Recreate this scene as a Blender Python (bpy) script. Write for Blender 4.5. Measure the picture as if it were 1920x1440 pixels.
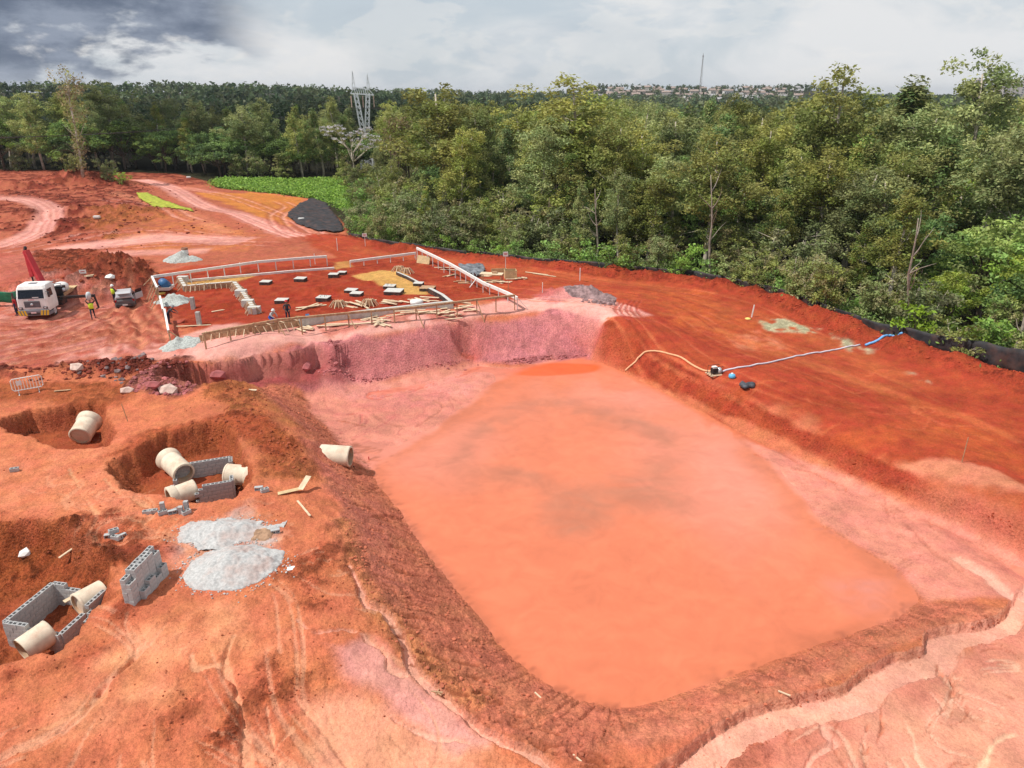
import bpy, bmesh, math, random
import numpy as np
from mathutils import Vector, Matrix

for o in list(bpy.data.objects):
    bpy.data.objects.remove(o)
SC = bpy.context.scene
COL = SC.collection
R = math.radians
random.seed(7)

# ------------------------------------------------------------------ camera, sky, sun, exposure
CAM_H, FPX, PITCH = 18.0, 1345.0, R(22.0)
cam_d = bpy.data.cameras.new('camera')
cam_d.sensor_width = 36.0
cam_d.lens = 36.0 * FPX / 1920.0
cam_d.clip_start, cam_d.clip_end = 0.5, 20000
cam = bpy.data.objects.new('camera', cam_d)
COL.objects.link(cam)
cam.location = (0, 0, CAM_H)
cam.rotation_euler = (R(90) - PITCH, 0, 0)
SC.camera = cam

SUN_EL, SUN_AZ = R(57), math.atan2(-0.97, -0.24)      # azimuth as compass angle of the sun (x, y)
sun_dir = Vector((-0.95, -0.26, 0)).normalized() * math.cos(SUN_EL) + Vector((0, 0, math.sin(SUN_EL)))
sd = bpy.data.lights.new('sun', 'SUN')
sd.energy, sd.angle, sd.color = 5.0, R(0.5), (1.0, 0.955, 0.88)
sun = bpy.data.objects.new('sun', sd)
COL.objects.link(sun)
sun.rotation_euler = sun_dir.to_track_quat('Z', 'Y').to_euler()
sun.location = (0, 0, 60)

world = bpy.data.worlds.new('World')
SC.world = world
world.use_nodes = True
SC.view_settings.view_transform = 'Standard'
SC.view_settings.look = 'None'
SC.view_settings.exposure = -0.17
SC.view_settings.gamma = 1.0
SC.view_settings.use_curve_mapping = False
try:
    SC.cycles.max_bounces = 6
    SC.cycles.transparent_max_bounces = 8
    SC.cycles.volume_bounces = 0
except Exception:
    pass


class NT:
    """short hand for node trees"""
    def __init__(s, tree):
        s.t, s.n, s.l = tree, tree.nodes, tree.links
        s.n.clear()
    def new(s, typ, **kw):
        nd = s.n.new(typ)
        for k, v in kw.items():
            if isinstance(k, str) and hasattr(nd, k):
                setattr(nd, k, v)
        return nd
    def set(s, sock, v):
        if v is None:
            return
        if isinstance(v, bpy.types.NodeSocket):
            s.l.new(v, sock)
        else:
            if hasattr(sock.default_value, '__len__') and not hasattr(v, '__len__'):
                v = (v,) * len(sock.default_value)
            if hasattr(sock.default_value, '__len__') and len(v) == 3 and len(sock.default_value) == 4:
                v = (*v, 1)
            sock.default_value = v
    def math(s, op, a, b=None, c=None, clamp=False):
        nd = s.new('ShaderNodeMath', operation=op, use_clamp=clamp)
        for i, v in enumerate((a, b, c)):
            if v is not None:
                s.set(nd.inputs[i], v)
        return nd.outputs[0]
    def mix(s, fac, a, b, blend='MIX'):
        nd = s.new('ShaderNodeMix', data_type='RGBA', blend_type=blend)
        s.set(nd.inputs[0], fac)
        s.set(nd.inputs[6], a)
        s.set(nd.inputs[7], b)
        return nd.outputs[2]
    def noise(s, vec, scale, detail=4, rough=.55, dist=0.0):
        nd = s.new('ShaderNodeTexNoise')
        s.set(nd.inputs['Vector'], vec)
        s.set(nd.inputs['Scale'], scale)
        s.set(nd.inputs['Detail'], detail)
        s.set(nd.inputs['Roughness'], rough)
        s.set(nd.inputs['Distortion'], dist)
        return nd.outputs[0]
    def ramp(s, fac, *stops):
        nd = s.new('ShaderNodeMapRange', interpolation_type='SMOOTHSTEP')
        s.set(nd.inputs[0], fac)
        s.set(nd.inputs[1], stops[0])
        s.set(nd.inputs[2], stops[1])
        s.set(nd.inputs[3], stops[2] if len(stops) > 2 else 0.0)
        s.set(nd.inputs[4], stops[3] if len(stops) > 3 else 1.0)
        return nd.outputs[0]


def build_sky():
    w = NT(world.node_tree)
    S = 0.1
    sky = w.new('ShaderNodeTexSky', sky_type='NISHITA')
    sky.sun_disc = False
    sky.sun_elevation = SUN_EL
    sky.sun_rotation = math.atan2(sun_dir.x, sun_dir.y)
    sky.altitude = 700
    sky.air_density, sky.dust_density, sky.ozone_density = 1.0, 2.5, 1.0
    tc = w.new('ShaderNodeTexCoord')
    sep = w.new('ShaderNodeSeparateXYZ')
    w.l.new(tc.outputs['Generated'], sep.inputs[0])
    X, Y, Z = sep.outputs
    zz = w.math('ADD', w.math('MAXIMUM', Z, 0.0), 0.09)
    cx, cy = w.math('DIVIDE', X, zz), w.math('DIVIDE', Y, zz)
    cmb = w.new('ShaderNodeCombineXYZ')
    w.set(cmb.inputs[0], cx); w.set(cmb.inputs[1], cy)
    P = cmb.outputs[0]
    dv = w.new('ShaderNodeCombineXYZ')
    w.set(dv.inputs[0], X); w.set(dv.inputs[1], Y); w.set(dv.inputs[2], w.math('MULTIPLY', Z, 2.6))
    D = dv.outputs[0]
    az = w.math('DIVIDE', X, w.math('MAXIMUM', Y, .05))
    base = w.mix(0.82, sky.outputs[0], (6.9, 7.7, 8.4, 1))          # high thin overcast veil
    veil = w.noise(D, 3.2, 7, .58, .5)
    base = w.mix(w.ramp(veil, .40, .62), base, (9.0, 9.1, 9.2, 1))
    n2 = w.noise(D, 5.0, 8, .56, .4)
    base = w.mix(w.math('MULTIPLY', w.ramp(n2, .52, .66), .42), base, (5.6, 6.4, 7.2, 1))
    left = w.ramp(az, -.62, -.24, 1.0, 0.0)
    n3 = w.noise(D, 8.5, 9, .60, .3)
    low = w.math('MULTIPLY', w.ramp(Z, .012, .03), w.ramp(Z, .05, .085, 1, 0))
    puff = w.ramp(n3, .49, .57)                                     # sunlit cumulus heads low on the left
    base = w.mix(w.math('MULTIPLY', puff, w.math('ADD', .28, w.math('MULTIPLY', w.math('MULTIPLY', left, low), .8))), base, (10.2, 9.9, 9.5, 1))
    n4 = w.noise(D, 6.0, 9, .55, .1)                               # the heavy dark bank above them
    cov = w.math('ADD', w.math('ADD', n4, w.math('MULTIPLY', left, .20)), w.math('MULTIPLY', w.math('MINIMUM', w.math('SUBTRACT', Z, .075), .10), 2.6))
    dark = w.math('MULTIPLY', w.ramp(cov, .50, .59), w.ramp(left, .0, .35))
    dark = w.math('MULTIPLY', dark, w.ramp(Z, .5, .9, 1, 0))
    dcol = w.mix(w.ramp(w.noise(D, 11.0, 6, .6), .35, .65), (1.5, 1.9, 2.7, 1), (3.3, 3.8, 4.8, 1))
    base = w.mix(dark, base, dcol)
    base = w.mix(w.ramp(Z, -.02, .03, .5, 0), base, (7.6, 8.1, 8.5, 1))
    bg = w.new('ShaderNodeBackground')
    w.set(bg.inputs[0], base)
    bg.inputs[1].default_value = S
    out = w.new('ShaderNodeOutputWorld')
    w.l.new(bg.outputs[0], out.inputs[0])
build_sky()

# ------------------------------------------------------------------ numpy noise
_rng = np.random.RandomState(11)
_TAB = _rng.rand(16, 256, 256).astype(np.float32)
def vnoise(x, y, seed=0):
    T = _TAB[seed % 16]
    ix, iy = np.floor(x).astype(np.int64), np.floor(y).astype(np.int64)
    fx, fy = (x - ix).astype(np.float32), (y - iy).astype(np.float32)
    fx, fy = fx * fx * (3 - 2 * fx), fy * fy * (3 - 2 * fy)
    ix0, ix1, iy0, iy1 = ix & 255, (ix + 1) & 255, iy & 255, (iy + 1) & 255
    a = T[ix0, iy0] * (1 - fx) + T[ix1, iy0] * fx
    b = T[ix0, iy1] * (1 - fx) + T[ix1, iy1] * fx
    return a * (1 - fy) + b * fy - 0.5
def fbm(x, y, s, octv=4, seed=0, gain=.5):
    v, a, f = 0.0, 1.0, 1.0 / s
    for k in range(octv):
        c, sn = math.cos(k * 1.1 + seed), math.sin(k * 1.1 + seed)
        v = v + a * vnoise((x * c - y * sn) * f + 17.3 * k + seed * 5.1, (x * sn + y * c) * f + 9.1 * k, seed + k)
        a *= gain; f *= 2.03
    return v
def sstep(x, a, b):
    t = np.clip((x - a) / (b - a), 0, 1)
    return t * t * (3 - 2 * t)

# ------------------------------------------------------------------ survey: photograph points on a level -> ground plan
CP, SP = math.cos(PITCH), math.sin(PITCH)
def ray(px, py):
    r, u = (px - 960) / FPX, (720 - py) / FPX
    return np.array([r, CP + u * SP, -SP + u * CP])
def lev(px, py, z):
    d = ray(px, py)
    t = (z - CAM_H) / d[2]
    return np.array([d[0] * t, d[1] * t, z])
def proj(p):
    x, y, z = p[0], p[1], p[2] - CAM_H
    dep = y * CP - z * SP
    return 960 + FPX * x / dep, 720 - FPX * (y * SP + z * CP) / dep, dep

def dense(pts, step=22):
    out = []
    for a, b in zip(pts[:-1], pts[1:]):
        n = max(1, int(math.hypot(b[0] - a[0], b[1] - a[1]) / step))
        for i in range(n):
            t = i / n
            out.append(tuple(a[k] * (1 - t) + b[k] * t for k in range(3)))
    out.append(tuple(pts[-1]))
    return out

WATER_Z = -2.6
EDGE = [(640, 440), (720, 455), (850, 472), (1000, 487), (1150, 500), (1300, 517), (1420, 540), (1530, 575), (1620, 608), (1700, 630), (1800, 660), (1920, 698), (2040, 745)]
CREST_R = [(1130, 620, -.1), (1223, 655, -.9), (1315, 706, -1.1), (1406, 751, -1.2), (1498, 793, -1.2), (1590, 838, -1.2), (1681, 880, -1.2), (1755, 912, -1.2), (1819, 944, -1.1), (1920, 985, -1.0), (2050, 1040, -1.0)]
TOE_R = [(1111, 668, -2.6), (1173, 700, -2.6), (1260, 741, -2.58), (1361, 794, -2.55), (1475, 842, -2.45), (1567, 884, -2.38), (1658, 930, -2.32), (1773, 968, -2.3), (1865, 1012, -2.2), (1920, 1036, -2.15), (2050, 1090, -2.1)]
CREST_L = [(425, 692, .3), (480, 735, .3), (540, 790, .2), (584, 830, -.2), (606, 862, -1.0), (610, 888, -.7), (640, 960, -.2), (655, 1050, -.3), (690, 1130, -.5), (745, 1220, -.8), (812, 1300, -1.25), (900, 1360, -1.5), (1000, 1410, -1.7), (1100, 1445, -1.8)]
TOE_L = [(560, 725, -2.0), (600, 785, -2.4), (640, 828, -2.5), (690, 872, -2.58), (703, 903, -2.6), (735, 942, -2.6), (760, 978, -2.6), (800, 1040, -2.6), (850, 1100, -2.6), (900, 1160, -2.6), (950, 1225, -2.6), (1020, 1280, -2.6), (1100, 1318, -2.6), (1180, 1330, -2.6), (1260, 1308, -2.6), (1400, 1258, -2.6), (1550, 1203, -2.6), (1680, 1160, -2.6), (1730, 1130, -2.58)]
BERM_B = [(1180, 1392, -1.95), (1300, 1366, -1.95), (1400, 1326, -2.0), (1500, 1286, -2.05), (1600, 1236, -2.1), (1700, 1195, -2.12), (1800, 1160, -2.12), (1875, 1142, -2.12)]
CLIFF_T = [(345, 662, .55), (395, 681, .55), (450, 674, .55), (475, 663, .55), (565, 654, .55), (588, 645, .55), (622, 648, .55), (700, 629, .58), (810, 612, .6), (885, 600, .6), (960, 585, .6), (1040, 579, .6), (1108, 590, .5), (1130, 608, .2)]
CLIFF_B = [(640, 710, -2.3), (690, 718, -2.3), (780, 704, -2.3), (830, 692, -2.3), (885, 674, -2.3), (960, 684, -2.5), (1040, 673, -2.52), (1100, 666, -2.58)]
ctrl = []
for L in (CREST_R, TOE_R, CREST_L, TOE_L, BERM_B, CLIFF_T, CLIFF_B):
    ctrl += [lev(*p) for p in dense(L)]
for a, b, c in dense([(400, 680, .55), (450, 674, .55), (475, 663, .55), (565, 654, .55), (588, 645, .55), (615, 648, .55)], 12):
    q = lev(a, b, c); ctrl.append(q + np.array([.1, -.55, -1.55])); ctrl.append(q + np.array([.3, -1.6, -1.8]))
WSHORE = [(960, 692), (930, 716), (880, 760), (820, 800), (750, 842)]
WSHORE_R = [(1725, 1125), (1690, 1080), (1610, 1030), (1545, 992), (1480, 905), (1400, 850)]
ctrl += [lev(a, b, -2.6) for a, b in WSHORE + WSHORE_R]
for a, b in [(1050, 720), (1000, 800), (1150, 780), (900, 860), (1100, 900), (1300, 900), (1000, 1000), (850, 950), (1200, 1050), (1400, 1050), (1000, 1150), (1200, 1200), (1400, 1150), (1560, 1120), (1100, 1270)]:
    ctrl.append(lev(a, b, -3.3))
for a, b, z in [(640, 750, -2.4), (700, 770, -2.42), (760, 740, -2.38), (850, 720, -2.36), (660, 800, -2.5), (800, 780, -2.47), (900, 700, -2.38), (720, 820, -2.5), (770, 800, -2.5),
                (1780, 1000, -2.25), (1830, 1030, -2.2), (1740, 985, -2.3), (1880, 1070, -2.2), (1600, 950, -2.42), (1560, 930, -2.44), (1500, 885, -2.48), (1660, 990, -2.4), (1700, 1040, -2.42), (1450, 850, -2.5), (1750, 1030, -2.36), (1850, 1080, -2.3), (1780, 1110, -2.35), (1900, 1120, -2.3), (2000, 1120, -2.2),
                (1400, 650, -1), (1600, 720, -1), (1800, 820, -1), (1300, 620, -.6), (1500, 620, -.8), (1920, 900, -.9), (1700, 780, -1), (1200, 600, -.1), (2050, 850, -.9),
                (1000, 520, .1), (1100, 560, .3), (1250, 575, -.2), (1200, 540, .1),
                (400, 610, .6), (500, 560, .5), (700, 520, .45), (900, 545, .55), (700, 600, .6), (1000, 570, .6), (300, 520, .3), (620, 480, .3), (800, 490, .4), (330, 620, .5), (560, 630, .6), (850, 600, .6),
                (1600, 1440, -2.0), (1920, 1440, -1.95), (1800, 1300, -2.15), (1920, 1250, -2.2), (2000, 1300, -2.2), (1400, 1440, -2.1), (1250, 1480, -2.0), (1700, 1380, -2.05),
                (0, 1440, -.5), (300, 1440, -.8), (600, 1440, -1.35), (800, 1440, -1.65), (0, 1300, -.3), (300, 1250, -.3), (500, 1200, -.4), (500, 1050, -.1), (300, 1000, 0), (400, 960, 0), (560, 1000, -.05), (580, 1300, -.95), (-150, 1300, -.2), (-150, 1000, .1),
                (0, 900, 0), (200, 880, .1), (0, 720, 0), (200, 640, 0), (100, 600, 0), (0, 560, 0), (200, 700, .1), (300, 700, .1), (-100, 620, .1), (330, 780, .35), (100, 870, .1), (270, 770, .2), (500, 880, .0), (540, 920, -.1),
                (300, 450, .2), (0, 450, .2), (150, 400, .6), (0, 380, .7), (300, 390, .8), (450, 400, .3), (600, 440, .2), (400, 350, .3), (250, 330, .3), (100, 335, 1.2), (0, 325, 1.2), (-150, 325, 1.), (-150, 450, .4), (500, 360, -.6), (620, 370, -1.2), (600, 400, -1.3)]:
    ctrl.append(lev(a, b, z))
# the outer berm along the wood, its foot inside and the drop outside
BF = [(720, 468), (850, 487), (1000, 505), (1150, 522), (1300, 545), (1420, 574), (1530, 607), (1640, 650), (1760, 700), (1920, 765), (2060, 820)]
ctrl += [lev(*p) for p in dense([(a, b, .1 if a < 1100 else -.4 if a < 1450 else -.85) for a, b in BF], 30)]
edge_w = [lev(a, b, .45 if a < 1200 else .2) for a, b in EDGE]
for p in [q for q in dense([tuple(e) for e in edge_w], 2.5)]:
    ctrl.append(np.array(p))
edge_out = []
for i, p in enumerate(edge_w):
    a, b = edge_w[max(0, i - 1)], edge_w[min(len(edge_w) - 1, i + 1)]
    t = (b - a)[:2]; t /= np.hypot(*t)
    n = np.array([-t[1], t[0]])
    if n[1] < 0: n = -n
    edge_out.append(n)
    for d, z in ((2.2, -1.3), (8, -2.0), (25, -2.0)):
        ctrl.append(np.array([p[0] + n[0] * d, p[1] + n[1] * d, z]))
for x, y, z in [(-150, 230, 0), (-150, 60, .3), (-60, 230, -1), (20, 230, -2), (110, 230, -2), (110, 40, -2), (-80, 8, 0), (-20, 6, -.5), (20, 6, -2), (60, 8, -1.8), (110, 120, -2), (-150, 150, .5), (40, 150, -2), (-150, 8, 0), (110, 8, -1.6)]:
    ctrl.append(np.array([x, y, z], float))
ctrl = np.array(ctrl)
_, ui = np.unique(np.round(ctrl[:, :2] / .12).astype(int), axis=0, return_index=True)
ctrl = ctrl[ui]
def _rbf():
    A = np.hypot(ctrl[:, None, 0] - ctrl[None, :, 0], ctrl[:, None, 1] - ctrl[None, :, 1])
    n = len(ctrl)
    M = np.zeros((n + 1, n + 1)); M[:n, :n] = A + np.eye(n) * -0.02; M[:n, n] = 1; M[n, :n] = 1
    sol = np.linalg.solve(M, np.append(ctrl[:, 2], 0))
    return sol[:n].astype(np.float32), sol[n]
WT, W0 = _rbf()
BX0, BX1, BY0, BY1, BS = -150.0, 110.0, 5.0, 232.0, 0.4
gx, gy = np.arange(BX0, BX1 + .01, BS), np.arange(BY0, BY1 + .01, BS)
def _base_grid():
    out = np.zeros((len(gy), len(gx)), np.float32)
    cx, cy = ctrl[:, 0].astype(np.float32), ctrl[:, 1].astype(np.float32)
    gxf = gx.astype(np.float32)
    dx2 = (gxf[:, None] - cx[None]) ** 2
    for j, y in enumerate(gy.astype(np.float32)):
        out[j] = np.sqrt(dx2 + (y - cy)[None] ** 2) @ WT + W0
    return out
BASE = _base_grid()
def bsample(x, y):
    fx = np.clip((x - BX0) / BS, 0, len(gx) - 1.001); fy = np.clip((y - BY0) / BS, 0, len(gy) - 1.001)
    ix, iy = fx.astype(int), fy.astype(int)
    fx, fy = fx - ix, fy - iy
    return (BASE[iy, ix] * (1 - fx) + BASE[iy, ix + 1] * fx) * (1 - fy) + (BASE[iy + 1, ix] * (1 - fx) + BASE[iy + 1, ix + 1] * fx) * fy
def march(px, py, fn):
    d = ray(px, py)
    if d[2] > -.012: d[2] = -.012
    t = np.arange(12, 330, .12)
    z = CAM_H + d[2] * t
    hit = np.nonzero(z < fn(d[0] * t, d[1] * t))[0]
    tt = t[hit[0]] if len(hit) else -CAM_H / d[2]
    return np.array([d[0] * tt, d[1] * tt, CAM_H + d[2] * tt])
def B(px, py):
    return march(px, py, bsample)[:2]
def BP(pts):
    return np.array([B(a, b) for a, b in pts])
# ------------------------------------------------------------------ the ground sheet
NR, NC = 860, 840
ys = np.concatenate([9.0 * (215 / 9.0) ** (np.arange(NR) / (NR - 1)), 215 * (9000 / 215.0) ** (np.arange(1, 61) / 60.0)])
us = np.linspace(-1, 1, NC)
us = us * (0.75 + .25 * us ** 2)
def hwid(y):
    return 0.74 * (0.927 * y + 6.8) * 1.02 + 8
GXm = (hwid(ys)[:, None] * us[None]).astype(np.float64)
GYm = np.repeat(ys[:, None], NC, 1)
shape = GXm.shape
X, Y = GXm.ravel(), GYm.ravel()
near = Y < 225
Z = np.where(near, bsample(X, Y), 0)
def far_h(x, y):
    d = np.hypot(x, y)
    a = np.arctan2(x, y)
    h = -2 + 12 * sstep(d, 350, 900) * sstep(-a, -.1, .35) + 10 * sstep(d, 700, 1500)
    h = h + sstep(d, 300, 900) * 10 * fbm(x, y, 420, 3, 3)
    h = h + 16 * sstep(d, 1000, 1500) * sstep(a, .02, .12) * sstep(-a, -.45, -.36)       # the town's hill
    return h
fw = sstep(Y, 205, 260)
Z = Z * (1 - fw) + far_h(X, Y) * fw

def psdf(poly, margin=6.0):
    """signed distance to polygon, positive inside; far points get -margin"""
    poly = np.asarray(poly)
    lo, hi = poly.min(0) - margin, poly.max(0) + margin
    idx = np.nonzero((X > lo[0]) & (X < hi[0]) & (Y > lo[1]) & (Y < hi[1]))[0]
    x, y = X[idx], Y[idx]
    d2 = np.full(len(idx), 1e9); ins = np.zeros(len(idx), bool)
    n = len(poly)
    for i in range(n):
        a, b = poly[i], poly[(i + 1) % n]
        ex, ey = b - a
        wx, wy = x - a[0], y - a[1]
        t = np.clip((wx * ex + wy * ey) / (ex * ex + ey * ey + 1e-9), 0, 1)
        d2 = np.minimum(d2, (wx - ex * t) ** 2 + (wy - ey * t) ** 2)
        c = (a[1] > y) != (b[1] > y)
        xi = a[0] + (y - a[1]) / (b[1] - a[1] + 1e-12) * ex
        ins ^= c & (x < xi)
    d = np.sqrt(d2)
    return idx, np.where(ins, d, -d)
def pline(pts, margin):
    """distance to polyline, signed lateral offset, share of the way along"""
    pts = np.asarray(pts)
    lo, hi = pts.min(0) - margin, pts.max(0) + margin
    idx = np.nonzero((X > lo[0]) & (X < hi[0]) & (Y > lo[1]) & (Y < hi[1]))[0]
    x, y = X[idx], Y[idx]
    best = np.full(len(idx), 1e9); sg = np.zeros(len(idx)); al = np.zeros(len(idx))
    L = np.concatenate([[0], np.cumsum(np.hypot(*np.diff(pts, axis=0).T))])
    for i in range(len(pts) - 1):
        a, b = pts[i], pts[i + 1]
        e = b - a; l2 = e @ e + 1e-9
        wx, wy = x - a[0], y - a[1]
        t = np.clip((wx * e[0] + wy * e[1]) / l2, 0, 1)
        d = np.hypot(wx - e[0] * t, wy - e[1] * t)
        m = d < best
        best = np.where(m, d, best)
        sg = np.where(m, np.sign(e[0] * wy - e[1] * wx), sg)
        al = np.where(m, (L[i] + t * math.sqrt(l2)) / L[-1], al)
    return idx, best, best * sg, al
def smooth_line(pts, n=6):
    """Catmull-Rom through plan points"""
    P = [np.asarray(p, float) for p in pts]
    P = [2 * P[0] - P[1]] + P + [2 * P[-1] - P[-2]]
    out = []
    for i in range(1, len(P) - 2):
        for k in range(n):
            t = k / n
            a, b, c, d = P[i - 1], P[i], P[i + 1], P[i + 2]
            out.append(.5 * ((2 * b) + (c - a) * t + (2 * a - 5 * b + 4 * c - d) * t * t + (3 * b - a - 3 * c + d) * t ** 3))
    out.append(P[-2])
    return np.array(out)

wn1 = fbm(X, Y, 3.0, 4, 1).astype(np.float64)            # warps for soil borders
wn2 = fbm(X, Y, .9, 3, 2).astype(np.float64)
wn3 = fbm(X, Y, .35, 3, 8).astype(np.float64)
big = fbm(X, Y, 9.0, 4, 5).astype(np.float64)

# soil colours (dry, unlit)
RED, ORANGE, PEACH = (.38, .062, .027), (.585, .175, .086), (.64, .25, .145)
DRED, BROWN, MAUVE = (.21, .036, .020), (.58, .185, .105), (.60, .205, .205)
MUD, PINK, SAND, OCHRE = (.66, .235, .165), (.70, .34, .285), (.62, .36, .11), (.62, .225, .095)
GREY, LEAFM = (.50, .49, .46), (.035, .032, .015)
Cc = np.tile(np.array(ORANGE), (len(X), 1)).astype(np.float32)
Rg = np.full(len(X), .35)                                # how cloddy
Wt = np.zeros(len(X))                                    # how damp and glossy
def tint(idx, m, col):
    m = np.clip(m, 0, 1)[:, None]
    Cc[idx] = Cc[idx] * (1 - m) + np.array(col, np.float32) * m
def zone(px, col, soft=.5, amt=1.0, warp=.8, rough=None, wet=None, ragged=0.0):
    poly = BP(px)
    idx, sd_ = psdf(poly, 4 + soft)
    m = sstep(sd_ + warp * wn1[idx] * 1.6 + .35 * warp * wn2[idx], -soft, soft) * amt
    if ragged:
        m = m * sstep(wn2[idx] + .6 * wn1[idx], -ragged, ragged * .6)
    tint(idx, m, col)
    if rough is not None: Rg[idx] = Rg[idx] * (1 - m) + rough * m
    if wet is not None: Wt[idx] = Wt[idx] * (1 - m) + wet * m
    return idx, m
def stroke(px, w, col, amt=1.0, soft=.5, rough=None, depth=0.0, wob=.3, lo=.0, wet=None):
    ln = smooth_line(BP(px))
    idx, d, s, al = pline(ln, w * 2 + soft + .5)
    d = d + wob * (wn1[idx] * .7 + wn2[idx] * .7) * min(w, 2)
    m = sstep(d, w + soft, max(0, w - soft)) * amt * sstep(al, 0, .03 + lo) * sstep(1 - al, 0, .03 + lo)
    if col is not None: tint(idx, m, col)
    if depth: Z[idx] -= depth * sstep(d, w, w * .5) * sstep(al, 0, .05) * sstep(1 - al, 0, .05)
    if rough is not None: Rg[idx] = Rg[idx] * (1 - m) + rough * m
    if wet is not None: Wt[idx] = Wt[idx] * (1 - m) + wet * m
def ruts(px, depth=.07, gauge=.95, w=.28, col=PEACH, amt=.55):
    ln = smooth_line(BP(px))
    idx, d, s, al = pline(ln, 2.2)
    r = np.exp(-((np.abs(s) - gauge) / w) ** 2) * sstep(al, 0, .06) * sstep(1 - al, 0, .06)
    rim = np.exp(-((np.abs(s) - gauge - w * 1.9) / (w * .8)) ** 2) + np.exp(-((np.abs(s) - gauge + w * 1.9) / (w * .8)) ** 2)
    Z[idx] += -depth * r + depth * .55 * rim * (.5 + wn3[idx]) * sstep(al, 0, .06) * sstep(1 - al, 0, .06)
    tint(idx, np.clip(rim, 0, 1) * amt * .7 * sstep(al, 0, .06), (.33, .07, .04)); tint(idx, r * amt * (.75 + .9 * wn2[idx]), col)
def mound(px, py, rx, ry, h, rot=0, p=1.0, lump=.25, seed=0, col=None, rough=None):
    c = B(px, py)
    dx, dy = X - c[0], Y - c[1]
    cs, sn = math.cos(rot), math.sin(rot)
    u, v = (dx * cs + dy * sn) / rx, (-dx * sn + dy * cs) / ry
    idx = np.nonzero(u * u + v * v < 2.2)[0]
    rr = np.sqrt(u[idx] ** 2 + v[idx] ** 2) + .22 * wn1[idx]
    f = np.clip(1 - rr, 0, 1) ** p
    f = f * (2 - f) if p == 1 else f
    Z[idx] += h * f * (1 + lump * (.7 * wn2[idx] + .5 * wn3[idx]))
    if col is not None: tint(idx, sstep(f, .0, .18), col)
    if rough is not None: Rg[idx] = np.maximum(Rg[idx], rough * sstep(f, 0, .25))
    return c

# --- soil zones, far to near
back = [(-200, 318), (420, 318), (640, 440), (620, 480), (290, 510), (-200, 560)]
zone(back, (.44, .125, .07), 1.0)
for pz in ([(-50, 380), (40, 345), (160, 340), (250, 350), (330, 390), (250, 420), (120, 440), (0, 440)],
           [(100, 380), (230, 385), (270, 425), (200, 470), (90, 440)], [(300, 325), (380, 322), (440, 345), (330, 348)],
           [(0, 318), (330, 318), (300, 336), (0, 340)]):
    zone(pz, DRED, 1.6, .8, 2.2, .9, ragged=.35)
zone([(180, 390), (340, 400), (480, 440), (460, 470), (240, 470), (170, 430)], (.52, .17, .06), 1.2, .8, 1.5, ragged=.6)
stroke([(-60, 505), (60, 482), (170, 462), (330, 448), (470, 452)], 2.6, PINK, .85, 1.2, .12)
stroke([(-60, 540), (60, 500), (200, 478), (400, 470)], 1.6, PINK, .6, 1.0, .2)
stroke([(-40, 370), (50, 375), (95, 395), (85, 425), (20, 455), (-60, 470)], 1.8, PINK, .9, .9, .1, .15)
stroke([(262, 336), (320, 352), (380, 385), (450, 402), (520, 432), (560, 446)], 1.8, PINK, .9, 1.0, .1, .1)
stroke([(330, 350), (420, 366), (490, 390), (560, 415), (600, 440)], 1.4, (.62, .24, .16), .8, 1.0, .1, .1)
stroke([(210, 360), (290, 382), (370, 410), (430, 440)], 1.3, PEACH, .5, 1.0)
zone([(370, 362), (480, 362), (565, 372), (575, 385), (535, 400), (545, 425), (470, 400)], (.55, .20, .045), .9, .9, 1.2, .15)
for l in ([(270, 338), (330, 354), (385, 386), (452, 404), (525, 434), (565, 450)], [(345, 352), (430, 368), (500, 392), (580, 428), (630, 452)],
          [(-40, 366), (60, 372), (102, 396), (90, 428), (20, 460), (-60, 476)], [(-40, 520), (80, 490), (200, 468), (380, 455), (520, 458)],
          [(-40, 480), (120, 452), (300, 436), (460, 446)], [(190, 372), (280, 388), (370, 415)], [(520, 376), (545, 388), (520, 402), (530, 425), (575, 445)]):
    ruts(l, .12, 1.0, .3, PINK, .6)

# red fill of the plot and of everything right of it
zone([(560, 452), (640, 440), (850, 470), (1150, 500), (1420, 540), (1620, 606), (1920, 696), (2060, 740), (2060, 1045), (1920, 988), (1755, 916), (1590, 842), (1406, 755), (1315, 710), (1223, 659), (1116, 622), (1000, 560), (860, 575), (560, 605), (370, 625), (290, 580), (288, 510), (620, 482)], RED, .7, 1, .9, .22)
zone([(300, 520), (620, 492), (790, 480), (880, 520), (940, 560), (850, 572), (560, 600), (440, 600), (330, 620)], (.31, .042, .018), .5, .8, .8, .5, ragged=.5)
for c, l in ((.7, [(640, 462), (850, 492), (1000, 512), (1200, 535), (1400, 590), (1560, 650), (1750, 740)]), (.35, [(1000, 530), (1200, 560), (1330, 610), (1480, 690)]),
             (.4, [(1180, 545), (1300, 575), (1450, 640), (1620, 720), (1800, 830)])):
    stroke(l, 1.3, (.52, .14, .05), c * .6, 1.0)
zone([(1200, 535), (1300, 550), (1420, 610), (1400, 660), (1250, 600)], (.50, .11, .032), 1.2, .6, 2, ragged=.6)
zone([(1600, 830), (1700, 790), (1920, 830), (1960, 880), (1800, 850)], (.48, .10, .03), 1.2, .5, 1.5)
zone([(1690, 880), (1730, 860), (1850, 880), (1960, 920), (1960, 950), (1800, 915)], PEACH, .5, .75, .8)
zone([(1360, 625), (1420, 620), (1460, 650), (1400, 668)], PEACH, .6, .55, 1.0, ragged=.4)
zone([(1420, 598), (1470, 600), (1500, 622), (1440, 620)], (.50, .47, .30), .4, .95, .8, .6, ragged=.35)
zone([(1485, 612), (1540, 620), (1650, 655), (1630, 668), (1540, 640)], (.50, .47, .30), .4, .95, .8, .6, ragged=.35)
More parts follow.
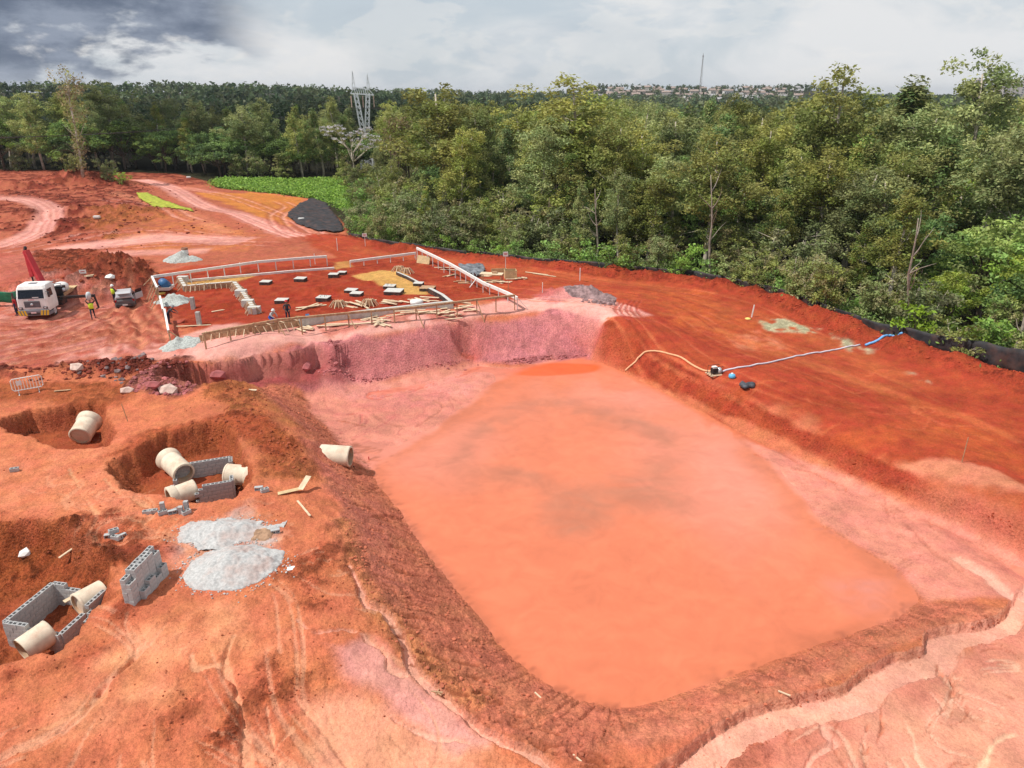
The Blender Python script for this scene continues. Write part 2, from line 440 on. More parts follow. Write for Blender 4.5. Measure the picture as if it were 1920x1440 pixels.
zone([(1690, 690), (1730, 705), (1760, 725), (1720, 712)], (.50, .47, .30), .5, .7, .8, .5, ragged=.2)
for k in range(9):
    x0 = 1230 + 62 * k; y0 = 585 + 22 * k
    stroke([(x0, y0), (x0 + 90, y0 + 22), (x0 + 190, y0 + 70)], .35, (.56, .15, .055), .45, .3)
stroke([(1550, 738), (1700, 752), (1800, 775)], 1.0, (.34, .05, .02), .5, .8)
stroke([(1330, 730), (1450, 735), (1560, 760), (1660, 800)], .8, (.33, .05, .02), .45, .6)

# pale pink shelf in front of the plot
zone([(318, 640), (400, 608), (560, 612), (850, 584), (990, 562), (1080, 552), (1180, 575), (1228, 592), (1128, 612), (1040, 584), (960, 590), (880, 604), (700, 634), (590, 652), (450, 680), (390, 690), (330, 668)], PINK, .35, .95, .35, .06)
zone([(1000, 555), (1090, 540), (1120, 556), (1040, 570)], MAUVE, .5, .6, .6, .7)
zone([(560, 612), (850, 588), (880, 600), (620, 632)], (.42, .09, .05), .4, .6, .8, .5, ragged=.2)
zone([(900, 565), (1000, 540), (1060, 548), (990, 560)], (.40, .08, .05), .4, .5, .8)
# mauve cut bank
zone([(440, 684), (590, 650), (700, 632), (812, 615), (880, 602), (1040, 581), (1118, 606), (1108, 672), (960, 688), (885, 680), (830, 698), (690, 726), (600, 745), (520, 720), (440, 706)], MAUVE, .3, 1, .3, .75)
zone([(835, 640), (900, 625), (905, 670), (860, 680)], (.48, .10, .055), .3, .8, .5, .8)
zone([(440, 690), (570, 660), (600, 700), (640, 712), (590, 745), (520, 720)], (.36, .095, .09), .4, .7, .5, .5)  # darker mauve paints in the shade below the left shelf edge

# left working ground
zone([(-150, 480), (200, 470), (300, 560), (330, 660), (200, 700), (-150, 690)], (.46, .115, .075), 1.0, .85, 1.5, .45)
zone([(-150, 560), (200, 540), (310, 600), (250, 660), (60, 690), (-150, 700)], PINK, 1.2, .55, 2.0, .3, ragged=.5)
zone([(180, 655), (215, 650), (218, 672), (195, 682)], PINK, .3, .9, .5, .0, 0.5)
zone([(235, 650), (310, 645), (320, 670), (270, 680)], PINK, .4, .7, .8, .1, .3)
zone([(98, 678), (124, 672), (126, 690), (104, 696)], PINK, .3, .9, .5, .0, .5)
zone([(-100, 690), (60, 678), (170, 680), (330, 680), (420, 690), (330, 708), (200, 714), (60, 712), (-100, 720)], (.26, .05, .035), .5, .8, 1.0, 1.3, ragged=.6)
zone([(-100, 712), (60, 712), (200, 716), (300, 735), (230, 770), (60, 760), (-100, 770)], (.40, .105, .04), .5, .9, .8, .7)
zone([(235, 735), (290, 695), (350, 690), (395, 712), (360, 745), (270, 752)], (.38, .13, .10), .4, .9, .5, 1.5)
zone([(60, 470), (180, 470), (300, 500), (300, 550), (180, 560), (70, 550)], (.31, .065, .028), .6, .9, .8, 1.2)
for l in ([(-40, 640), (80, 620), (190, 590), (280, 585)], [(-40, 665), (100, 640), (220, 610), (300, 600)], [(-40, 690), (60, 668), (180, 640), (270, 610)], [(-40, 610), (90, 606), (180, 570), (230, 560)],
          [(236, 660), (240, 620), (262, 590), (275, 560)], [(255, 640), (230, 600), (215, 590), (190, 590)], [(290, 650), (285, 610), (262, 575), (250, 560)], [(240, 600), (265, 630), (295, 650)],
          [(120, 640), (200, 622), (265, 622), (300, 640)], [(40, 655), (140, 628), (250, 570), (280, 530)]):
    ruts(l, .13, .85, .26, PEACH, .8)

# near left: orange and peach ground with the brown bank down to the pond
zone([(-200, 770), (240, 760), (430, 740), (480, 760), (560, 840), (590, 900), (640, 1000), (680, 1130), (760, 1260), (900, 1380), (1000, 1500), (-200, 1500)], (.605, .185, .09), .6, .9, .8, .30)
zone([(-50, 860), (160, 850), (260, 850), (230, 910), (310, 950), (160, 1000), (-50, 960)], PEACH, .9, .35, 1.2, ragged=.7)
zone([(100, 1300), (330, 1110), (520, 1110), (560, 1210), (420, 1230), (330, 1330), (160, 1420), (0, 1420)], (.74, .32, .17), 1.0, .85, 1.5, .12, ragged=1.1)
zone([(560, 1320), (680, 1290), (760, 1350), (900, 1420), (980, 1500), (560, 1500)], (.70, .32, .20), .7, .8, 1.0, .08)
zone([(330, 1290), (420, 1270), (520, 1360), (500, 1440), (330, 1440), (240, 1380)], (.42, .095, .035), .6, .55, 1.5, 1.0, ragged=.5)
zone([(460, 1050), (600, 1040), (640, 1120), (560, 1160), (470, 1140)], (.44, .12, .05), .6, .5, 1.2, .9, ragged=.5)
zone([(600, 1210), (700, 1180), (790, 1290), (840, 1330), (910, 1395), (860, 1420), (740, 1330), (640, 1270)], (.62, .28, .24), .35, .85, .6, .1)
zone([(560, 1180), (660, 1190), (640, 1300), (520, 1300), (500, 1240)], (.50, .15, .06), .6, .6, 1.2, .7, ragged=.6)
slope = [(425, 690)] + [(a, b) for a, b, c in CREST_L[1:]] + [(1180, 1400), (1400, 1340), (1600, 1245), (1880, 1150), (1730, 1128), (1550, 1206), (1400, 1262), (1180, 1334)] + [(a, b) for a, b, c in reversed(TOE_L[:13])] + [(550, 720)]
zone(slope, BROWN, .35, 1, .35, .62)
zone([(470, 740), (540, 800), (600, 890), (660, 1040), (700, 1130), (760, 1220), (820, 1250), (760, 1120), (700, 1000), (640, 860), (560, 770)], (.54, .17, .125), .6, .6, 1.0, .65, ragged=.8)
stroke([(640, 970), (665, 1060), (705, 1130), (760, 1205), (830, 1275), (920, 1335)], .5, OCHRE, .85, .5, .9)
stroke([(425, 695), (480, 735), (560, 805)], .6, (.48, .17, .06), .7, .6)
zone([(1130, 1380), (1300, 1345), (1500, 1265), (1720, 1170), (1880, 1150), (1880, 1170), (1700, 1205), (1500, 1295), (1300, 1375), (1180, 1410)], (.60, .205, .12), .3, .9, .4, .45)
zone([(400, 690), (480, 740), (560, 820), (590, 900), (480, 900), (470, 850), (420, 800), (400, 740)], (.44, .135, .05), .5, .85, .8, .8)

zone([(325, 1000), (420, 955), (450, 930), (480, 935), (545, 985), (540, 1025), (460, 1105), (335, 1085)], (.54, .44, .40), .6, .7, 1.2, .2, ragged=1.0)
zone([(345, 1005), (440, 965), (530, 990), (525, 1020), (440, 1040), (350, 1030)], (.47, .45, .44), .3, .95, .8, .15, ragged=1.0)
# pale silt of the pond floor and its inflow fan
zone([(565, 735), (690, 722), (885, 678), (960, 688), (1040, 680), (930, 720), (880, 765), (750, 850), (690, 880), (640, 838), (590, 780)], MUD, .35, 1, .35, .10, .55)
zone([(590, 715), (700, 722), (860, 690), (950, 690), (860, 745), (760, 775), (650, 750)], (.64, .25, .21), .8, .7, 1.0, .3, .3, ragged=.8)
zone([(640, 760), (760, 730), (840, 745), (790, 790), (700, 800)], (.56, .155, .13), .7, .45, 1.2, .35, .4, ragged=.5)
zone([(1390, 830), (1475, 845), (1567, 888), (1658, 934), (1773, 972), (1920, 1040), (2060, 1095), (2060, 1130), (1920, 1125), (1740, 1130), (1680, 1075), (1540, 985), (1480, 910)], MUD, .3, 1, .3, .08, .45)
zone([(1118, 625), (1223, 657), (1315, 709), (1406, 754), (1498, 797), (1590, 842), (1681, 885), (1755, 917), (1819, 950), (1920, 990), (2050, 1045), (2050, 1078), (1920, 1024), (1865, 1000), (1773, 956), (1658, 918), (1567, 874), (1475, 833), (1361, 784), (1260, 733), (1173, 692), (1112, 662)], (.37, .056, .024), .18, .95, .25, .75)
for k in range(30):                                       # graded ridges along the terrace
    d_ = 2.5 + k * .85 + random.uniform(-.3, .3); i0 = random.randint(0, 7); i1 = random.randint(i0 + 3, len(edge_w) - 1)
    ln = smooth_line([edge_w[i][:2] - edge_out[i] * (d_ + .5 * math.sin(i * 1.3 + k)) for i in range(i0, i1 + 1)], 6)
    if ln[-1][0] < 0 or d_ > 22: continue
    idx, dd, s, al = pline(ln, 1.2); ww = random.uniform(.07, .22); dd = dd + .12 * wn2[idx]
    m = sstep(dd, ww * 1.3, ww * .3) * sstep(al, 0, .12) * sstep(1 - al, 0, .12)
    Z[idx] -= .04 * m; tint(idx, m * (.35 + .9 * np.maximum(0, wn1[idx] + .2)), (.54, .135, .06) if k % 2 else (.27, .042, .02))
# pale flats lower right
zone([(1230, 1500), (1340, 1400), (1500, 1340), (1700, 1250), (1860, 1180), (1930, 1120), (2080, 1120), (2080, 1500)], (.63, .235, .155), .35, 1, .5, .12)
zone([(1500, 1440), (1640, 1340), (1800, 1270), (2050, 1200), (2050, 1500)], (.68, .30, .20), 1.0, .8, 1.6, .05)
zone([(1260, 1450), (1400, 1370), (1560, 1330), (1600, 1400), (1480, 1450)], (.54, .155, .095), .7, .75, 1.0, .6, ragged=.9)

zone([(0, 1040), (120, 1010), (200, 1060), (330, 1040), (330, 1000), (200, 985), (0, 960)], (.38, .075, .032), .5, .7, 1.0, 1.0, ragged=.7)
zone([(190, 860), (270, 820), (430, 770), (520, 780), (560, 840), (520, 880), (480, 850), (430, 800), (330, 812), (260, 850)], (.40, .09, .035), .4, .8, .6, .8)
zone([(0, 1240), (110, 1240), (215, 1130), (330, 1090), (280, 1160), (120, 1290), (0, 1310)], (.38, .08, .035), .4, .75, .8, .8, ragged=.9)
zone([(540, 1010), (600, 1000), (650, 1120), (640, 1180), (560, 1160)], (.42, .10, .045), .5, .6, 1.0, .9, ragged=.6)
zone([(300, 1380), (420, 1330), (460, 1360), (470, 1440), (280, 1440)], (.36, .075, .032), .6, .7, 1.2, 1.1, ragged=.6)
zone([(480, 1260), (560, 1240), (600, 1330), (520, 1400)], (.40, .085, .035), .6, .65, 1.2, 1.0, ragged=.6)
# yellow sand spread between the footings
zone([(352, 543), (440, 534), (478, 516), (410, 521), (345, 530)], SAND, .35, .85, .6, .4)
zone([(664, 518), (712, 506), (745, 512), (790, 540), (800, 552), (745, 552), (700, 535)], SAND, .35, .9, .6, .35)
zone([(625, 492), (655, 490), (665, 500), (630, 505)], SAND, .3, .6, .5, .4)
# --- forms: heaps and cuts
mound(165, 548, 8.5, 5.0, 2.3, .1, 1, .3, 0, None, 1.1)
mound(235, 535, 5.0, 3.2, 1.1, -.2, 1, .3)
mound(330, 728, 3.6, 2.3, .9, .2, 1, .35)
mound(270, 750, 2.0, 1.4, .45, .2, 1, .35)
mound(395, 735, 2.2, 1.8, .5, .4, 1, .3)
mound(1060, 552, 3.0, 1.4, .55, .1, 1, .4)
mound(620, 548, 3, .9, .35, .2, 1, .5); mound(690, 532, 3, .9, .3, .1, 1, .5); mound(565, 552, 3.5, .9, .35, -.1, 1, .5); mound(880, 545, 2.5, 1, .35, .3, 1, .5); mound(905, 560, 1.8, .7, .3, .3, 1, .5)
mound(90, 700, 6, 1.0, .35, .1, 1, .6); mound(250, 690, 7, 1.0, .4, -.1, 1, .6)
mound(720, 568, 3.0, .8, .3, .2); mound(480, 548, 4, 1.2, .3, .2); mound(420, 575, 3, 1.6, .35, .1)
for a, b, h in ((20, 352, 1.4), (120, 345, 1.6), (60, 410, 1.0), (130, 425, .9), (190, 405, .8), (180, 345, 1.2), (270, 400, .7), (240, 440, .5)):
    mound(a, b, 11, 3.5, h, random.uniform(-.2, .2), 1, .4)
for i in range(len(EDGE) - 1):                            # the tipped soil of the outer berm is uneven
    for k in range(3):
        t = (k + random.random()) / 3
        mound(EDGE[i][0] * (1 - t) + EDGE[i + 1][0] * t, EDGE[i][1] * (1 - t) + EDGE[i + 1][1] * t + 6, random.uniform(1.2, 2.6), random.uniform(.6, 1.1), random.uniform(.1, .35), -.4, 1, .4)
ei, ed, es, ea = pline(np.array([e[:2] for e in edge_w]), 4)
Rg[ei] = np.maximum(Rg[ei], .9 * sstep(ed, 3.2, 1.0))
PIT = {}
def pit(px, depth, wall, col=None, key=None):
    poly = BP(px)
    idx, sd_ = psdf(poly, 3)
    s = sd_ + .55 * wn1[idx] + .45 * wn2[idx] + .15 * wn3[idx]
    Z[idx] -= depth * np.clip(s / wall, 0, 1) ** .75
    if col is not None: tint(idx, sstep(s, -.2, .3), col)
    Rg[idx] = np.maximum(Rg[idx], .9 * sstep(s, -.3, .2) * sstep(s, wall * 2.2, wall))
pit([(2, 788), (50, 768), (110, 762), (180, 754), (206, 764), (214, 806), (198, 834), (140, 842), (90, 836), (20, 812)], 1.45, .6, (.32, .075, .032))
pit([(192, 868), (252, 846), (272, 830), (330, 806), (398, 788), (436, 808), (464, 850), (478, 892), (446, 938), (345, 950), (306, 930), (236, 912)], 1.6, .75, (.33, .08, .032))
pit([(-120, 1010), (40, 985), (110, 990), (160, 1020), (205, 1075), (212, 1120), (168, 1180), (110, 1228), (40, 1250), (-120, 1260)], 1.75, 1.3, (.34, .085, .034))
zone([(-120, 985), (60, 975), (170, 1000), (215, 1060), (160, 1080), (60, 1060), (-120, 1080)], (.33, .08, .028), .4, .8, .6, 1.3)

# washed runnels with pale beds
def gully(px, w, depth, col=(.74, .37, .27), amt=.9, sharp=.6):
    ln = smooth_line(BP(px))
    idx, d, s, al = pline(ln, 2.5)
    d = d + .16 * wn2[idx] + .10 * wn3[idx]
    ww = w * (.35 + .65 * np.minimum(1, al * 3))
    Z[idx] -= depth * sstep(d, ww, ww * sharp) * np.minimum(1, al * 6 + .15)
    tint(idx, sstep(d, ww * 1.15, ww * .7) * amt, col)
    Rg[idx] *= 1 - .85 * sstep(d, ww, ww * .6)
gully([(1925, 1100), (1905, 1150), (1870, 1180), (1775, 1198), (1760, 1232), (1660, 1262), (1600, 1312), (1500, 1330), (1430, 1350), (1370, 1385), (1320, 1425), (1250, 1480)], .66, .42, sharp=.84)
gully([(2000, 1080), (1940, 1110), (1900, 1120), (1850, 1080), (1800, 1050)], .35, .12)
gully([(1535, 1335), (1548, 1375), (1565, 1395), (1525, 1420), (1510, 1460)], .14, .12)
gully([(1650, 1340), (1655, 1370), (1625, 1410)], .08, .10, (.6, .22, .13))
gully([(1735, 1285), (1768, 1330), (1755, 1370)], .07, .08)
gully([(1960, 1380), (1880, 1385), (1850, 1420), (1830, 1470)], .14, .06, (.78, .45, .3))
gully([(655, 1062), (675, 1100), (684, 1128), (725, 1150), (770, 1240), (790, 1272), (820, 1300), (850, 1325), (900, 1368), (950, 1398), (1005, 1420), (1060, 1460)], .2, .24, sharp=.8)
gully([(560, 1165), (590, 1186), (660, 1184), (720, 1222), (730, 1255), (760, 1268)], .10, .12)
gully([(720, 1330), (745, 1355), (790, 1380), (850, 1392), (880, 1396)], .07, .1)
gully([(440, 1195), (425, 1230), (428, 1262), (440, 1285), (452, 1330), (458, 1380), (468, 1450)], .16, .14, (.72, .33, .19))
gully([(360, 1230), (370, 1252), (410, 1250), (425, 1255)], .07, .05, (.72, .33, .19))
gully([(60, 1380), (160, 1330), (195, 1310), (190, 1290)], .1, .03, (.70, .32, .17), .6)
gully([(500, 1330), (515, 1412), (505, 1460)], .06, .06, (.72, .33, .19)); gully([(548, 1370), (515, 1412)], .05, .05, (.72, .33, .19))
gully([(130, 880), (170, 950), (200, 970), (235, 960)], .05, .04, (.62, .28, .15)); gully([(195, 900), (230, 930), (330, 975)], .06, .05, (.62, .28, .15))
for l in ([(660, 745), (720, 790), (760, 800)], [(720, 760), (800, 750), (830, 765), (780, 800)], [(630, 730), (700, 745), (735, 742)], [(1500, 1010), (1540, 995), (1620, 1030), (1700, 1050)], [(1700, 985), (1745, 1030), (1800, 1070)]):
    gully(l, .09, .06, (.46, .15, .10), .6)
for k in range(5):                                        # tyre arcs pressed into the pale shelf
    o_ = k * 9
    gully([(1168 + o_, 562), (1154 + o_ * 1.1, 578), (1160 + o_ * 1.2, 592), (1186 + o_ * 1.2, 604)], .16, .07, (.36, .07, .045), .75)
# thin washed threads that follow the fall of the ground
def threads(poly, n, seed, col, amt, w0=.04, w1=.11, steps=26):
    rnd = np.random.RandomState(seed); P = BP(poly); lo, hi = P.min(0), P.max(0); k = 0
    while k < n:
        q = np.array([rnd.uniform(lo[0], hi[0]), rnd.uniform(lo[1], hi[1])])
        if not _inp(q, P): continue
        k += 1; pts = [q]; d = None
        for s_ in range(rnd.randint(8, steps)):
            e = .5
            g = np.array([bsample(q[0] + e, q[1]) - bsample(q[0] - e, q[1]), bsample(q[0], q[1] + e) - bsample(q[0], q[1] - e)]) / (2 * e)
            g = g + .10 * np.array([float(vnoise(np.array(q[0] / 1.4), np.array(q[1] / 1.4), 2)), float(vnoise(np.array(q[0] / 1.4 + 9), np.array(q[1] / 1.4), 3))]) * 2
            nd = -g / (np.hypot(*g) + 1e-6); d = nd if d is None else d * .6 + nd * .4; d = d / (np.hypot(*d) + 1e-6)
            q = q + d * .28; pts.append(q)
            if not _inp(q, P): break
        ln = np.array(pts); idx, dd, s, al = pline(ln, .5)
        ww = rnd.uniform(w0, w1) * (.4 + .8 * al); dd = dd + .05 * wn3[idx]
        Z[idx] -= .035 * sstep(dd, ww * 1.3, ww * .4); tint(idx, sstep(dd, ww * 1.2, ww * .5) * amt * sstep(al, 0, .2), col)
def _inp(p, poly):
    c = False
    for i in range(len(poly)):
        a, b = poly[i], poly[i - 1]
        if (a[1] > p[1]) != (b[1] > p[1]) and p[0] < (b[0] - a[0]) * (p[1] - a[1]) / (b[1] - a[1]) + a[0]: c = not c
    return c
threads([(0, 1200), (330, 1080), (560, 1000), (660, 1100), (800, 1330), (900, 1440), (0, 1440)], 70, 1, (.70, .33, .20), .55)
threads([(0, 860), (250, 850), (480, 920), (560, 1000), (300, 1060), (0, 970)], 40, 2, (.66, .29, .17), .5)
threads([(1250, 1440), (1500, 1350), (1900, 1200), (1920, 1440)], 30, 3, (.80, .48, .34), .5)
threads([(1900, 1180), (1500, 1360), (1300, 1440), (1900, 1440)], 18, 4, (.42, .13, .075), .6, .03, .06)
threads([(580, 735), (690, 720), (900, 690), (860, 760), (700, 840), (620, 800)], 40, 5, (.50, .14, .11), .55, .03, .08)
threads([(1480, 860), (1900, 1040), (1900, 1110), (1720, 1110), (1560, 980)], 30, 6, (.46, .15, .10), .5, .03, .07)
threads([(1200, 560), (1500, 640), (1900, 820), (1900, 960), (1400, 740)], 40, 7, (.50, .12, .05), .5, .05, .2)
threads(slope, 130, 8, (.22, .06, .03), .55, .03, .08, 14)
# slips and cracks across the brown bank
for k in range(64):
    t = k / 63
    i = t * (len(CREST_L) - 3) + 2; j = int(i); f = i - j
    a = np.array(CREST_L[j][:2]) * (1 - f) + np.array(CREST_L[min(j + 1, len(CREST_L) - 1)][:2]) * f
    a = a + np.array([random.uniform(12, 95), random.uniform(-8, 8)])
    gully([tuple(a), (a[0] + 25, a[1] + random.uniform(0, 8)), (a[0] + 55, a[1] + random.uniform(6, 16))], random.uniform(.04, .09), .09, (.26, .075, .035), .75)
# the gap washed through the cut bank, and the undercut lip left of it
pit([(838, 606), (872, 600), (890, 604), (902, 640), (895, 672), (862, 672), (845, 640)], 1.3, 1.3, None)

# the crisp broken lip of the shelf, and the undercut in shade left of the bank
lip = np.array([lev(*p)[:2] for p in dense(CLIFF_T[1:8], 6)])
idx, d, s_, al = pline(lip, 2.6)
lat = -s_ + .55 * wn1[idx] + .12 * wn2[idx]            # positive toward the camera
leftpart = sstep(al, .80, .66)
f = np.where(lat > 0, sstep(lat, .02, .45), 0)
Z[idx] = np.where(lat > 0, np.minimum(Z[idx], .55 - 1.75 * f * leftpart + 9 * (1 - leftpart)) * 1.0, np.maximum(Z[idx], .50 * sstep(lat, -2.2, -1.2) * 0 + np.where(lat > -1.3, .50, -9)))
tint(idx, leftpart * sstep(lat, -.02, .15) * sstep(lat, 2.4, 1.4), (.36, .085, .075))  # shade of the undercut put into the soil colour
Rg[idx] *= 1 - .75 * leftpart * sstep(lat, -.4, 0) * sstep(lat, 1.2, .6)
Zg_ = Z.reshape(shape)
_gx = np.gradient(Zg_, axis=1) / np.gradient(GXm, axis=1)
_gy = (np.gradient(Zg_, axis=0) - _gx * np.gradient(GXm, axis=0)) / np.gradient(GYm, axis=0)
steep = np.hypot(_gx, _gy).ravel() * (Y < 150)
def _box(A, r, ax):
    A = np.concatenate([np.repeat(np.take(A, [0], ax), r + 1, ax), A, np.repeat(np.take(A, [-1], ax), r, ax)], ax)
    c = np.cumsum(A.astype(np.float64), ax); n = A.shape[ax]
    return (np.take(c, range(2 * r + 1, n), ax) - np.take(c, range(0, n - 2 * r - 1), ax)) / (2 * r + 1)
Cs = _box(_box(Cc.reshape(shape + (3,)), 14, 1), 5, 0).reshape(-1, 3).astype(np.float32)
stm = sstep(steep, .7, 1.5)[:, None].astype(np.float32) * .85
Cc[:] = Cc * (1 - stm) + Cs * stm                          # a cut face shows the body of the soil, not what lies on top
flatk = 1 / (1 + np.minimum(steep, 4) ** 2 * .8)
# relief at every scale, strongest where it is cloddy
rel = 1 - sstep(Y, 90, 220) * .5
smallmask = np.clip(Rg, 0, 1.4) * flatk
inpond = sstep(-Z, 2.35, 2.55)
Z += flatk * (.10 * big + .07 * wn1) * (1 - .9 * inpond) * (Y < 240)
clod = np.maximum(0, wn2 + .05) ** 1.0
Z += smallmask * (.24 * clod + .17 * wn3 + .12 * np.abs(wn1)) * (1 - .85 * inpond) * (Y < 240)
cl = np.abs(vnoise(X / .42, Y / .42, 9)) * np.abs(vnoise(X / .27 + 7, Y / .27, 4))
Z += smallmask * .9 * cl * (1 - .85 * inpond) * (Y < 120)
wn4 = fbm(X, Y, .16, 2, 12)
Z += (.03 + smallmask * .07) * wn4 * (1 - .85 * inpond) * (Y < 48)
# mottling that belongs to the soil itself
mot = 1 + flatk * (.20 * wn1 + .16 * wn2) + .16 * big + .12 * wn3 * np.clip(smallmask, 0, 1)
Cc *= np.clip(mot, .55, 1.5)[:, None].astype(np.float32)
dk = np.clip(smallmask * 1.3 - .25, 0, 1) * sstep(wn3 + wn2 + .5 * wn1, .02, .38) * .62
Cc *= (1 - dk)[:, None].astype(np.float32)
# forest floor outside the berm, and everything beyond
fpoly = np.vstack([np.array([e[:2] for e in edge_w]) + np.array(edge_out) * 1.6, [[4000, 60], [9000, 9000], [-9000, 9000], [-400, 192]], BP([(-200, 319), (0, 319), (150, 320), (330, 326), (405, 345), (402, 352), (500, 362), (575, 372), (600, 378), (640, 420)])])
fi, fs = psdf(fpoly, 5)
tint(fi, sstep(fs, -.3, .8), LEAFM)
Cc[Y > 240] = LEAFM

def HG(x, y):
    """final ground height"""
    x, y = np.asarray(x, float), np.asarray(y, float)
    r = np.clip(np.interp(y, ys[:NR], np.arange(NR)), 0, NR - 1.001)
    v = np.clip(x / hwid(y), -1, 1)
    c = np.clip(np.interp(v, us, np.arange(NC)), 0, NC - 1.001)
    i, j = r.astype(int), c.astype(int); f, g = r - i, c - j
    Zg = Z.reshape(shape)
    return (Zg[i, j] * (1 - g) + Zg[i, j + 1] * g) * (1 - f) + (Zg[i + 1, j] * (1 - g) + Zg[i + 1, j + 1] * g) * f
def RGH(x, y):
    r = np.clip(np.interp(y, ys[:NR], np.arange(NR)), 0, NR - 1); c = np.clip(np.interp(np.clip(x / hwid(y), -1, 1), us, np.arange(NC)), 0, NC - 1)
    return float(Rg.reshape(shape)[int(r), int(c)])
def G(px, py):
    return Vector(march(px, py, HG))
def gz(x, y):
    return float(HG(x, y))

def mesh_np(name, v, f, mat=None, smooth=False, color=None):
    me = bpy.data.meshes.new(name)
    v = np.asarray(v, np.float32); f = np.asarray(f, np.int32)
    k = f.shape[1]
    me.vertices.add(len(v)); me.vertices.foreach_set('co', v.ravel())
    me.loops.add(f.size); me.loops.foreach_set('vertex_index', f.ravel())
    me.polygons.add(len(f)); me.polygons.foreach_set('loop_start', np.arange(0, f.size, k, dtype=np.int32))
    me.polygons.foreach_set('loop_total', np.full(len(f), k, np.int32))
    if smooth: me.polygons.foreach_set('use_smooth', np.ones(len(f), bool))
    me.update(calc_edges=True)
    if color is not None:
        at = me.color_attributes.new('soil', 'FLOAT_COLOR', 'POINT')
        c = np.ones((len(v), 4), np.float32); c[:, :color.shape[1]] = color
        at.data.foreach_set('color', c.ravel())
    if mat: me.materials.append(mat)
    return me

def mat_ground():
    m = bpy.data.materials.new('soil'); m.use_nodes = True
    n = NT(m.node_tree)
    at = n.new('ShaderNodeAttribute', attribute_name='soil')
    geo = n.new('ShaderNodeNewGeometry')
    P = geo.outputs['Position']
    cl = n.new('ShaderNodeAttribute', attribute_name='clod').outputs['Fac']
    vo = n.new('ShaderNodeTexVoronoi', feature='F1'); n.set(vo.inputs['Scale'], 9.0); n.set(vo.inputs['Randomness'], 1.0)
    mp = n.new('ShaderNodeMixRGB'); mp.blend_type = 'ADD'; mp.inputs[0].default_value = .12
    nv = n.new('ShaderNodeTexNoise'); n.set(nv.inputs['Vector'], P); n.set(nv.inputs['Scale'], 6.0)
    n.l.new(P, mp.inputs[1]); n.l.new(nv.outputs['Color'], mp.inputs[2]); n.l.new(mp.outputs[0], vo.inputs['Vector'])
    crumb = n.math('SUBTRACT', 1.0, vo.outputs['Distance'])
    a = n.noise(P, 1.3, 8, .6); b = n.noise(P, 8.0, 6, .65); c = n.noise(P, 30.0, 3, .6)
    rough = n.math('ADD', .42, n.math('MULTIPLY', cl, .68))
    v = n.math('ADD', n.ramp(a, .3, .7, .86, 1.12), n.math('MULTIPLY', rough, n.math('ADD', n.ramp(b, .32, .70, -.26, .20), n.ramp(c, .32, .68, -.26, .22))))
    grit = n.math('MULTIPLY', n.ramp(n.noise(P, 14, 2, .5), .64, .72, 0, .6), rough)
    col = n.mix(1.0, at.outputs['Color'], v, 'MULTIPLY')
    col = n.mix(grit, col, n.mix(1.0, col, (.40, .32, .30, 1), 'MULTIPLY'))
    lt = n.ramp(n.noise(P, 24, 2, .5, .2), .70, .76, 0, .35)
    col = n.mix(lt, col, (.62, .36, .27, 1))
    hsv = n.new('ShaderNodeHueSaturation')
    n.set(hsv.inputs['Hue'], n.ramp(n.noise(P, .8, 5, .6), .3, .7, .495, .504))
    n.set(hsv.inputs['Color'], col)
    bs = n.new('ShaderNodeBsdfPrincipled')
    n.set(bs.inputs['Base Color'], hsv.outputs[0])
    n.set(bs.inputs['Roughness'], n.math('SUBTRACT', .95, n.math('MULTIPLY', at.outputs['Alpha'], .5)))
    n.set(bs.inputs['Specular IOR Level'], n.math('ADD', .1, n.math('MULTIPLY', at.outputs['Alpha'], .4)))
    bp = n.new('ShaderNodeBump')
    n.set(bp.inputs['Height'], n.math('ADD', n.math('MULTIPLY', a, .22), n.math('MULTIPLY', rough, n.math('ADD', n.math('MULTIPLY', crumb, .16), n.math('ADD', n.math('MULTIPLY', b, .30), n.math('MULTIPLY', c, .16))))))
    n.set(bp.inputs['Strength'], .9); n.set(bp.inputs['Distance'], .28)
    n.l.new(bp.outputs[0], bs.inputs['Normal'])
    o = n.new('ShaderNodeOutputMaterial'); n.l.new(bs.outputs[0], o.inputs[0])
    return m
gi = np.arange(len(X)).reshape(shape)
gf = np.stack([gi[:-1, :-1], gi[:-1, 1:], gi[1:, 1:], gi[1:, :-1]], -1).reshape(-1, 4)
gme = mesh_np('ground', np.stack([X, Y, Z], 1), gf, mat_ground(), True, np.concatenate([Cc, Wt[:, None]], 1))
ca = gme.attributes.new('clod', 'FLOAT', 'POINT'); ca.data.foreach_set('value', np.clip(Rg, 0, 1.3).astype(np.float32))
ground = bpy.data.objects.new('ground', gme); ground['kind'] = 'structure'; COL.objects.link(ground)

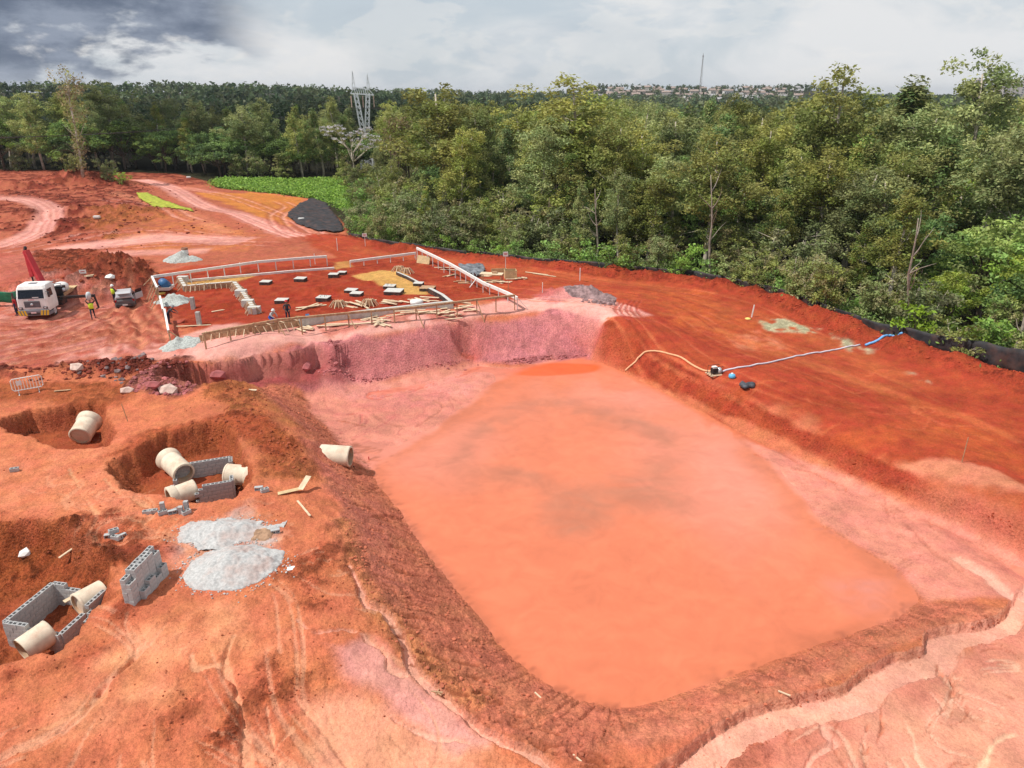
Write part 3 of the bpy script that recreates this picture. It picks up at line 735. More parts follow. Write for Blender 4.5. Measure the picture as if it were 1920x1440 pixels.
# ------------------------------------------------------------------ the muddy water of the pond
def build_water():
    x0, x1, y0, y1, st = -16, 34, 12, 62, .2
    wx, wy = np.arange(x0, x1, st), np.arange(y0, y1, st)
    WX, WY = np.meshgrid(wx, wy); shp = WX.shape
    x, y = WX.ravel(), WY.ravel()
    hg = HG(x, y)
    c1 = np.array([.62, .172, .086]); c2 = np.array([.66, .225, .150]); c3 = np.array([.38, .145, .085]); c4 = np.array([.68, .115, .035])
    n1, n2 = fbm(x, y, 6, 4, 3), fbm(x, y, 2.2, 4, 6)
    n3 = fbm(x + 3 * n1, y * 2.2 + 3 * n2, 1.1, 4, 7)
    col = np.tile(c1, (len(x), 1))
    def blob(px, py, rx, ry, ang=0):
        c = lev(px, py, WATER_Z); dx, dy = x - c[0], y - c[1]
        cs, sn = math.cos(ang), math.sin(ang)
        return np.sqrt(((dx * cs + dy * sn) / rx) ** 2 + ((-dx * sn + dy * cs) / ry) ** 2)
    def lerp(c, m):
        nonlocal col
        m = np.clip(m, 0, 1)[:, None]; col = col * (1 - m) + np.array(c) * m
    lerp(c2, sstep(blob(1420, 900, 11, 9, -.6) + .5 * n1, 1.1, .2) * .95)       # silty shallows by the right bank
    lerp(c2, sstep(blob(1250, 730, 8, 7) + .6 * n1, 1.2, .3) * .7)
    lerp(c2, sstep(blob(800, 830, 5, 7, .3) + .5 * n1, 1.2, .2) * .6)
    ring = blob(1090, 850, 6.2, 6.5) + .55 * n1 + .2 * n2
    lerp(c3, np.exp(-((ring - 1.0) / .20) ** 2) * (.55 + .8 * n2) * .75)
    lerp(c3, sstep(blob(1130, 930, 5.2, 3.6, .2) + .7 * n1 + .4 * n2, 1.1, .4) * (.6 + .9 * n3) * .8)
    lerp(c3, sstep(blob(1230, 900, 4.0, 2.2, .7) + .7 * n2, 1.0, .3) * (.45 + .8 * n3) * .5)
    lerp((.50, .17, .12), sstep(blob(1640, 1110, 2.6, 2.2, .4) + .6 * n2, 1.1, .3) * (.7 + .9 * n3) * .8)
    lerp(c4, sstep(blob(1040, 692, 4.2, 1.5, .1) + .5 * n1, 1.0, .75))
    sh = sstep(WATER_Z - hg, .34, .02)[:, None] * .85                     # the floor shows through where it is shallow
    r_ = np.clip(np.interp(y, ys[:NR], np.arange(NR)), 0, NR - 1.001).astype(int); c_ = np.clip(np.interp(np.clip(x / hwid(y), -1, 1), us, np.arange(NC)), 0, NC - 1.001).astype(int)
    col = col * (1 - sh) + Cc.reshape(shape + (3,))[r_, c_] * np.array([.97, .92, .9]) * sh
    col *= (1 + .10 * n3 + .08 * n1)[:, None]
    gi = np.arange(len(x)).reshape(shp)
    f = np.stack([gi[:-1, :-1], gi[:-1, 1:], gi[1:, 1:], gi[1:, :-1]], -1).reshape(-1, 4)
    keep = (hg.reshape(shp) < WATER_Z + .15)
    k4 = (keep[:-1, :-1] | keep[:-1, 1:] | keep[1:, 1:] | keep[1:, :-1]).ravel()
    pc = lev(1250, 950, 0)
    m = bpy.data.materials.new('muddy_water'); m.use_nodes = True
    n = NT(m.node_tree)
    at = n.new('ShaderNodeAttribute', attribute_name='soil')
    P = n.new('ShaderNodeNewGeometry').outputs['Position']
    bs = n.new('ShaderNodeBsdfPrincipled')
    fleck = n.ramp(n.noise(P, 7, 2, .5), .74, .78, 0, .4)
    n.set(bs.inputs['Base Color'], n.mix(fleck, n.mix(1.0, at.outputs['Color'], n.ramp(n.noise(P, .7, 8, .65, 1.0), .3, .7, .93, 1.06), 'MULTIPLY'), (.45, .16, .09, 1)))
    n.set(bs.inputs['Roughness'], n.ramp(n.noise(P, .25, 4), .35, .65, .10, .26))
    n.set(bs.inputs['IOR'], 1.33)
    bp = n.new('ShaderNodeBump'); n.set(bp.inputs['Strength'], .05); n.set(bp.inputs['Distance'], .05)
    n.set(bp.inputs['Height'], n.noise(P, 5, 4, .6)); n.l.new(bp.outputs[0], bs.inputs['Normal'])
    o = n.new('ShaderNodeOutputMaterial'); n.l.new(bs.outputs[0], o.inputs[0])
    me = mesh_np('pond_water', np.stack([x, y, np.full(len(x), WATER_Z)], 1), f[k4], m, True, col)
    bm = bmesh.new(); bm.from_mesh(me)
    bmesh.ops.delete(bm, geom=[v for v in bm.verts if not v.link_faces], context='VERTS')
    bm.to_mesh(me); bm.free()
    ob = bpy.data.objects.new('pond_water', me); ob['kind'] = 'structure'; COL.objects.link(ob)
build_water()
# ------------------------------------------------------------------ builders
class MB:
    """collects shapes into one mesh"""
    def __init__(s):
        s.v, s.f, s.m = [], [], []
    def add(s, vs, fs, mi=0):
        b = len(s.v)
        s.v += [tuple(v) for v in vs]
        s.f += [tuple(i + b for i in f) for f in fs]
        s.m += [mi] * len(fs)
        return s
    def box(s, c, d, rz=0, rot=None, mi=0, taper=1.0):
        x, y, z = d[0] / 2, d[1] / 2, d[2] / 2
        M = (rot if rot is not None else Matrix.Rotation(rz, 3, 'Z'))
        vs = [M @ Vector((sx * x * (taper if sz > 0 else 1), sy * y * (taper if sz > 0 else 1), sz * z)) + Vector(c) for sz in (-1, 1) for sx, sy in ((-1, -1), (1, -1), (1, 1), (-1, 1))]
        return s.add(vs, [(3, 2, 1, 0), (4, 5, 6, 7), (0, 1, 5, 4), (1, 2, 6, 5), (2, 3, 7, 6), (3, 0, 4, 7)], mi)
    def bar(s, a, b, w, h=None, mi=0):
        """square bar from a to b, w wide and h high"""
        a, b = Vector(a), Vector(b); h = h or w
        d = (b - a); L = d.length; d.normalize()
        up = Vector((0, 0, 1)) if abs(d.z) < .95 else Vector((0, 1, 0))
        sx = d.cross(up).normalized(); sy = sx.cross(d)
        vs = []
        for p in (a, b):
            for i, j in ((-1, -1), (1, -1), (1, 1), (-1, 1)):
                vs.append(p + sx * (i * w / 2) + sy * (j * h / 2))
        return s.add(vs, [(3, 2, 1, 0), (4, 5, 6, 7), (0, 1, 5, 4), (1, 2, 6, 5), (2, 3, 7, 6), (3, 0, 4, 7)], mi)
    def tube(s, pts, r, n=8, mi=0, cap=True):
        pts = [Vector(p) for p in pts]
        rs = r if hasattr(r, '__len__') else [r] * len(pts)
        vs, fs = [], []
        pu = None
        for i, p in enumerate(pts):
            d = (pts[min(i + 1, len(pts) - 1)] - pts[max(i - 1, 0)]).normalized()
            if pu is None:
                pu = Vector((0, 0, 1)) if abs(d.z) < .9 else Vector((1, 0, 0))
            u = d.cross(pu).normalized(); w = u.cross(d).normalized(); pu = w
            for k in range(n):
                a = 2 * math.pi * k / n
                vs.append(p + (u * math.cos(a) + w * math.sin(a)) * rs[i])
        for i in range(len(pts) - 1):
            for k in range(n):
                fs.append((i * n + k, i * n + (k + 1) % n, (i + 1) * n + (k + 1) % n, (i + 1) * n + k))
        if cap:
            fs += [tuple(reversed(range(n))), tuple(range((len(pts) - 1) * n, len(pts) * n))]
        return s.add(vs, fs, mi)
    def lathe(s, prof, n=16, M=None, mi=0):
        """profile of (radius, z) turned about z"""
        vs, fs = [], []
        M = M or Matrix.Identity(4)
        for r, z in prof:
            for k in range(n):
                a = 2 * math.pi * k / n
                vs.append(M @ Vector((r * math.cos(a), r * math.sin(a), z)))
        for i in range(len(prof) - 1):
            for k in range(n):
                fs.append((i * n + k, i * n + (k + 1) % n, (i + 1) * n + (k + 1) % n, (i + 1) * n + k))
        return s.add(vs, fs, mi)
    def rock(s, c, r, seed=0, flat=.7, mi=0):
        rnd = random.Random(seed)
        t = (1 + 5 ** .5) / 2
        P = [(-1, t, 0), (1, t, 0), (-1, -t, 0), (1, -t, 0), (0, -1, t), (0, 1, t), (0, -1, -t), (0, 1, -t), (t, 0, -1), (t, 0, 1), (-t, 0, -1), (-t, 0, 1)]
        F = [(0, 11, 5), (0, 5, 1), (0, 1, 7), (0, 7, 10), (0, 10, 11), (1, 5, 9), (5, 11, 4), (11, 10, 2), (10, 7, 6), (7, 1, 8), (3, 9, 4), (3, 4, 2), (3, 2, 6), (3, 6, 8), (3, 8, 9), (4, 9, 5), (2, 4, 11), (6, 2, 10), (8, 6, 7), (9, 8, 1)]
        sx, sy = rnd.uniform(.75, 1.3), rnd.uniform(.75, 1.3)
        vs = [Vector((p[0] * sx, p[1] * sy, p[2] * flat)) * (r / 1.9 * rnd.uniform(.72, 1.22)) + Vector(c) for p in P]
        return s.add(vs, F, mi)
    def mesh(s, name, mats, smooth=False):
        me = bpy.data.meshes.new(name)
        me.from_pydata(s.v, [], s.f)
        for m in (mats if isinstance(mats, (list, tuple)) else [mats]):
            me.materials.append(m)
        if max(s.m, default=0):
            me.polygons.foreach_set('material_index', s.m)
        if smooth:
            me.polygons.foreach_set('use_smooth', [True] * len(me.polygons))
        me.update()
        return me
    def build(s, name, mats, parent=None, smooth=False, bevel=0):
        o = bpy.data.objects.new(name, s.mesh(name, mats, smooth)); COL.objects.link(o)
        if parent: o.parent = parent
        if bevel:
            b = o.modifiers.new('bevel', 'BEVEL'); b.width = bevel; b.segments = 2; b.limit_method = 'ANGLE'
        return o
def tag(o, label=None, cat=None, group=None, kind=None):
    if label: o['label'] = label
    if cat: o['category'] = cat
    if group: o['group'] = group
    if kind: o['kind'] = kind
    return o
def thing(name, label, cat, loc=(0, 0, 0), rz=0, group=None):
    o = bpy.data.objects.new(name, None); COL.objects.link(o)
    o.location = loc; o.rotation_euler = (0, 0, rz); o.empty_display_size = .3
    return tag(o, label, cat, group)
def part(name, me, parent, loc=None, rot=None):
    o = bpy.data.objects.new(name, me); COL.objects.link(o); o.parent = parent
    if loc is not None: o.location = loc
    if rot is not None: o.rotation_euler = rot
    return o
def dup(root, loc, rz=0, label=None, group=None, scale=1):
    r = root.copy(); COL.objects.link(r)
    r.location = loc; r.rotation_euler = (0, 0, rz); r.scale = (scale,) * 3 if not hasattr(scale, '__len__') else scale
    if label: r['label'] = label
    if group: r['group'] = group
    for ch in root.children:
        c = ch.copy(); COL.objects.link(c); c.parent = r
        for g in ch.children:
            d = g.copy(); COL.objects.link(d); d.parent = c
    return r
_mats = {}
def M(name, col, rough=.8, metal=0, var=.18, scale=3.0, bump=.0, dirt=None, dscale=2.0, spec=.3):
    """painted, wooden or stone surface with grain and a little dust"""
    if name in _mats: return _mats[name]
    m = bpy.data.materials.new(name); m.use_nodes = True
    n = NT(m.node_tree)
    tc = n.new('ShaderNodeTexCoord').outputs['Object']
    a = n.noise(tc, scale, 6, .6)
    c = n.mix(1.0, (*col, 1), n.ramp(a, .3, .7, 1 - var, 1 + var), 'MULTIPLY')
    if dirt:
        c = n.mix(n.ramp(n.noise(tc, dscale, 5, .65), .42, .72, 0, dirt), c, (.42, .15, .08, 1))
    bs = n.new('ShaderNodeBsdfPrincipled')
    n.set(bs.inputs['Base Color'], c); bs.inputs['Roughness'].default_value = rough; bs.inputs['Metallic'].default_value = metal
    bs.inputs['Specular IOR Level'].default_value = spec
    if bump:
        b = n.new('ShaderNodeBump'); n.set(b.inputs['Height'], n.noise(tc, scale * 6, 4)); n.set(b.inputs['Strength'], bump); n.set(b.inputs['Distance'], .02)
        n.l.new(b.outputs[0], bs.inputs['Normal'])
    o = n.new('ShaderNodeOutputMaterial'); n.l.new(bs.outputs[0], o.inputs[0])
    _mats[name] = m
    return m

# ------------------------------------------------------------------ trees
def mat_leaf():
    m = bpy.data.materials.new('foliage'); m.use_nodes = True
    n = NT(m.node_tree)
    at = n.new('ShaderNodeAttribute', attribute_name='soil').outputs['Color']
    oi = n.new('ShaderNodeObjectInfo').outputs['Random']
    h = n.new('ShaderNodeHueSaturation')
    n.set(h.inputs['Hue'], n.ramp(oi, 0, 1, .485, .512)); n.set(h.inputs['Saturation'], n.ramp(oi, 0, 1, 1.08, .85))
    oi2 = n.math('FRACT', n.math('MULTIPLY', oi, 7.31))
    n.set(h.inputs['Value'], n.math('ADD', .72, n.math('MULTIPLY', oi2, .56))); n.set(h.inputs['Color'], at)
    bs = n.new('ShaderNodeBsdfPrincipled'); n.l.new(h.outputs[0], bs.inputs['Base Color'])
    bs.inputs['Roughness'].default_value = .55; bs.inputs['Specular IOR Level'].default_value = .25
    tr = n.new('ShaderNodeBsdfTranslucent'); n.l.new(h.outputs[0], tr.inputs[0])
    mx = n.new('ShaderNodeMixShader'); mx.inputs[0].default_value = .32
    n.l.new(bs.outputs[0], mx.inputs[1]); n.l.new(tr.outputs[0], mx.inputs[2])
    o = n.new('ShaderNodeOutputMaterial'); n.l.new(mx.outputs[0], o.inputs[0])
    return m
LEAF = mat_leaf()
BARKP = M('pale_bark', (.46, .40, .33), .9, var=.35, scale=2.0)
BARKD = M('dark_bark', (.11, .08, .06), .9, var=.3, scale=2.0)

def leaf_mesh(name, cl, size, tone, rnd, per=42, up=.35, flat=.8, var=.25, droop=0.0):
    """cl: clusters (x, y, z, radius[, tone index]); leaves as small rhombs"""
    V, C = [], []
    for c in cl:
        n = max(6, int(per * (c[3] / 1.0) ** 1.6))
        p = rnd.normal(size=(n, 3)); p /= np.linalg.norm(p, axis=1)[:, None] + 1e-6
        rr = rnd.rand(n) ** .45
        out = p.copy()
        p = p * rr[:, None] * c[3]; p[:, 2] *= flat
        if droop: p[:, 2] -= droop * rnd.rand(n) * c[3]
        p += np.array(c[:3])
        nr = rnd.normal(size=(n, 3)) * .75 + out * .6 + np.array([0, 0, up])
        nr /= np.linalg.norm(nr, axis=1)[:, None]
        t = np.cross(nr, rnd.normal(size=(n, 3))); t /= np.linalg.norm(t, axis=1)[:, None] + 1e-6
        b = np.cross(nr, t)
        L = size * rnd.uniform(.65, 1.35, (n, 1))
        V.append(np.stack([p - t * L, p + b * L * .5, p + t * L, p - b * L * .5], 1))
        tn = np.array(tone[int(c[4]) if len(c) > 4 else 0])
        k = (1 + var * 1.7 * (rnd.rand() - .5)) * (1 + var * .8 * (rnd.rand(n, 1) - .5))
        col = tn[None] * k * (1 + .10 * (rnd.rand(n, 3) - .5))
        C.append(np.repeat(col, 4, 0))
    V = np.concatenate(V).reshape(-1, 3); C = np.concatenate(C)
    return mesh_np(name, V, np.arange(len(V)).reshape(-1, 4), LEAF, False, C)

def limb(rnd, a, d, L, r0, bend=.25, n=4, upc=.2):
    pts = [np.array(a, float)]; d = np.array(d, float)
    for k in range(n):
        d = d + rnd.normal(size=3) * bend * .5 + np.array([0, 0, upc * .3]); d /= np.linalg.norm(d)
        pts.append(pts[-1] + d * L / n)
    return pts, [r0 * (1 - .8 * i / n) for i in range(n + 1)], d

OLIVE, OLIVE2, FRESH, DARK, MID, TAN = (.345, .36, .11), (.25, .305, .088), (.235, .39, .06), (.095, .175, .052), (.19, .295, .075), (.33, .27, .145)
def proto(kind, seed):
    rnd = np.random.RandomState(seed)
    mb = MB(); cl = []
    bark = BARKP
    if kind == 'euc':                                     # tall gum: bare leaning bole, open crown of tufts
        H = 18.0
        pts, rs, d = limb(rnd, (0, 0, -.4), (rnd.uniform(-.12, .12), rnd.uniform(-.12, .12), 1), H * .92, .26, .10, 7, .5)
        mb.tube(pts, rs, 6)
        for k in range(15):
            t = rnd.uniform(.40, .98); i = t * 7; j = int(min(i, 6)); a = pts[j] * (1 - (i - j)) + pts[j + 1] * (i - j)
            an = rnd.uniform(0, 6.28); el = rnd.uniform(.35, 1.1)
            L = H * rnd.uniform(.13, .25) * (1.25 - .6 * t)
            lp, lr, ld = limb(rnd, a, (math.cos(an) * math.cos(el), math.sin(an) * math.cos(el), math.sin(el)), L, .09 * (1.3 - t), .4, 4, .3)
            mb.tube(lp, lr, 4, cap=False)
            for q in range(7):
                s = lp[2 + q % 3] + rnd.normal(size=3) * np.array([.9, .9, .6])
                cl.append((*s, rnd.uniform(.5, 1.0), rnd.randint(2)))
        for q in range(10):
            s = pts[-1] + rnd.normal(size=3) * np.array([.8, .8, 1.0]); cl.append((*s, rnd.uniform(.4, .9), 0))
        me = leaf_mesh('crown', cl, .15, (OLIVE, OLIVE2), rnd, 120, .5, .85, .35, .5)
    elif kind == 'column':                                # dense olive gum clothed from low down
        H = 18.0
        pts, rs, d = limb(rnd, (0, 0, -.4), (rnd.uniform(-.08, .08), rnd.uniform(-.08, .08), 1), H * .93, .28, .08, 7, .5)
        mb.tube(pts, rs, 6)
        for k in range(120):
            t = rnd.uniform(.22, 1.0) ** .8; i = t * 7; j = int(min(i, 6)); a = pts[j] * (1 - (i - j)) + pts[j + 1] * (i - j)
            an = rnd.uniform(0, 6.28); R_ = 2.5 * (math.sin(min(1, t * 1.15) * math.pi) ** .5 + .12) * rnd.uniform(.3, 1.05)
            c = a + np.array([math.cos(an) * R_, math.sin(an) * R_, rnd.uniform(-.5, .9)])
            if k % 6 == 0: mb.tube([a, (a + c) / 2 + np.array([0, 0, .3]), c], [.06, .04, .02], 4, cap=False)
            cl.append((*c, rnd.uniform(.55, 1.0), 0 if rnd.rand() < .6 else 1))
        me = leaf_mesh('crown', cl, .15, (OLIVE, MID), rnd, 108, .5, .95, .4, .5)
    elif kind in ('broad', 'lime'):                       # round broadleaf crown in lobes, dark or yellow-green
        H = 12.0; bark = BARKD
        pts, rs, d = limb(rnd, (0, 0, -.4), (rnd.uniform(-.15, .15), rnd.uniform(-.15, .15), 1), H * .6, .26, .15, 5, .4)
        mb.tube(pts, rs, 6)
        for k in range(13):
            an = k * 2.4 + rnd.uniform(-.4, .4); el = rnd.uniform(.05, 1.3)
            tip = pts[3] + np.array([math.cos(an) * math.cos(el) * 3.7, math.sin(an) * math.cos(el) * 3.7, math.sin(el) * 4.6])
            mb.tube([pts[2], (pts[3] + tip) / 2, tip], [.12, .07, .03], 4, cap=False)
            for q in range(9):
                s = tip + rnd.normal(size=3) * np.array([.95, .95, .55])
                cl.append((*s, rnd.uniform(.5, .95), 0 if rnd.rand() < .7 else 1))
        me = leaf_mesh('crown', cl, .17, (MID, DARK) if kind == 'broad' else ((.27, .34, .07), (.19, .30, .06)), rnd, 90, .8, .7, .4)
    elif kind == 'under':                                 # many-stemmed thicket tree, leafy to the ground
        H = 8.0; bark = BARKP if seed % 2 else BARKD
        for st in range(4):
            an = rnd.uniform(0, 6.28)
            pts, rs, d = limb(rnd, (rnd.uniform(-.5, .5), rnd.uniform(-.5, .5), -.4), (math.cos(an) * .3, math.sin(an) * .3, 1), H * rnd.uniform(.7, .95), .10, .3, 5, .3)
            mb.tube(pts, rs, 5)
            for k in range(24):
                t = rnd.uniform(.15, 1.0); i = t * 5; j = int(min(i, 4)); a = pts[j] * (1 - (i - j)) + pts[j + 1] * (i - j)
                c = a + rnd.normal(size=3) * np.array([1.0, 1.0, .5])
                if k % 4 == 0: mb.tube([a, c], [.035, .015], 4, cap=False)
                cl.append((*c, rnd.uniform(.4, .85), 0 if rnd.rand() < .7 else 1))
        me = leaf_mesh('crown', cl, .17, ((.255, .30, .095), (.34, .32, .145)), rnd, 92, .6, .8, .4, .4)
    elif kind == 'bush':
        H = 3.2; bark = BARKD
        for st in range(5):
            an = rnd.uniform(0, 6.28)
            pts, rs, d = limb(rnd, (0, 0, -.2), (math.cos(an) * .6, math.sin(an) * .6, 1), H * .8, .05, .3, 3)
            mb.tube(pts, rs, 4, cap=False)
            for k in range(7):
                c = pts[1 + k % 3] + rnd.normal(size=3) * np.array([.5, .5, .35])
                cl.append((*c, rnd.uniform(.3, .6), 0 if rnd.rand() < .7 else 1))
        me = leaf_mesh('crown', cl, .13, (FRESH, MID), rnd, 95, .5, .8, .4)
    elif kind == 'vine':                                  # gum smothered in hanging creepers
        H = 16.0; bark = BARKD
        pts, rs, d = limb(rnd, (0, 0, -.4), (.03, 0, 1), H * .9, .3, .06, 7, .5)
        mb.tube(pts, rs, 6)
        for k in range(26):
            an = rnd.uniform(0, 6.28); r_ = rnd.uniform(.4, 1.3); z1 = rnd.uniform(5, 11)
            mb.tube([(math.cos(an) * r_, math.sin(an) * r_, z1), (math.cos(an) * r_ * 1.1, math.sin(an) * r_ * 1.1, z1 * .5), (math.cos(an) * r_ * .9, math.sin(an) * r_ * .9, .3)], [.07, .05, .05], 4, cap=False)
        for k in range(110):
            t = rnd.rand() ** .7; an = rnd.uniform(0, 6.28); R_ = rnd.uniform(.2, 1) * (.9 + 2.6 * sstep(np.array(t), .35, .75) * (1.25 - t))
            c = np.array([math.cos(an) * R_, math.sin(an) * R_, 2 + t * (H - 2.4)])
            cl.append((*c, rnd.uniform(.5, .95), 0 if rnd.rand() < .65 else 1))
        me = leaf_mesh('crown', cl, .19, (OLIVE2, TAN), rnd, 40, .2, 1.1, .4, .8)
    elif kind == 'flower':                                # bare spreading limbs ending in white heads
        H = 15.0
        pts, rs, d = limb(rnd, (0, 0, -.4), (.02, 0, 1), H * .52, .24, .05, 4, .5)
        mb.tube(pts, rs, 6)
        for k in range(11):
            an = k * 2.4; el = rnd.uniform(.5, 1.2)
            lp, lr, ld = limb(rnd, pts[-1 if k % 2 else -2], (math.cos(an) * math.cos(el), math.sin(an) * math.cos(el), math.sin(el)), H * rnd.uniform(.32, .48), .11, .22, 4, .3)
            mb.tube(lp, lr, 5, cap=False)
            for q in range(4):
                e = lp[-1] + rnd.normal(size=3) * np.array([1.0, 1.0, .45])
                mb.tube([lp[-2], e], [.04, .02], 4, cap=False)
                cl.append((*e, rnd.uniform(.45, .75), 0)); cl.append((e[0], e[1], e[2] - .5, .5, 1))
        me = leaf_mesh('crown', cl, .15, ((.72, .68, .70), OLIVE), rnd, 60, .9, .45, .25)
    elif kind == 'lone':                                  # tall thin dying gum hung with brown creeper
        H = 20.0
        pts, rs, d = limb(rnd, (0, 0, -.4), (.05, 0, 1), H * .95, .24, .06, 8, .5)
        mb.tube(pts, rs, 6)
        for k in range(14):
            t = rnd.uniform(.25, .9); a = pts[int(t * 8)]
            an = rnd.uniform(0, 6.28)
            lp, lr, ld = limb(rnd, a, (math.cos(an) * .6, math.sin(an) * .6, .8), rnd.uniform(1.5, 3.2), .07, .3, 3)
            mb.tube(lp, lr, 4, cap=False)
        for k in range(120):
            t = rnd.uniform(.12, 1); i = t * 8; j = int(min(i, 7)); a = pts[j] * (1 - (i - j)) + pts[j + 1] * (i - j)
            an = rnd.uniform(0, 6.28); R_ = rnd.uniform(.1, 1) * (.7 + 2.3 * sstep(np.array(t), .4, .7) * (1.3 - .7 * t))
            cl.append((a[0] + math.cos(an) * R_, a[1] + math.sin(an) * R_, a[2] + rnd.uniform(-.4, .4), rnd.uniform(.4, .9), 0 if rnd.rand() < .55 else 1))
        me = leaf_mesh('crown', cl, .19, (TAN, OLIVE), rnd, 40, .2, 1.2, .4, .9)
    tm = mb.mesh('trunk', bark, True)
    return tm, me, H

PROTO = {'euc': [proto('euc', s) for s in (1, 2, 3, 4, 5)], 'column': [proto('column', s) for s in (11, 12, 13)], 'broad': [proto('broad', s) for s in (21, 22, 23)], 'lime': [proto('lime', s) for s in (24, 25)],
         'under': [proto('under', s) for s in (31, 32, 33, 34)], 'bush': [proto('bush', s) for s in (41, 42, 43)]}
KIND = {'euc': ('eucalyptus_tree', 'eucalyptus', 'open-crowned eucalyptus'), 'column': ('eucalyptus_tree', 'eucalyptus', 'dense olive eucalyptus'), 'broad': ('broadleaf_tree', 'broadleaf tree', 'dark round broadleaf tree'),
        'lime': ('broadleaf_tree', 'broadleaf tree', 'yellow-green broadleaf tree'), 'under': ('thicket_tree', 'small tree', 'many-stemmed thicket tree'), 'bush': ('shrub', 'shrub', 'bright green shrub')}
_rd = np.random.RandomState(5)
TREES = []                                                # x, y, kind, height, row
def seg_dist(x, y, line):
    best = (1e9, 0)
    for i in range(len(line) - 1):
        a, b = line[i], line[i + 1]; e = b - a
        t = np.clip(((x - a[0]) * e[0] + (y - a[1]) * e[1]) / (e @ e), 0, 1)
        d = math.hypot(x - a[0] - e[0] * t, y - a[1] - e[1] * t)
        if d < best[0]:
            s = e[0] * (y - a[1]) - e[1] * (x - a[0])
            best = (d, s)
    return best[0] * (1 if best[1] > 0 else -1)
FLANK = [np.array(B(643, 338)), np.array(B(655, 372)), np.array(B(652, 420))]
RLINE = [np.array(p) for p in FLANK] + [np.array(e[:2]) for e in edge_w]
LLINE = [np.array([-210., 186.]), B(-40, 321), B(60, 322), B(250, 321), B(335, 327), B(405, 334), B(520, 337), B(640, 337)]
TOWER_XY = lev(690, 322, -2.0)[:2]
def scatter(line, d0, d1, sp, choose, row, xr, yr, tries):
    got = [t for t in TREES]
    n = 0
    for _ in range(tries):
        x, y = _rd.uniform(*xr), _rd.uniform(*yr)
        d = seg_dist(x, y, line)
        if not (d0 < d < d1): continue
        px, py, dep = proj((x, y, 8))
        if dep < 5 or not (-90 < px < 2010): continue
        if math.hypot(x - TOWER_XY[0], y - TOWER_XY[1]) < 7: continue
        if 668 < px < 712 and 150 < y < TOWER_XY[1] and d > 2: continue
        if any((x - t[0]) ** 2 + (y - t[1]) ** 2 < sp * sp for t in got): continue
        k, h = choose(d)
        TREES.append((x, y, k, h, row)); got.append(TREES[-1]); n += 1
    return n
def ch_front(d):
    r = _rd.rand()
    if r < .58: return 'under', _rd.uniform(5, 9)
    if r < .66: return 'broad', _rd.uniform(6, 9.5)
    if r < .75: return 'lime', _rd.uniform(6, 9.5)
    if r < .84: return 'euc', _rd.uniform(9, 13)
    return 'column', _rd.uniform(8, 12)
def ch_mid(d):
    r = _rd.rand()
    if r < .38: return 'euc', _rd.uniform(13.5, 19)
    if r < .66: return 'column', _rd.uniform(12, 17)
    if r < .76: return 'broad', _rd.uniform(9, 13.5)
    if r < .86: return 'lime', _rd.uniform(9, 13)
    return 'under', _rd.uniform(8, 10.5)
def ch_deep(d):
    r = _rd.rand()
    if r < .45: return 'euc', _rd.uniform(16, 20.5)
    if r < .82: return 'column', _rd.uniform(14.5, 19)
    return ('broad' if r < .92 else 'lime'), _rd.uniform(12, 15.5)
def ch_left(d):
    r = _rd.rand()
    if d < 4 and r < .5: return 'under', _rd.uniform(6, 9)
    if r < .35: return 'euc', _rd.uniform(15, 19)
    if r < .62: return 'column', _rd.uniform(13, 18)
    return 'broad', _rd.uniform(10, 15)
# trees that stand out, placed one by one: px, row depth (m), kind, height
SPECIAL = [(1062, 108, 'euc', 23.6, 'tallest eucalyptus left of the town, its crown breaking the skyline', 1.1), (1530, 96, 'euc', 24.5, 'tall forked eucalyptus with airy top rising right of the town', 1.05),
           (1790, 92, 'euc', 25.0, 'tallest spreading eucalyptus on the right, leaning toward the pale towers', 1.1), (835, 118, 'euc', 22.5, 'pale eucalyptus breaking the skyline right of the steel pylon', 1.2),
           (1690, 98, 'column', 23.0, 'tall bushy eucalyptus just left of the leaning skyline tree', 1.2), (1325, 84, 'euc', 17.0, 'brown-topped eucalyptus with a long bare trunk behind the red berm', 1.15),
           (1318, 128, 'column', 20.5, 'pointed bright green tree standing before the radio mast', .7), (30, 200, 'column', 21.0, 'tall dark eucalyptus at the far left of the skyline', 1.5),
           (240, 196, 'euc', 21.0, 'dark eucalyptus with rounded top above the left wood', 1.5)]
for px, dist, k, h, lab, wd in SPECIAL:
    x = (px - 960) / FPX * (dist * CP + 16 * SP)
    TREES.append((x, dist, k, h, ('special', lab, wd)))
scatter(RLINE, 1.5, 6.0, 2.0, lambda d: (('bush', _rd.uniform(2.2, 4.6)) if _rd.rand() < .6 else ('under', _rd.uniform(3.5, 6))), 'edge', (-45, 75), (38, 172), 5000)
scatter(RLINE, 3.6, 14, 3.0, ch_front, 'front', (-45, 80), (38, 175), 9000)
scatter(RLINE, 13, 30, 3.7, ch_mid, 'middle', (-45, 95), (40, 185), 9000)
scatter(RLINE, 30, 72, 5.4, ch_deep, 'deep', (-45, 120), (50, 190), 9000)
scatter(LLINE, 1.5, 11, 4.4, ch_left, 'left front', (-170, -25), (155, 225), 9000)
scatter(LLINE, 11, 30, 5.4, ch_left, 'left deep', (-170, -20), (165, 250), 9000)
ORD = 'first second third fourth fifth sixth seventh eighth ninth tenth eleventh twelfth thirteenth fourteenth fifteenth sixteenth seventeenth eighteenth nineteenth twentieth'.split()
def ordw(i):
    return ORD[i] if i < 20 else 'twenty-' + ORD[i - 20] if i < 29 else str(i + 1) + 'th'
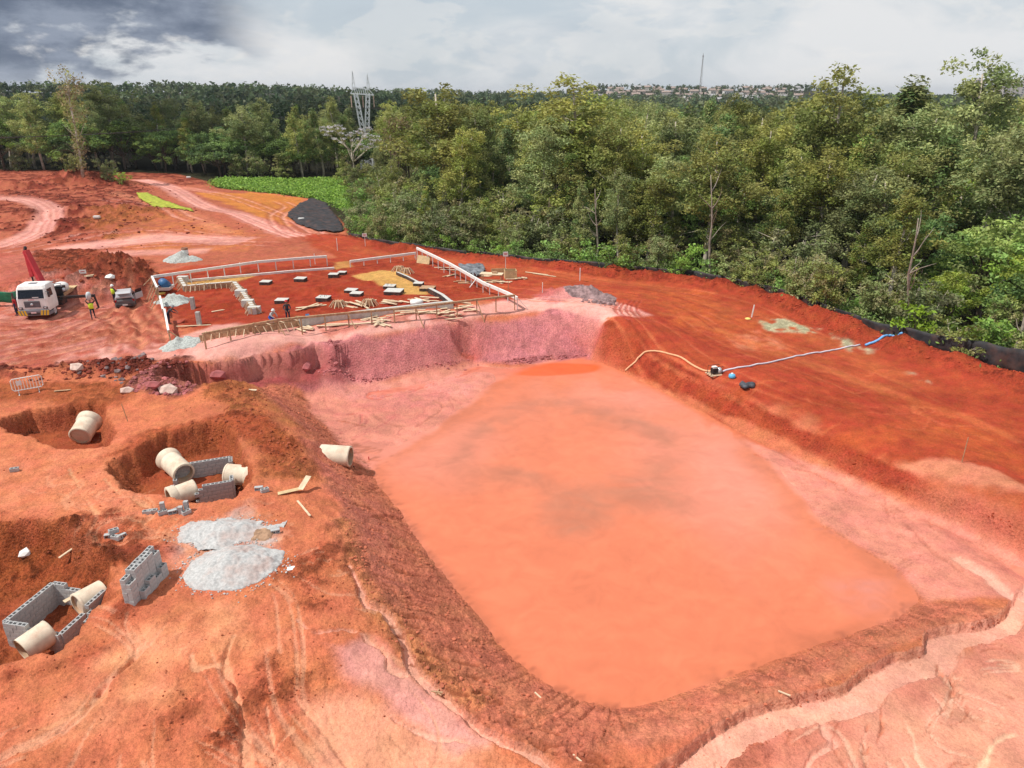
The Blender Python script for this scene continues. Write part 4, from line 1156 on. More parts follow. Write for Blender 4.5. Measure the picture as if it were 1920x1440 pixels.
def sector(px):
    for lim, w in ((120, 'left of the lone brown tree'), (260, 'behind the lone brown tree'), (400, 'behind the red track bend'), (650, 'behind the green meadow'), (800, 'behind the black slope'), (980, 'behind the white rail corner'), (1230, 'behind the timber stack'), (1450, 'behind the gravel heap'), (1680, 'left of the blue hose'), (3000, 'above the black silt fence')):
        if px < lim: return w
ROWT = {'edge': 'at the wood edge', 'front': 'in the front row', 'middle': 'in the middle rows', 'deep': 'in the back rows', 'left front': 'in the front row', 'left deep': 'in the back rows'}
made, cnt = {}, {}
order = sorted(range(len(TREES)), key=lambda i: proj((TREES[i][0], TREES[i][1], 6))[0])
tot = {}
def tkey(i):
    x, y, k, h, row = TREES[i]
    return (KIND[k][2], ROWT[row], sector(proj((x, y, 6))[0]))
for i in order:
    if not isinstance(TREES[i][4], tuple): tot[tkey(i)] = tot.get(tkey(i), 0) + 1
for i in order:
    x, y, k, h, row = TREES[i]
    nm, cat, desc = KIND[k]
    wd = 1.0
    if isinstance(row, tuple):
        lab, wd = row[1], row[2]
    else:
        key = tkey(i); n = cnt.get(key, 0); cnt[key] = n + 1
        lab = f'{desc} {key[1]} {key[2]}' if tot[key] == 1 else f'{ordw(n)}-from-left {desc} {key[1]} {key[2]}'
    pi = int(_rd.randint(len(PROTO[k]))); tm, cm, H = PROTO[k][pi]
    z = gz(x, y) if y < 214 else -2.0
    s = h / H; rz = _rd.uniform(0, 6.28)
    sx = s * wd * _rd.uniform(.95, 1.4) * (1.15 if k in ('euc', 'column') else 1.0)
    if (k, pi) not in made:
        t = thing(nm, lab, cat, (x, y, z), rz, {'bush': 'shrubs along the wood edge'}.get(k, 'trees of the wood beyond the berm' if 'left' not in row else 'trees of the far left wood'))
        part('trunk', tm, t); part('crown', cm, t); t.scale = (sx, sx, s); made[(k, pi)] = t
    else:
        t = dup(made[(k, pi)], (x, y, z), rz, lab, {'bush': 'shrubs along the wood edge'}.get(k, 'trees of the wood beyond the berm' if 'left' not in row else 'trees of the far left wood'), (sx, sx, s))
def single(kind, seed, px, py, h, name, cat, lab, z=None, rz=0.0, wd=1.0):
    tm, cm, H = proto(kind, seed)
    p = G(px, py) if z is None else Vector(lev(px, py, z))
    t = thing(name, lab, cat, (p.x, p.y, gz(p.x, p.y)), rz); part('trunk', tm, t); part('crown', cm, t)
    t.scale = (h / H * wd, h / H * wd, h / H); return t
single('flower', 7, 664, 356, 15.0, 'flowering_tree', 'flowering tree', 'white-blossomed tree with bare spreading limbs in front of the steel pylon', -1.6, 0, 1.3)
single('vine', 8, 757, 392, 17.5, 'vine_covered_tree', 'tree', 'creeper-hung eucalyptus with curtain of brown stems right of the blossoming tree', -1.9, 0, 1.25)
single('vine', 9, 728, 372, 15.5, 'vine_covered_tree', 'tree', 'second creeper-hung eucalyptus, just left of the larger one', -1.9, 2, 1.0)
single('lone', 10, 155, 330, 21.5, 'dying_tree', 'tree', 'tall lone brown tree hung with dry creeper on the far red bank', None, 1, 1.15)
single('under', 51, 205, 336, 5.0, 'dry_bush', 'shrub', 'dry brown bush on the far bank right of the lone tree', None, 0, 1.0)
single('under', 52, 135, 322, 4.0, 'dry_bush', 'shrub', 'small dry bush on the far bank left of the lone tree', None, 0, 1.0)
single('bush', 53, 232, 342, 2.6, 'dry_bush', 'shrub', 'low green bush at the foot of the far bank beside the dry brown bush', None, 0, 1.2)

def bare_tree(px, d, h, seed, lab):
    rnd = np.random.RandomState(seed)
    i = max(0, min(len(EDGE) - 2, int(np.searchsorted([e[0] for e in EDGE], px)) - 1)); f = (px - EDGE[i][0]) / (EDGE[i + 1][0] - EDGE[i][0])
    q = (edge_w[i] * (1 - f) + edge_w[i + 1] * f)[:2] + edge_out[i] * d
    mb = MB(); pts, rs, dd = limb(rnd, (0, 0, -.4), (rnd.uniform(-.22, .22), rnd.uniform(-.1, .1), 1), h, .17, .16, 7, .4); mb.tube(pts, rs, 6)
    t = thing('bare_tree', lab, 'bare tree', (q[0], q[1], gz(*q)), 0, 'pale bare trunks at the wood edge')
    part('trunk', mb.mesh('trunk', M('weathered_bark', (.30, .25, .21), .9, var=.35, scale=2.0), True), t)
    for k in range(7):
        a = pts[3 + k % 4]; an = rnd.uniform(0, 6.28); mb = MB()
        lp, lr, ld = limb(rnd, a, (math.cos(an) * .8, math.sin(an) * .8, .7), h * rnd.uniform(.14, .28), .06, .35, 4, .3); mb.tube(lp, lr, 5, cap=False)
        part('limb', mb.mesh('limb', M('weathered_bark', (.30, .25, .21)), True), t)
for k, (px, d, h) in enumerate(((1085, 5.5, 10), (1318, 3.4, 12), (1652, 4.5, 11), (1835, 3.8, 8))):
    bare_tree(px, d, h, 70 + k, f'{ordw(k)} pale leafless trunk from the left along the front of the wood above the berm')
# --- leafy ground cover: weeds along the fence, the meadow, the far woods
def cover(name, pts, hs, size, tones, label_kind, rnd, n=14, up=.8):
    V, C = [], []
    for (x, y, z), h in zip(pts, hs):
        p = np.stack([x + rnd.normal(size=n) * h * .8, y + rnd.normal(size=n) * h * .8, z + rnd.rand(n) * h], 1)
        nr = rnd.normal(size=(n, 3)) + np.array([0, 0, up]); nr /= np.linalg.norm(nr, axis=1)[:, None]
        t = np.cross(nr, rnd.normal(size=(n, 3))); t /= np.linalg.norm(t, axis=1)[:, None]; b = np.cross(nr, t)
        L = size * rnd.uniform(.6, 1.4, (n, 1))
        V.append(np.stack([p - t * L, p + b * L * .5, p + t * L, p - b * L * .5], 1))
        C.append(np.repeat(np.array(tones[rnd.randint(len(tones))])[None] * rnd.uniform(.65, 1.35, (n, 1)), 4, 0))
    V = np.concatenate(V).reshape(-1, 3)
    o = bpy.data.objects.new(name, mesh_np(name, V, np.arange(len(V)).reshape(-1, 4), LEAF, False, np.concatenate(C))); COL.objects.link(o)
    o['kind'] = 'stuff'; return o
pts = []
while len(pts) < 4200:
    i = _rd.randint(len(RLINE) - 1); t = _rd.rand(); a, b = RLINE[i], RLINE[i + 1]
    if _rd.rand() > np.hypot(*(b - a)) / 32: continue
    e = (b - a) / np.hypot(*(b - a)); d = 1.9 + abs(_rd.normal()) * 4.0
    q = a * (1 - t) + b * t + np.array([-e[1], e[0]]) * d
    pts.append((q[0], q[1], gz(*q)))
cover('undergrowth', pts, _rd.uniform(.4, 1.5, len(pts)), .15, (FRESH, MID, OLIVE2, (.17, .26, .05)), '', _rd, 16)
mpoly = BP([(402, 350), (410, 338), (520, 339), (645, 339), (655, 400), (625, 385), (590, 372), (500, 362), (440, 356)])
pts = []
lo, hi = mpoly.min(0), mpoly.max(0)
def inpoly(p, poly):
    c = False
    for i in range(len(poly)):
        a, b = poly[i], poly[i - 1]
        if (a[1] > p[1]) != (b[1] > p[1]) and p[0] < (b[0] - a[0]) * (p[1] - a[1]) / (b[1] - a[1]) + a[0]: c = not c
    return c
while len(pts) < 4200:
    q = (_rd.uniform(lo[0], hi[0]), _rd.uniform(lo[1], hi[1]))
    if inpoly(q, mpoly): pts.append((q[0], q[1], gz(*q) - .1))
cover('meadow_grass', pts, _rd.uniform(.3, 1.1, len(pts)) * (1 + .6 * (vnoise(np.array([p[0] for p in pts]) / 5, np.array([p[1] for p in pts]) / 5, 3))), .26, ((.34, .58, .08), (.40, .62, .11), (.24, .46, .075)), '', _rd, 10, 2.2)

def far_wood(name, n, dr, azr, h0, h1, size, nq, tones, zf, seed):
    rnd = np.random.RandomState(seed)
    V, C = [], []
    for _ in range(n):
        d = rnd.uniform(dr[0] ** .5, dr[1] ** .5) ** 2; a = rnd.uniform(*azr)
        x, y = d * math.sin(a), d * math.cos(a)
        h = rnd.uniform(h0, h1); r = h * rnd.uniform(.22, .34)
        z = zf(x, y)
        p = rnd.normal(size=(nq, 3)); p /= np.linalg.norm(p, axis=1)[:, None]; out = p.copy()
        p = p * (rnd.rand(nq, 1) ** .4) * np.array([r, r, h * .34]) + np.array([x, y, z + h * .55])
        nr = rnd.normal(size=(nq, 3)) * .7 + out * .7 + np.array([0, 0, .3]); nr /= np.linalg.norm(nr, axis=1)[:, None]
        t = np.cross(nr, rnd.normal(size=(nq, 3))); t /= np.linalg.norm(t, axis=1)[:, None]; b = np.cross(nr, t)
        L = size * h / 16 * rnd.uniform(.6, 1.4, (nq, 1))
        V.append(np.stack([p - t * L, p + b * L * .6, p + t * L, p - b * L * .6], 1))
        C.append(np.repeat(np.array(tones[rnd.randint(len(tones))])[None] * rnd.uniform(.7, 1.3) * rnd.uniform(.75, 1.25, (nq, 1)), 4, 0))
    V = np.concatenate(V).reshape(-1, 3)
    o = bpy.data.objects.new(name, mesh_np(name, V, np.arange(len(V)).reshape(-1, 4), LEAF, False, np.concatenate(C))); COL.objects.link(o)
    o['kind'] = 'stuff'
def fz(x, y):
    return float(far_h(np.array(x), np.array(y))) if math.hypot(x, y) > 230 else -2.0
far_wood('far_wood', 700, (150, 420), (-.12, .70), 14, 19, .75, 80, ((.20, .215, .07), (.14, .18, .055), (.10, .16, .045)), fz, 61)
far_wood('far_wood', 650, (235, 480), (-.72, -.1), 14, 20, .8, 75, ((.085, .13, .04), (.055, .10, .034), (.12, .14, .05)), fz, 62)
far_wood('distant_wood', 2600, (420, 1150), (-.72, .72), 13, 19, 1.8, 26, ((.08, .12, .04), (.05, .09, .034), (.11, .13, .05)), fz, 63)
far_wood('distant_wood', 1500, (1150, 1750), (-.40, .72), 9, 14, 2.2, 20, ((.08, .12, .04), (.05, .09, .034)), fz, 64)

def build_cloud():
    # the cumulus whose shadow lies over the far left wood
    rnd = random.Random(3)
    off = Vector((sun_dir.x, sun_dir.y, sun_dir.z)) * (950 / sun_dir.z)
    shade = [(-260, 150), (-122, 196), (-78, 198), (-52, 240), (-5, 330), (60, 700), (-560, 700), (-420, 300)]
    mb = MB(); k = 0
    while k < 150:
        q = (rnd.uniform(-560, 60), rnd.uniform(150, 700)) if k > 40 else (rnd.uniform(-260, -20), rnd.uniform(170, 330))
        if not inpoly(q, shade): continue
        k += 1; R_ = rnd.uniform(16, 26) if q[1] < 330 else rnd.uniform(28, 48)
        q = Vector((q[0], q[1], R_ * .35 + rnd.uniform(0, 16))) + off
        mb.lathe([(max(.01, R_ * math.sin(t) * rnd.uniform(.93, 1.07)), -R_ * math.cos(t) * (.45 if math.cos(t) > 0 else .8)) for t in [i * math.pi / 8 for i in range(9)]], 14, Matrix.Translation(q))
    o = mb.build('cloud', M('cloud_white', (.85, .86, .88), 1, 0, .03, .01, spec=0), None, True)
    tag(o, 'low grey-white cumulus over the left that shades the far wood', 'cloud')
build_cloud()
# ------------------------------------------------------------------ materials of the things
WHITE = M('white_paint', (.80, .80, .78), .45, 0, .06, 2, dirt=.25, dscale=1.2)
BOARDW = M('whitewashed_board', (.78, .77, .74), .8, 0, .12, 4, dirt=.2)
WOOD = M('raw_timber', (.42, .27, .16), .85, 0, .3, 5, dirt=.3)
PALEWOOD = M('pale_timber', (.66, .52, .36), .8, 0, .2, 4, dirt=.2)
PLY = M('plywood', (.58, .43, .24), .75, 0, .18, 3, dirt=.2)
CONC = M('grey_concrete', (.40, .39, .37), .9, 0, .18, 5, .2)
CONCW = M('pale_concrete', (.54, .53, .50), .9, 0, .12, 4, .1, dirt=.15)
PIPEM = M('pipe_concrete', (.70, .60, .47), .9, 0, .13, 2.2, .15, dirt=.45, dscale=1.3)
PIPEI = M('pipe_inside', (.50, .36, .24), .95, 0, .2, 2.5, .15, dirt=.4)
BLOCKM = M('grey_block', (.42, .42, .42), .95, 0, .16, 8, .3, dirt=.12)
BLACKF = M('black_form', (.035, .034, .036), .7, 0, .2, 4, dirt=.25)
BLACKP = M('black_fabric', (.030, .030, .034), .65, 0, .35, 1.5, dirt=.15, dscale=.8)
GREYP = M('grey_plastic_sheet', (.16, .17, .19), .45, 0, .5, 2.0)
DARKM = M('dark_metal', (.03, .03, .033), .5, .3, .2, 3, dirt=.2)
STEEL = M('galvanised_steel', (.74, .76, .78), .6, 0, .08, 2)
REDP = M('red_paint', (.50, .030, .040), .4, 0, .1, 2, dirt=.15)
YEL = M('yellow_paint', (.80, .50, .03), .5, 0, .06, 2)
GREYS = M('grey_paint', (.22, .22, .25), .5, 0, .08, 2)
GLASS = M('dark_glass', (.012, .015, .022), .08, 0, .1, 1, spec=.6)
RUBBER = M('tyre_rubber', (.035, .032, .03), .9, 0, .2, 6, dirt=.6)
LAMPG = M('lamp_glass', (.55, .57, .60), .15, .2, .05, 2)
REDL = M('red_lamp', (.35, .01, .01), .25)
CREAM = M('cream_hose', (.72, .40, .22), .6, 0, .1, 3)
BLUEH = M('blue_hose', (.30, .44, .74), .6, 0, .12, 2, dirt=.12)
BLUEP = M('blue_plastic', (.03, .13, .30), .45, 0, .1, 2, dirt=.15)
CYANP = M('light_blue_plastic', (.12, .45, .72), .4, 0, .08, 2)
GREENN = M('green_netting', (.03, .30, .17), .75, 0, .25, 3, dirt=.1)
SANDM = M('grey_sand', (.46, .455, .45), .95, 0, .2, 9, .5, dirt=.35, dscale=1.1)
GRAVM = M('grey_gravel', (.40, .42, .40), .95, 0, .35, 9, .6)
ROCKM = M('pale_rock', (.58, .42, .36), .95, 0, .25, 3, .3)
RUBM = M('dark_rubble', (.26, .17, .17), .95, 0, .5, 2.2, .4)
CLODM = M('soil_clod', (.30, .075, .035), 1, 0, .35, 1.2, .3)
CARB = M('silver_car_paint', (.52, .53, .56), .3, .1, .05, 2, dirt=.2)
CARD = M('dark_bumper', (.05, .05, .055), .6, 0, .1, 2, dirt=.3)
SKIN = M('skin', (.30, .16, .10), .6, 0, .05, 5)
HIVIS = M('hi_vis_yellow', (.62, .80, .05), .7, 0, .08, 6)
NAVY = M('navy_cloth', (.022, .028, .055), .9, 0, .2, 8)
DGREY = M('dark_grey_cloth', (.05, .05, .06), .9, 0, .2, 8)
REDC = M('red_cloth', (.35, .02, .025), .9, 0, .2, 8)
BLUEC = M('blue_cloth', (.03, .10, .42), .9, 0, .2, 8)
LGREY = M('light_grey_cloth', (.40, .41, .42), .9, 0, .15, 8)
SACKM = M('pale_sack', (.55, .60, .62), .8, 0, .12, 4)
ROOFM = M('clay_roof', (.30, .23, .20), .9, 0, .2, .3)
ROOFG = M('grey_roof', (.32, .31, .32), .9, 0, .2, .3)
WALLC = M('cream_wall', (.62, .58, .52), .9, 0, .08, .2)
WALLW = M('white_wall', (.72, .71, .69), .9, 0, .08, .2)
WALLO = M('ochre_wall', (.50, .42, .35), .9, 0, .1, .2)
APTM = M('apartment_wall', (.52, .48, .46), .9, 0, .06, .1)
WIN = M('window_dark', (.06, .07, .08), .3)
LIME = (.34, .36, .045)

# ------------------------------------------------------------------ hollow concrete blocks
def block_mesh():
    mb = MB(); L, W, H = .39, .19, .19
    for s in (-1, 1): mb.box((0, s * (W / 2 - .0175), 0), (L, .035, H))
    for x in (-L / 2 + .0175, 0, L / 2 - .0175): mb.box((x, 0, 0), (.035, W - .07, H))
    return mb.mesh('block', BLOCKM)
BLK = block_mesh()
def pipe(label, cen, axis, r, L, seal=None, group='concrete drain pipes', socket=True):
    """cen: middle of the open rim; axis: from the rim to the far end"""
    ax = Vector(axis).normalized()
    t = thing('concrete_pipe', label, 'concrete pipe', cen, 0, group)
    t.rotation_mode = 'QUATERNION'; t.rotation_quaternion = ax.to_track_quat('Z', 'Y')
    mb = MB(); th = r * .15
    mb.lathe([(r - th, 0), (r, 0), (r, .06), (r * 1.0, L)], 28); mb.build('barrel', PIPEM, t, True)
    mi = MB(); mi.lathe([(r - th, L), (r - th, .0)], 28); mi.build('inner_wall', PIPEI, t, True)
    if socket:
        ms = MB(); ms.lathe([(r, L - .42), (r * 1.13, L - .32), (r * 1.16, L - .06), (r * 1.16, L), (r * .9, L)], 28); ms.build('socket', PIPEM, t, True)
    mr = MB(); mr.lathe([(r - th, -.012), (r + .012, -.012), (r + .012, .07)], 28); mr.build('rim', PIPEM, t, True)
    if seal is not None:
        md = MB(); md.lathe([(r - th - .004, seal), (r * .5, seal + .01), (.01, seal)], 24); md.build('mortar_plug', PIPEM, t, True)
    return t
def chamber(label, cen, rz, nx, ny, courses, ztop, lower):
    """square inspection pit; lower[side][k] courses missing at block k"""
    t = thing('block_chamber', label, 'block chamber', (cen[0], cen[1], ztop - courses * .2), rz)
    W, D = nx * .4, ny * .4
    first = [True]
    for c in range(courses):
        off = .2 * (c % 2)
        for side, (n, ax, px, py) in enumerate(((nx, 0, -W / 2, -D / 2), (ny, 1, W / 2, -D / 2), (nx, 0, -W / 2, D / 2), (ny, 1, -W / 2, -D / 2))):
            us_ = [((k + .5) * .4, 1.0, k) for k in range(n)] if c % 2 == 0 else [(.1, .5, 0)] + [(k * .4, 1.0, k) for k in range(1, n)] + [(n * .4 - .1, .5, n - 1)]
            for u, sc_, k in us_:
                if c >= courses - lower[side][min(k, len(lower[side]) - 1)]: continue
                loc = (px + u, py, .1 + c * .2) if ax == 0 else (px, py + u, .1 + c * .2)
                loc = (loc[0] + random.uniform(-.006, .006), loc[1] + random.uniform(-.006, .006), loc[2])
                o = part('block', BLK, t, loc, (0, 0, ax * math.pi / 2)); o.scale = (sc_, 1, 1)
    return t
ZB = -.30
ch_b = (-16.15, 32.95)
chamber('square grey block chamber in the middle pit with pipes entering three sides', ch_b, R(21), 7, 7, 8, ZB, ((2, 8, 8, 1, 0, 0, 0), (0, 0, 4, 8, 8, 2, 0), (0,), (1, 0, 4, 8, 8, 2, 0)))
ch_c = (-17.95, 22.9)
chamber('long grey block chamber in the lower left pit with a stepped right wall', ch_c, R(-11), 6, 6, 6, -.62, ((0, 0, 0, 6, 6, 1), (1, 1, 1, 3, 0, 0), (0, 0, 1, 6, 6, 2), (0,)))
def Lv(px, py, z): return Vector(lev(px, py, z))
pipe('large drain pipe with open mouth over the left wall of the middle chamber', Lv(345, 888, -.60), (-.72, .69, .08), .56, 2.0)
pipe('stub of drain pipe leaving the right wall of the middle chamber', Lv(426, 889, -.72), (.96, -.08, -.04), .56, 1.5)
pipe('drain pipe leaving the front wall of the middle chamber toward lower left', Lv(366, 917, -.80), (-.72, -.66, -.03), .52, 1.3)
pipe('drain pipe jutting from the left bank above the pond', Lv(657, 856, -1.25), (-.99, .08, .03), .60, 1.7, socket=False)
pipe('short plugged drain pipe alone in the upper left pit', Lv(150, 818, -.80), (-.05, .96, .28), .62, 1.5, .08)
pipe('plugged drain pipe behind the stepped wall of the lower left chamber', Lv(145, 1135, -1.0), (.55, .83, .0), .50, 1.05, .1, socket=False)
pipe('half buried drain pipe leaving the front of the lower left chamber', Lv(94, 1184, -.92), (-.50, -.85, -.12), .50, 1.05, socket=False)
# two-row stack of loose blocks beside the lower pit
st0 = Lv(243, 1133, gz(*lev(243, 1133, -.2)[:2])); st1 = Lv(297, 1078, gz(*lev(297, 1078, -.2)[:2]))
stx = (st1 - st0); stx.z = 0; stx.normalize(); sty = Vector((-stx.y, stx.x, 0)); sta = math.atan2(stx.y, stx.x)
base0 = min(gz((st0 + stx * t).x, (st0 + stx * t).y) for t in (0, .5, 1, 1.5, 2)) - .02
cols = ([6, 7, 7, 7, 7], [5, 7, 7, 7, 6], [0, 2, 3, 2, 3])
for r_, hs in enumerate(cols):
    for k, h in enumerate(hs):
        for c in range(h):
            p = st0 + stx * (.2 + k * .4) + sty * (.1 - r_ * .2) + Vector((random.uniform(-.012, .012), random.uniform(-.012, .012), 0))
            o = bpy.data.objects.new('concrete_block', BLK); COL.objects.link(o)
            o.location = (p.x, p.y, base0 + .095 + c * .192); o.rotation_euler = (0, 0, sta + random.uniform(-.03, .03))
            tag(o, f'grey block of the tall stack: {("far", "near", "low front")[r_]} row, {("bottom", "second", "third", "fourth", "fifth", "sixth", "top")[c]} course, {("nearest", "second", "middle", "fourth", "farthest")[k]} block', 'concrete block', 'blocks of the tall stack')
def loose(px, py, rot, label, dz=0.0, group='loose blocks'):
    p = G(px, py)
    o = bpy.data.objects.new('concrete_block', BLK); COL.objects.link(o)
    o.location = (p.x, p.y, gz(p.x, p.y) + .10 + dz); o.rotation_euler = rot
    tag(o, label, 'concrete block', group)
loose(277, 964, (0, 0, .2), 'left block of the flat pair left of the loose blocks by the middle pit')
loose(288, 964, (0, 0, .2), 'right block of the flat pair left of the loose blocks by the middle pit')
loose(306, 965, (0, 0, .6), 'lower block of the two-high pile between the flat pair and the row')
loose(307, 962, (0, R(90), .3), 'upper upright block of the two-high pile by the middle pit', .25)
loose(324, 964, (R(90), 0, .5), 'leftmost leaning block of the row right of the two-high pile')
loose(331, 960, (R(60), 0, 1.0), 'tilted block second in the row right of the two-high pile')
loose(340, 963, (0, R(90), .2), 'upright block third in the row right of the two-high pile', .08)
loose(350, 964, (0, 0, .9), 'low block at the right end of the row by the middle pit')
loose(351, 958, (0, R(90), .1), 'tall upright block at the right end of the row by the middle pit', .2)
loose(206, 1009, (R(90), 0, .3), 'left block of the small heap above the tall stack')
loose(218, 1012, (0, 0, -.2), 'front block of the small heap above the tall stack')
loose(229, 1010, (R(80), 0, .9), 'right block of the small heap above the tall stack')
loose(216, 1008, (0, .1, .8), 'topmost block of the small heap above the tall stack', .19)
loose(517, 1001, (R(90), 0, .4), 'single block lying at the right edge of the pale sand')
loose(486, 920, (R(90), 0, .2), 'block beside broken pieces right of the middle chamber')
loose(497, 924, (0, 0, .7), 'broken block tilted beside the plywood offcut')
loose(28, 884, (0, 0, .3), 'lone block far left above the peach ground')

# ------------------------------------------------------------------ heaps
def heap(name, cat, label, px, py, rx, ry, h, mat, rot=0, seed=0, rag=.25, lump=.1, n=60, peak=1.0, kind=None):
    p = G(px, py)
    u = np.linspace(-1.25, 1.25, n); A, Bv = np.meshgrid(u, u)
    cs, sn = math.cos(rot), math.sin(rot)
    x = p.x + (A * rx * cs - Bv * ry * sn).ravel(); y = p.y + (A * rx * sn + Bv * ry * cs).ravel()
    rr = np.hypot(A, Bv).ravel() * (1 + rag * 2 * fbm(x, y, .9 * max(.6, min(rx, ry)), 4, seed))
    f = np.clip(1 - rr, -1, 1)
    prof = np.where(f > 0, np.clip(f, 0, 1) ** peak, f)
    gzv = HG(x, y)
    z = np.where(f > 0, gzv * 1 + h * prof * (1 + lump * 6 * fbm(x, y, .5, 4, seed + 2)) + .015, gzv - .12)
    gi = np.arange(n * n).reshape(n, n)
    F = np.stack([gi[:-1, :-1], gi[:-1, 1:], gi[1:, 1:], gi[1:, :-1]], -1).reshape(-1, 4)
    keep = (f[F] > -.04).any(1)
    V = np.stack([x, y, z], 1)
    used = np.unique(F[keep]); mp = np.full(n * n, -1); mp[used] = np.arange(len(used))
    o = bpy.data.objects.new(name, mesh_np(name, V[used] - np.array(p), mp[F[keep]], mat, True)); COL.objects.link(o)
    o.location = p
    return tag(o, label, cat, None, kind)
heap('sand_pile', 'sand pile', 'smooth oval heap of pale grey sand in front of the other one', 434, 1064, 1.95, 1.55, .62, SANDM, .05, 1, .13, .03, 110, .95)
heap('sand_pile', 'sand pile', 'ragged pale grey sand spill behind the oval heap', 424, 1000, 1.95, 1.05, .46, SANDM, .0, 2, .30, .05, 110, 1.1)
heap('soil_heap', 'soil heap', 'small brown lump of soil on the ragged grey sand', 492, 1004, .55, .45, .28, M('brown_heap', (.36, .22, .14), 1, 0, .4, 3, .4), 0, 5, .2, .2, 30)
heap('gravel_pile', 'gravel pile', 'small grey gravel pile under the blue tub', 325, 566, 1.6, 1.2, .6, GRAVM, 0, 5, .25, .15, 40)
heap('gravel_pile', 'gravel pile', 'grey gravel pile at the front left corner of the pale shelf', 339, 645, 1.5, 1.2, .6, GRAVM, 0, 6, .25, .15, 40)
heap('gravel_pile', 'gravel pile', 'grey gravel pile beside the drum behind the plot', 341, 488, 2.0, 1.4, 1.0, GRAVM, 0, 7, .15, .1, 40)
rb = heap('rubble_heap', 'rubble heap', 'dark heap of broken rubble right of the batter-board corner', 1102, 556, 2.4, 1.5, .9, RUBM, -.25, 8, .2, .10, 50)
def stones(name, centre_pxs, n, r0, r1, mat, spread, seed, kind='stuff', parent=None, lab=None):
    rnd = random.Random(seed); mb = MB()
    for k in range(n):
        c = rnd.choice(centre_pxs); p = B(*c)
        x, y = p[0] + rnd.gauss(0, spread), p[1] + rnd.gauss(0, spread)
        r = r0 + (r1 - r0) * rnd.random() ** 3
        mb.rock((x, y, gz(x, y) + r * .2), r, rnd.random())
    o = mb.build(name, mat); o['kind'] = kind
    return o
def ring_grains():
    rnd = random.Random(9); mb = MB()
    for (px, py, rx, ry) in ((434, 1064, 1.95, 1.55), (424, 1000, 1.95, 1.05)):
        c = G(px, py)
        for k in range(420):
            a, r = rnd.uniform(0, 6.28), .80 + abs(rnd.gauss(0, .22)); x, y = c.x + math.cos(a) * rx * r, c.y + math.sin(a) * ry * r
            s = rnd.uniform(.012, .05); mb.rock((x, y, gz(x, y) + s * .4), s, k)
    o = mb.build('sand_lumps', SANDM); o['kind'] = 'stuff'
ring_grains()
def clods(name, poly_px, n, r0, r1, mat, seed, on=0):
    """crumbs of soil strewn over an area"""
    rnd = random.Random(seed); mb = MB(); P = BP(poly_px); lo, hi = P.min(0), P.max(0); k = 0
    while k < n:
        x, y = rnd.uniform(lo[0], hi[0]), rnd.uniform(lo[1], hi[1])
        if not inpoly((x, y), P): continue
        if rnd.random() > RGH(x, y) ** 2.5 * 1.1: continue
        r = r0 + (r1 - r0) * rnd.random() ** 4; k += 1
        mb.rock((x, y, gz(x, y) + r * .15), r, rnd.random())
    o = mb.build(name, mat); o['kind'] = 'stuff'; return o
BROWNC = M('brown_clod', (.42, .125, .07), 1, 0, .35, 1.0, .3); MAUVEC = M('mauve_clod', (.38, .12, .12), 1, 0, .35, 1.0, .3); DREDC = M('dark_clod', (.17, .035, .022), 1, 0, .4, 1.0, .3)
clods('soil_clods', slope, 3000, .015, .085, BROWNC, 1)
clods('soil_clods', [(0, 1250), (300, 1100), (560, 1010), (650, 1060), (800, 1320), (950, 1440), (0, 1440)], 1500, .012, .05, CLODM, 2, 1)
clods('soil_clods', [(0, 860), (260, 850), (480, 900), (560, 1000), (300, 1080), (0, 980)], 1000, .015, .06, CLODM, 3, 1)
clods('soil_clods', [(235, 735), (290, 695), (350, 690), (395, 712), (360, 745), (270, 752)], 900, .03, .17, MAUVEC, 4)
clods('soil_clods', [(0, 690), (420, 690), (330, 712), (60, 716)], 800, .04, .2, DREDC, 5)
clods('soil_clods', [(60, 470), (180, 470), (290, 505), (290, 550), (180, 565), (70, 555)], 900, .05, .25, CLODM, 6)
clods('soil_clods', [(440, 690), (600, 690), (690, 722), (885, 676), (960, 686), (1100, 672), (1100, 664), (960, 676), (700, 712), (600, 680)], 600, .03, .13, MAUVEC, 7)
clods('soil_clods', [(0, 340), (330, 340), (520, 440), (300, 470), (0, 470)], 1500, .06, .26, DREDC, 8, 1)
clods('soil_clods', [(640, 440), (1150, 502), (1420, 545), (1620, 610), (1920, 698), (1920, 750), (1640, 648), (1420, 570), (1150, 520), (850, 485)], 1500, .03, .15, M('red_clod', (.36, .055, .022), 1, 0, .3, 1.0, .3), 9)
clods('soil_clods', [(1230, 1440), (1500, 1300), (1870, 1150), (1920, 1180), (1600, 1330), (1330, 1440)], 500, .012, .06, BROWNC, 10)
clods('soil_clods', [(1120, 630), (1300, 710), (1600, 850), (1900, 985), (1900, 1020), (1560, 880), (1260, 735), (1115, 660)], 700, .02, .08, M('red_clod', (.36, .055, .022)), 11)
clods('soil_clods', [(430, 700), (540, 790), (590, 890), (480, 880), (430, 800), (330, 800), (350, 760)], 800, .02, .10, CLODM, 12)
clods('soil_clods', [(585, 640), (640, 650), (660, 712), (600, 712)], 80, .05, .22, MAUVEC, 13)
stones('rubble_stones', [(1085, 548), (1100, 556), (1120, 562), (1130, 568)], 160, .06, .35, RUBM, .7, 3)
stones('rubble_stones', [(240, 696), (210, 700), (225, 692)], 40, .08, .32, M('grey_stone', (.20, .14, .14), .9, 0, .4, 2, .3), 1.4, 4)
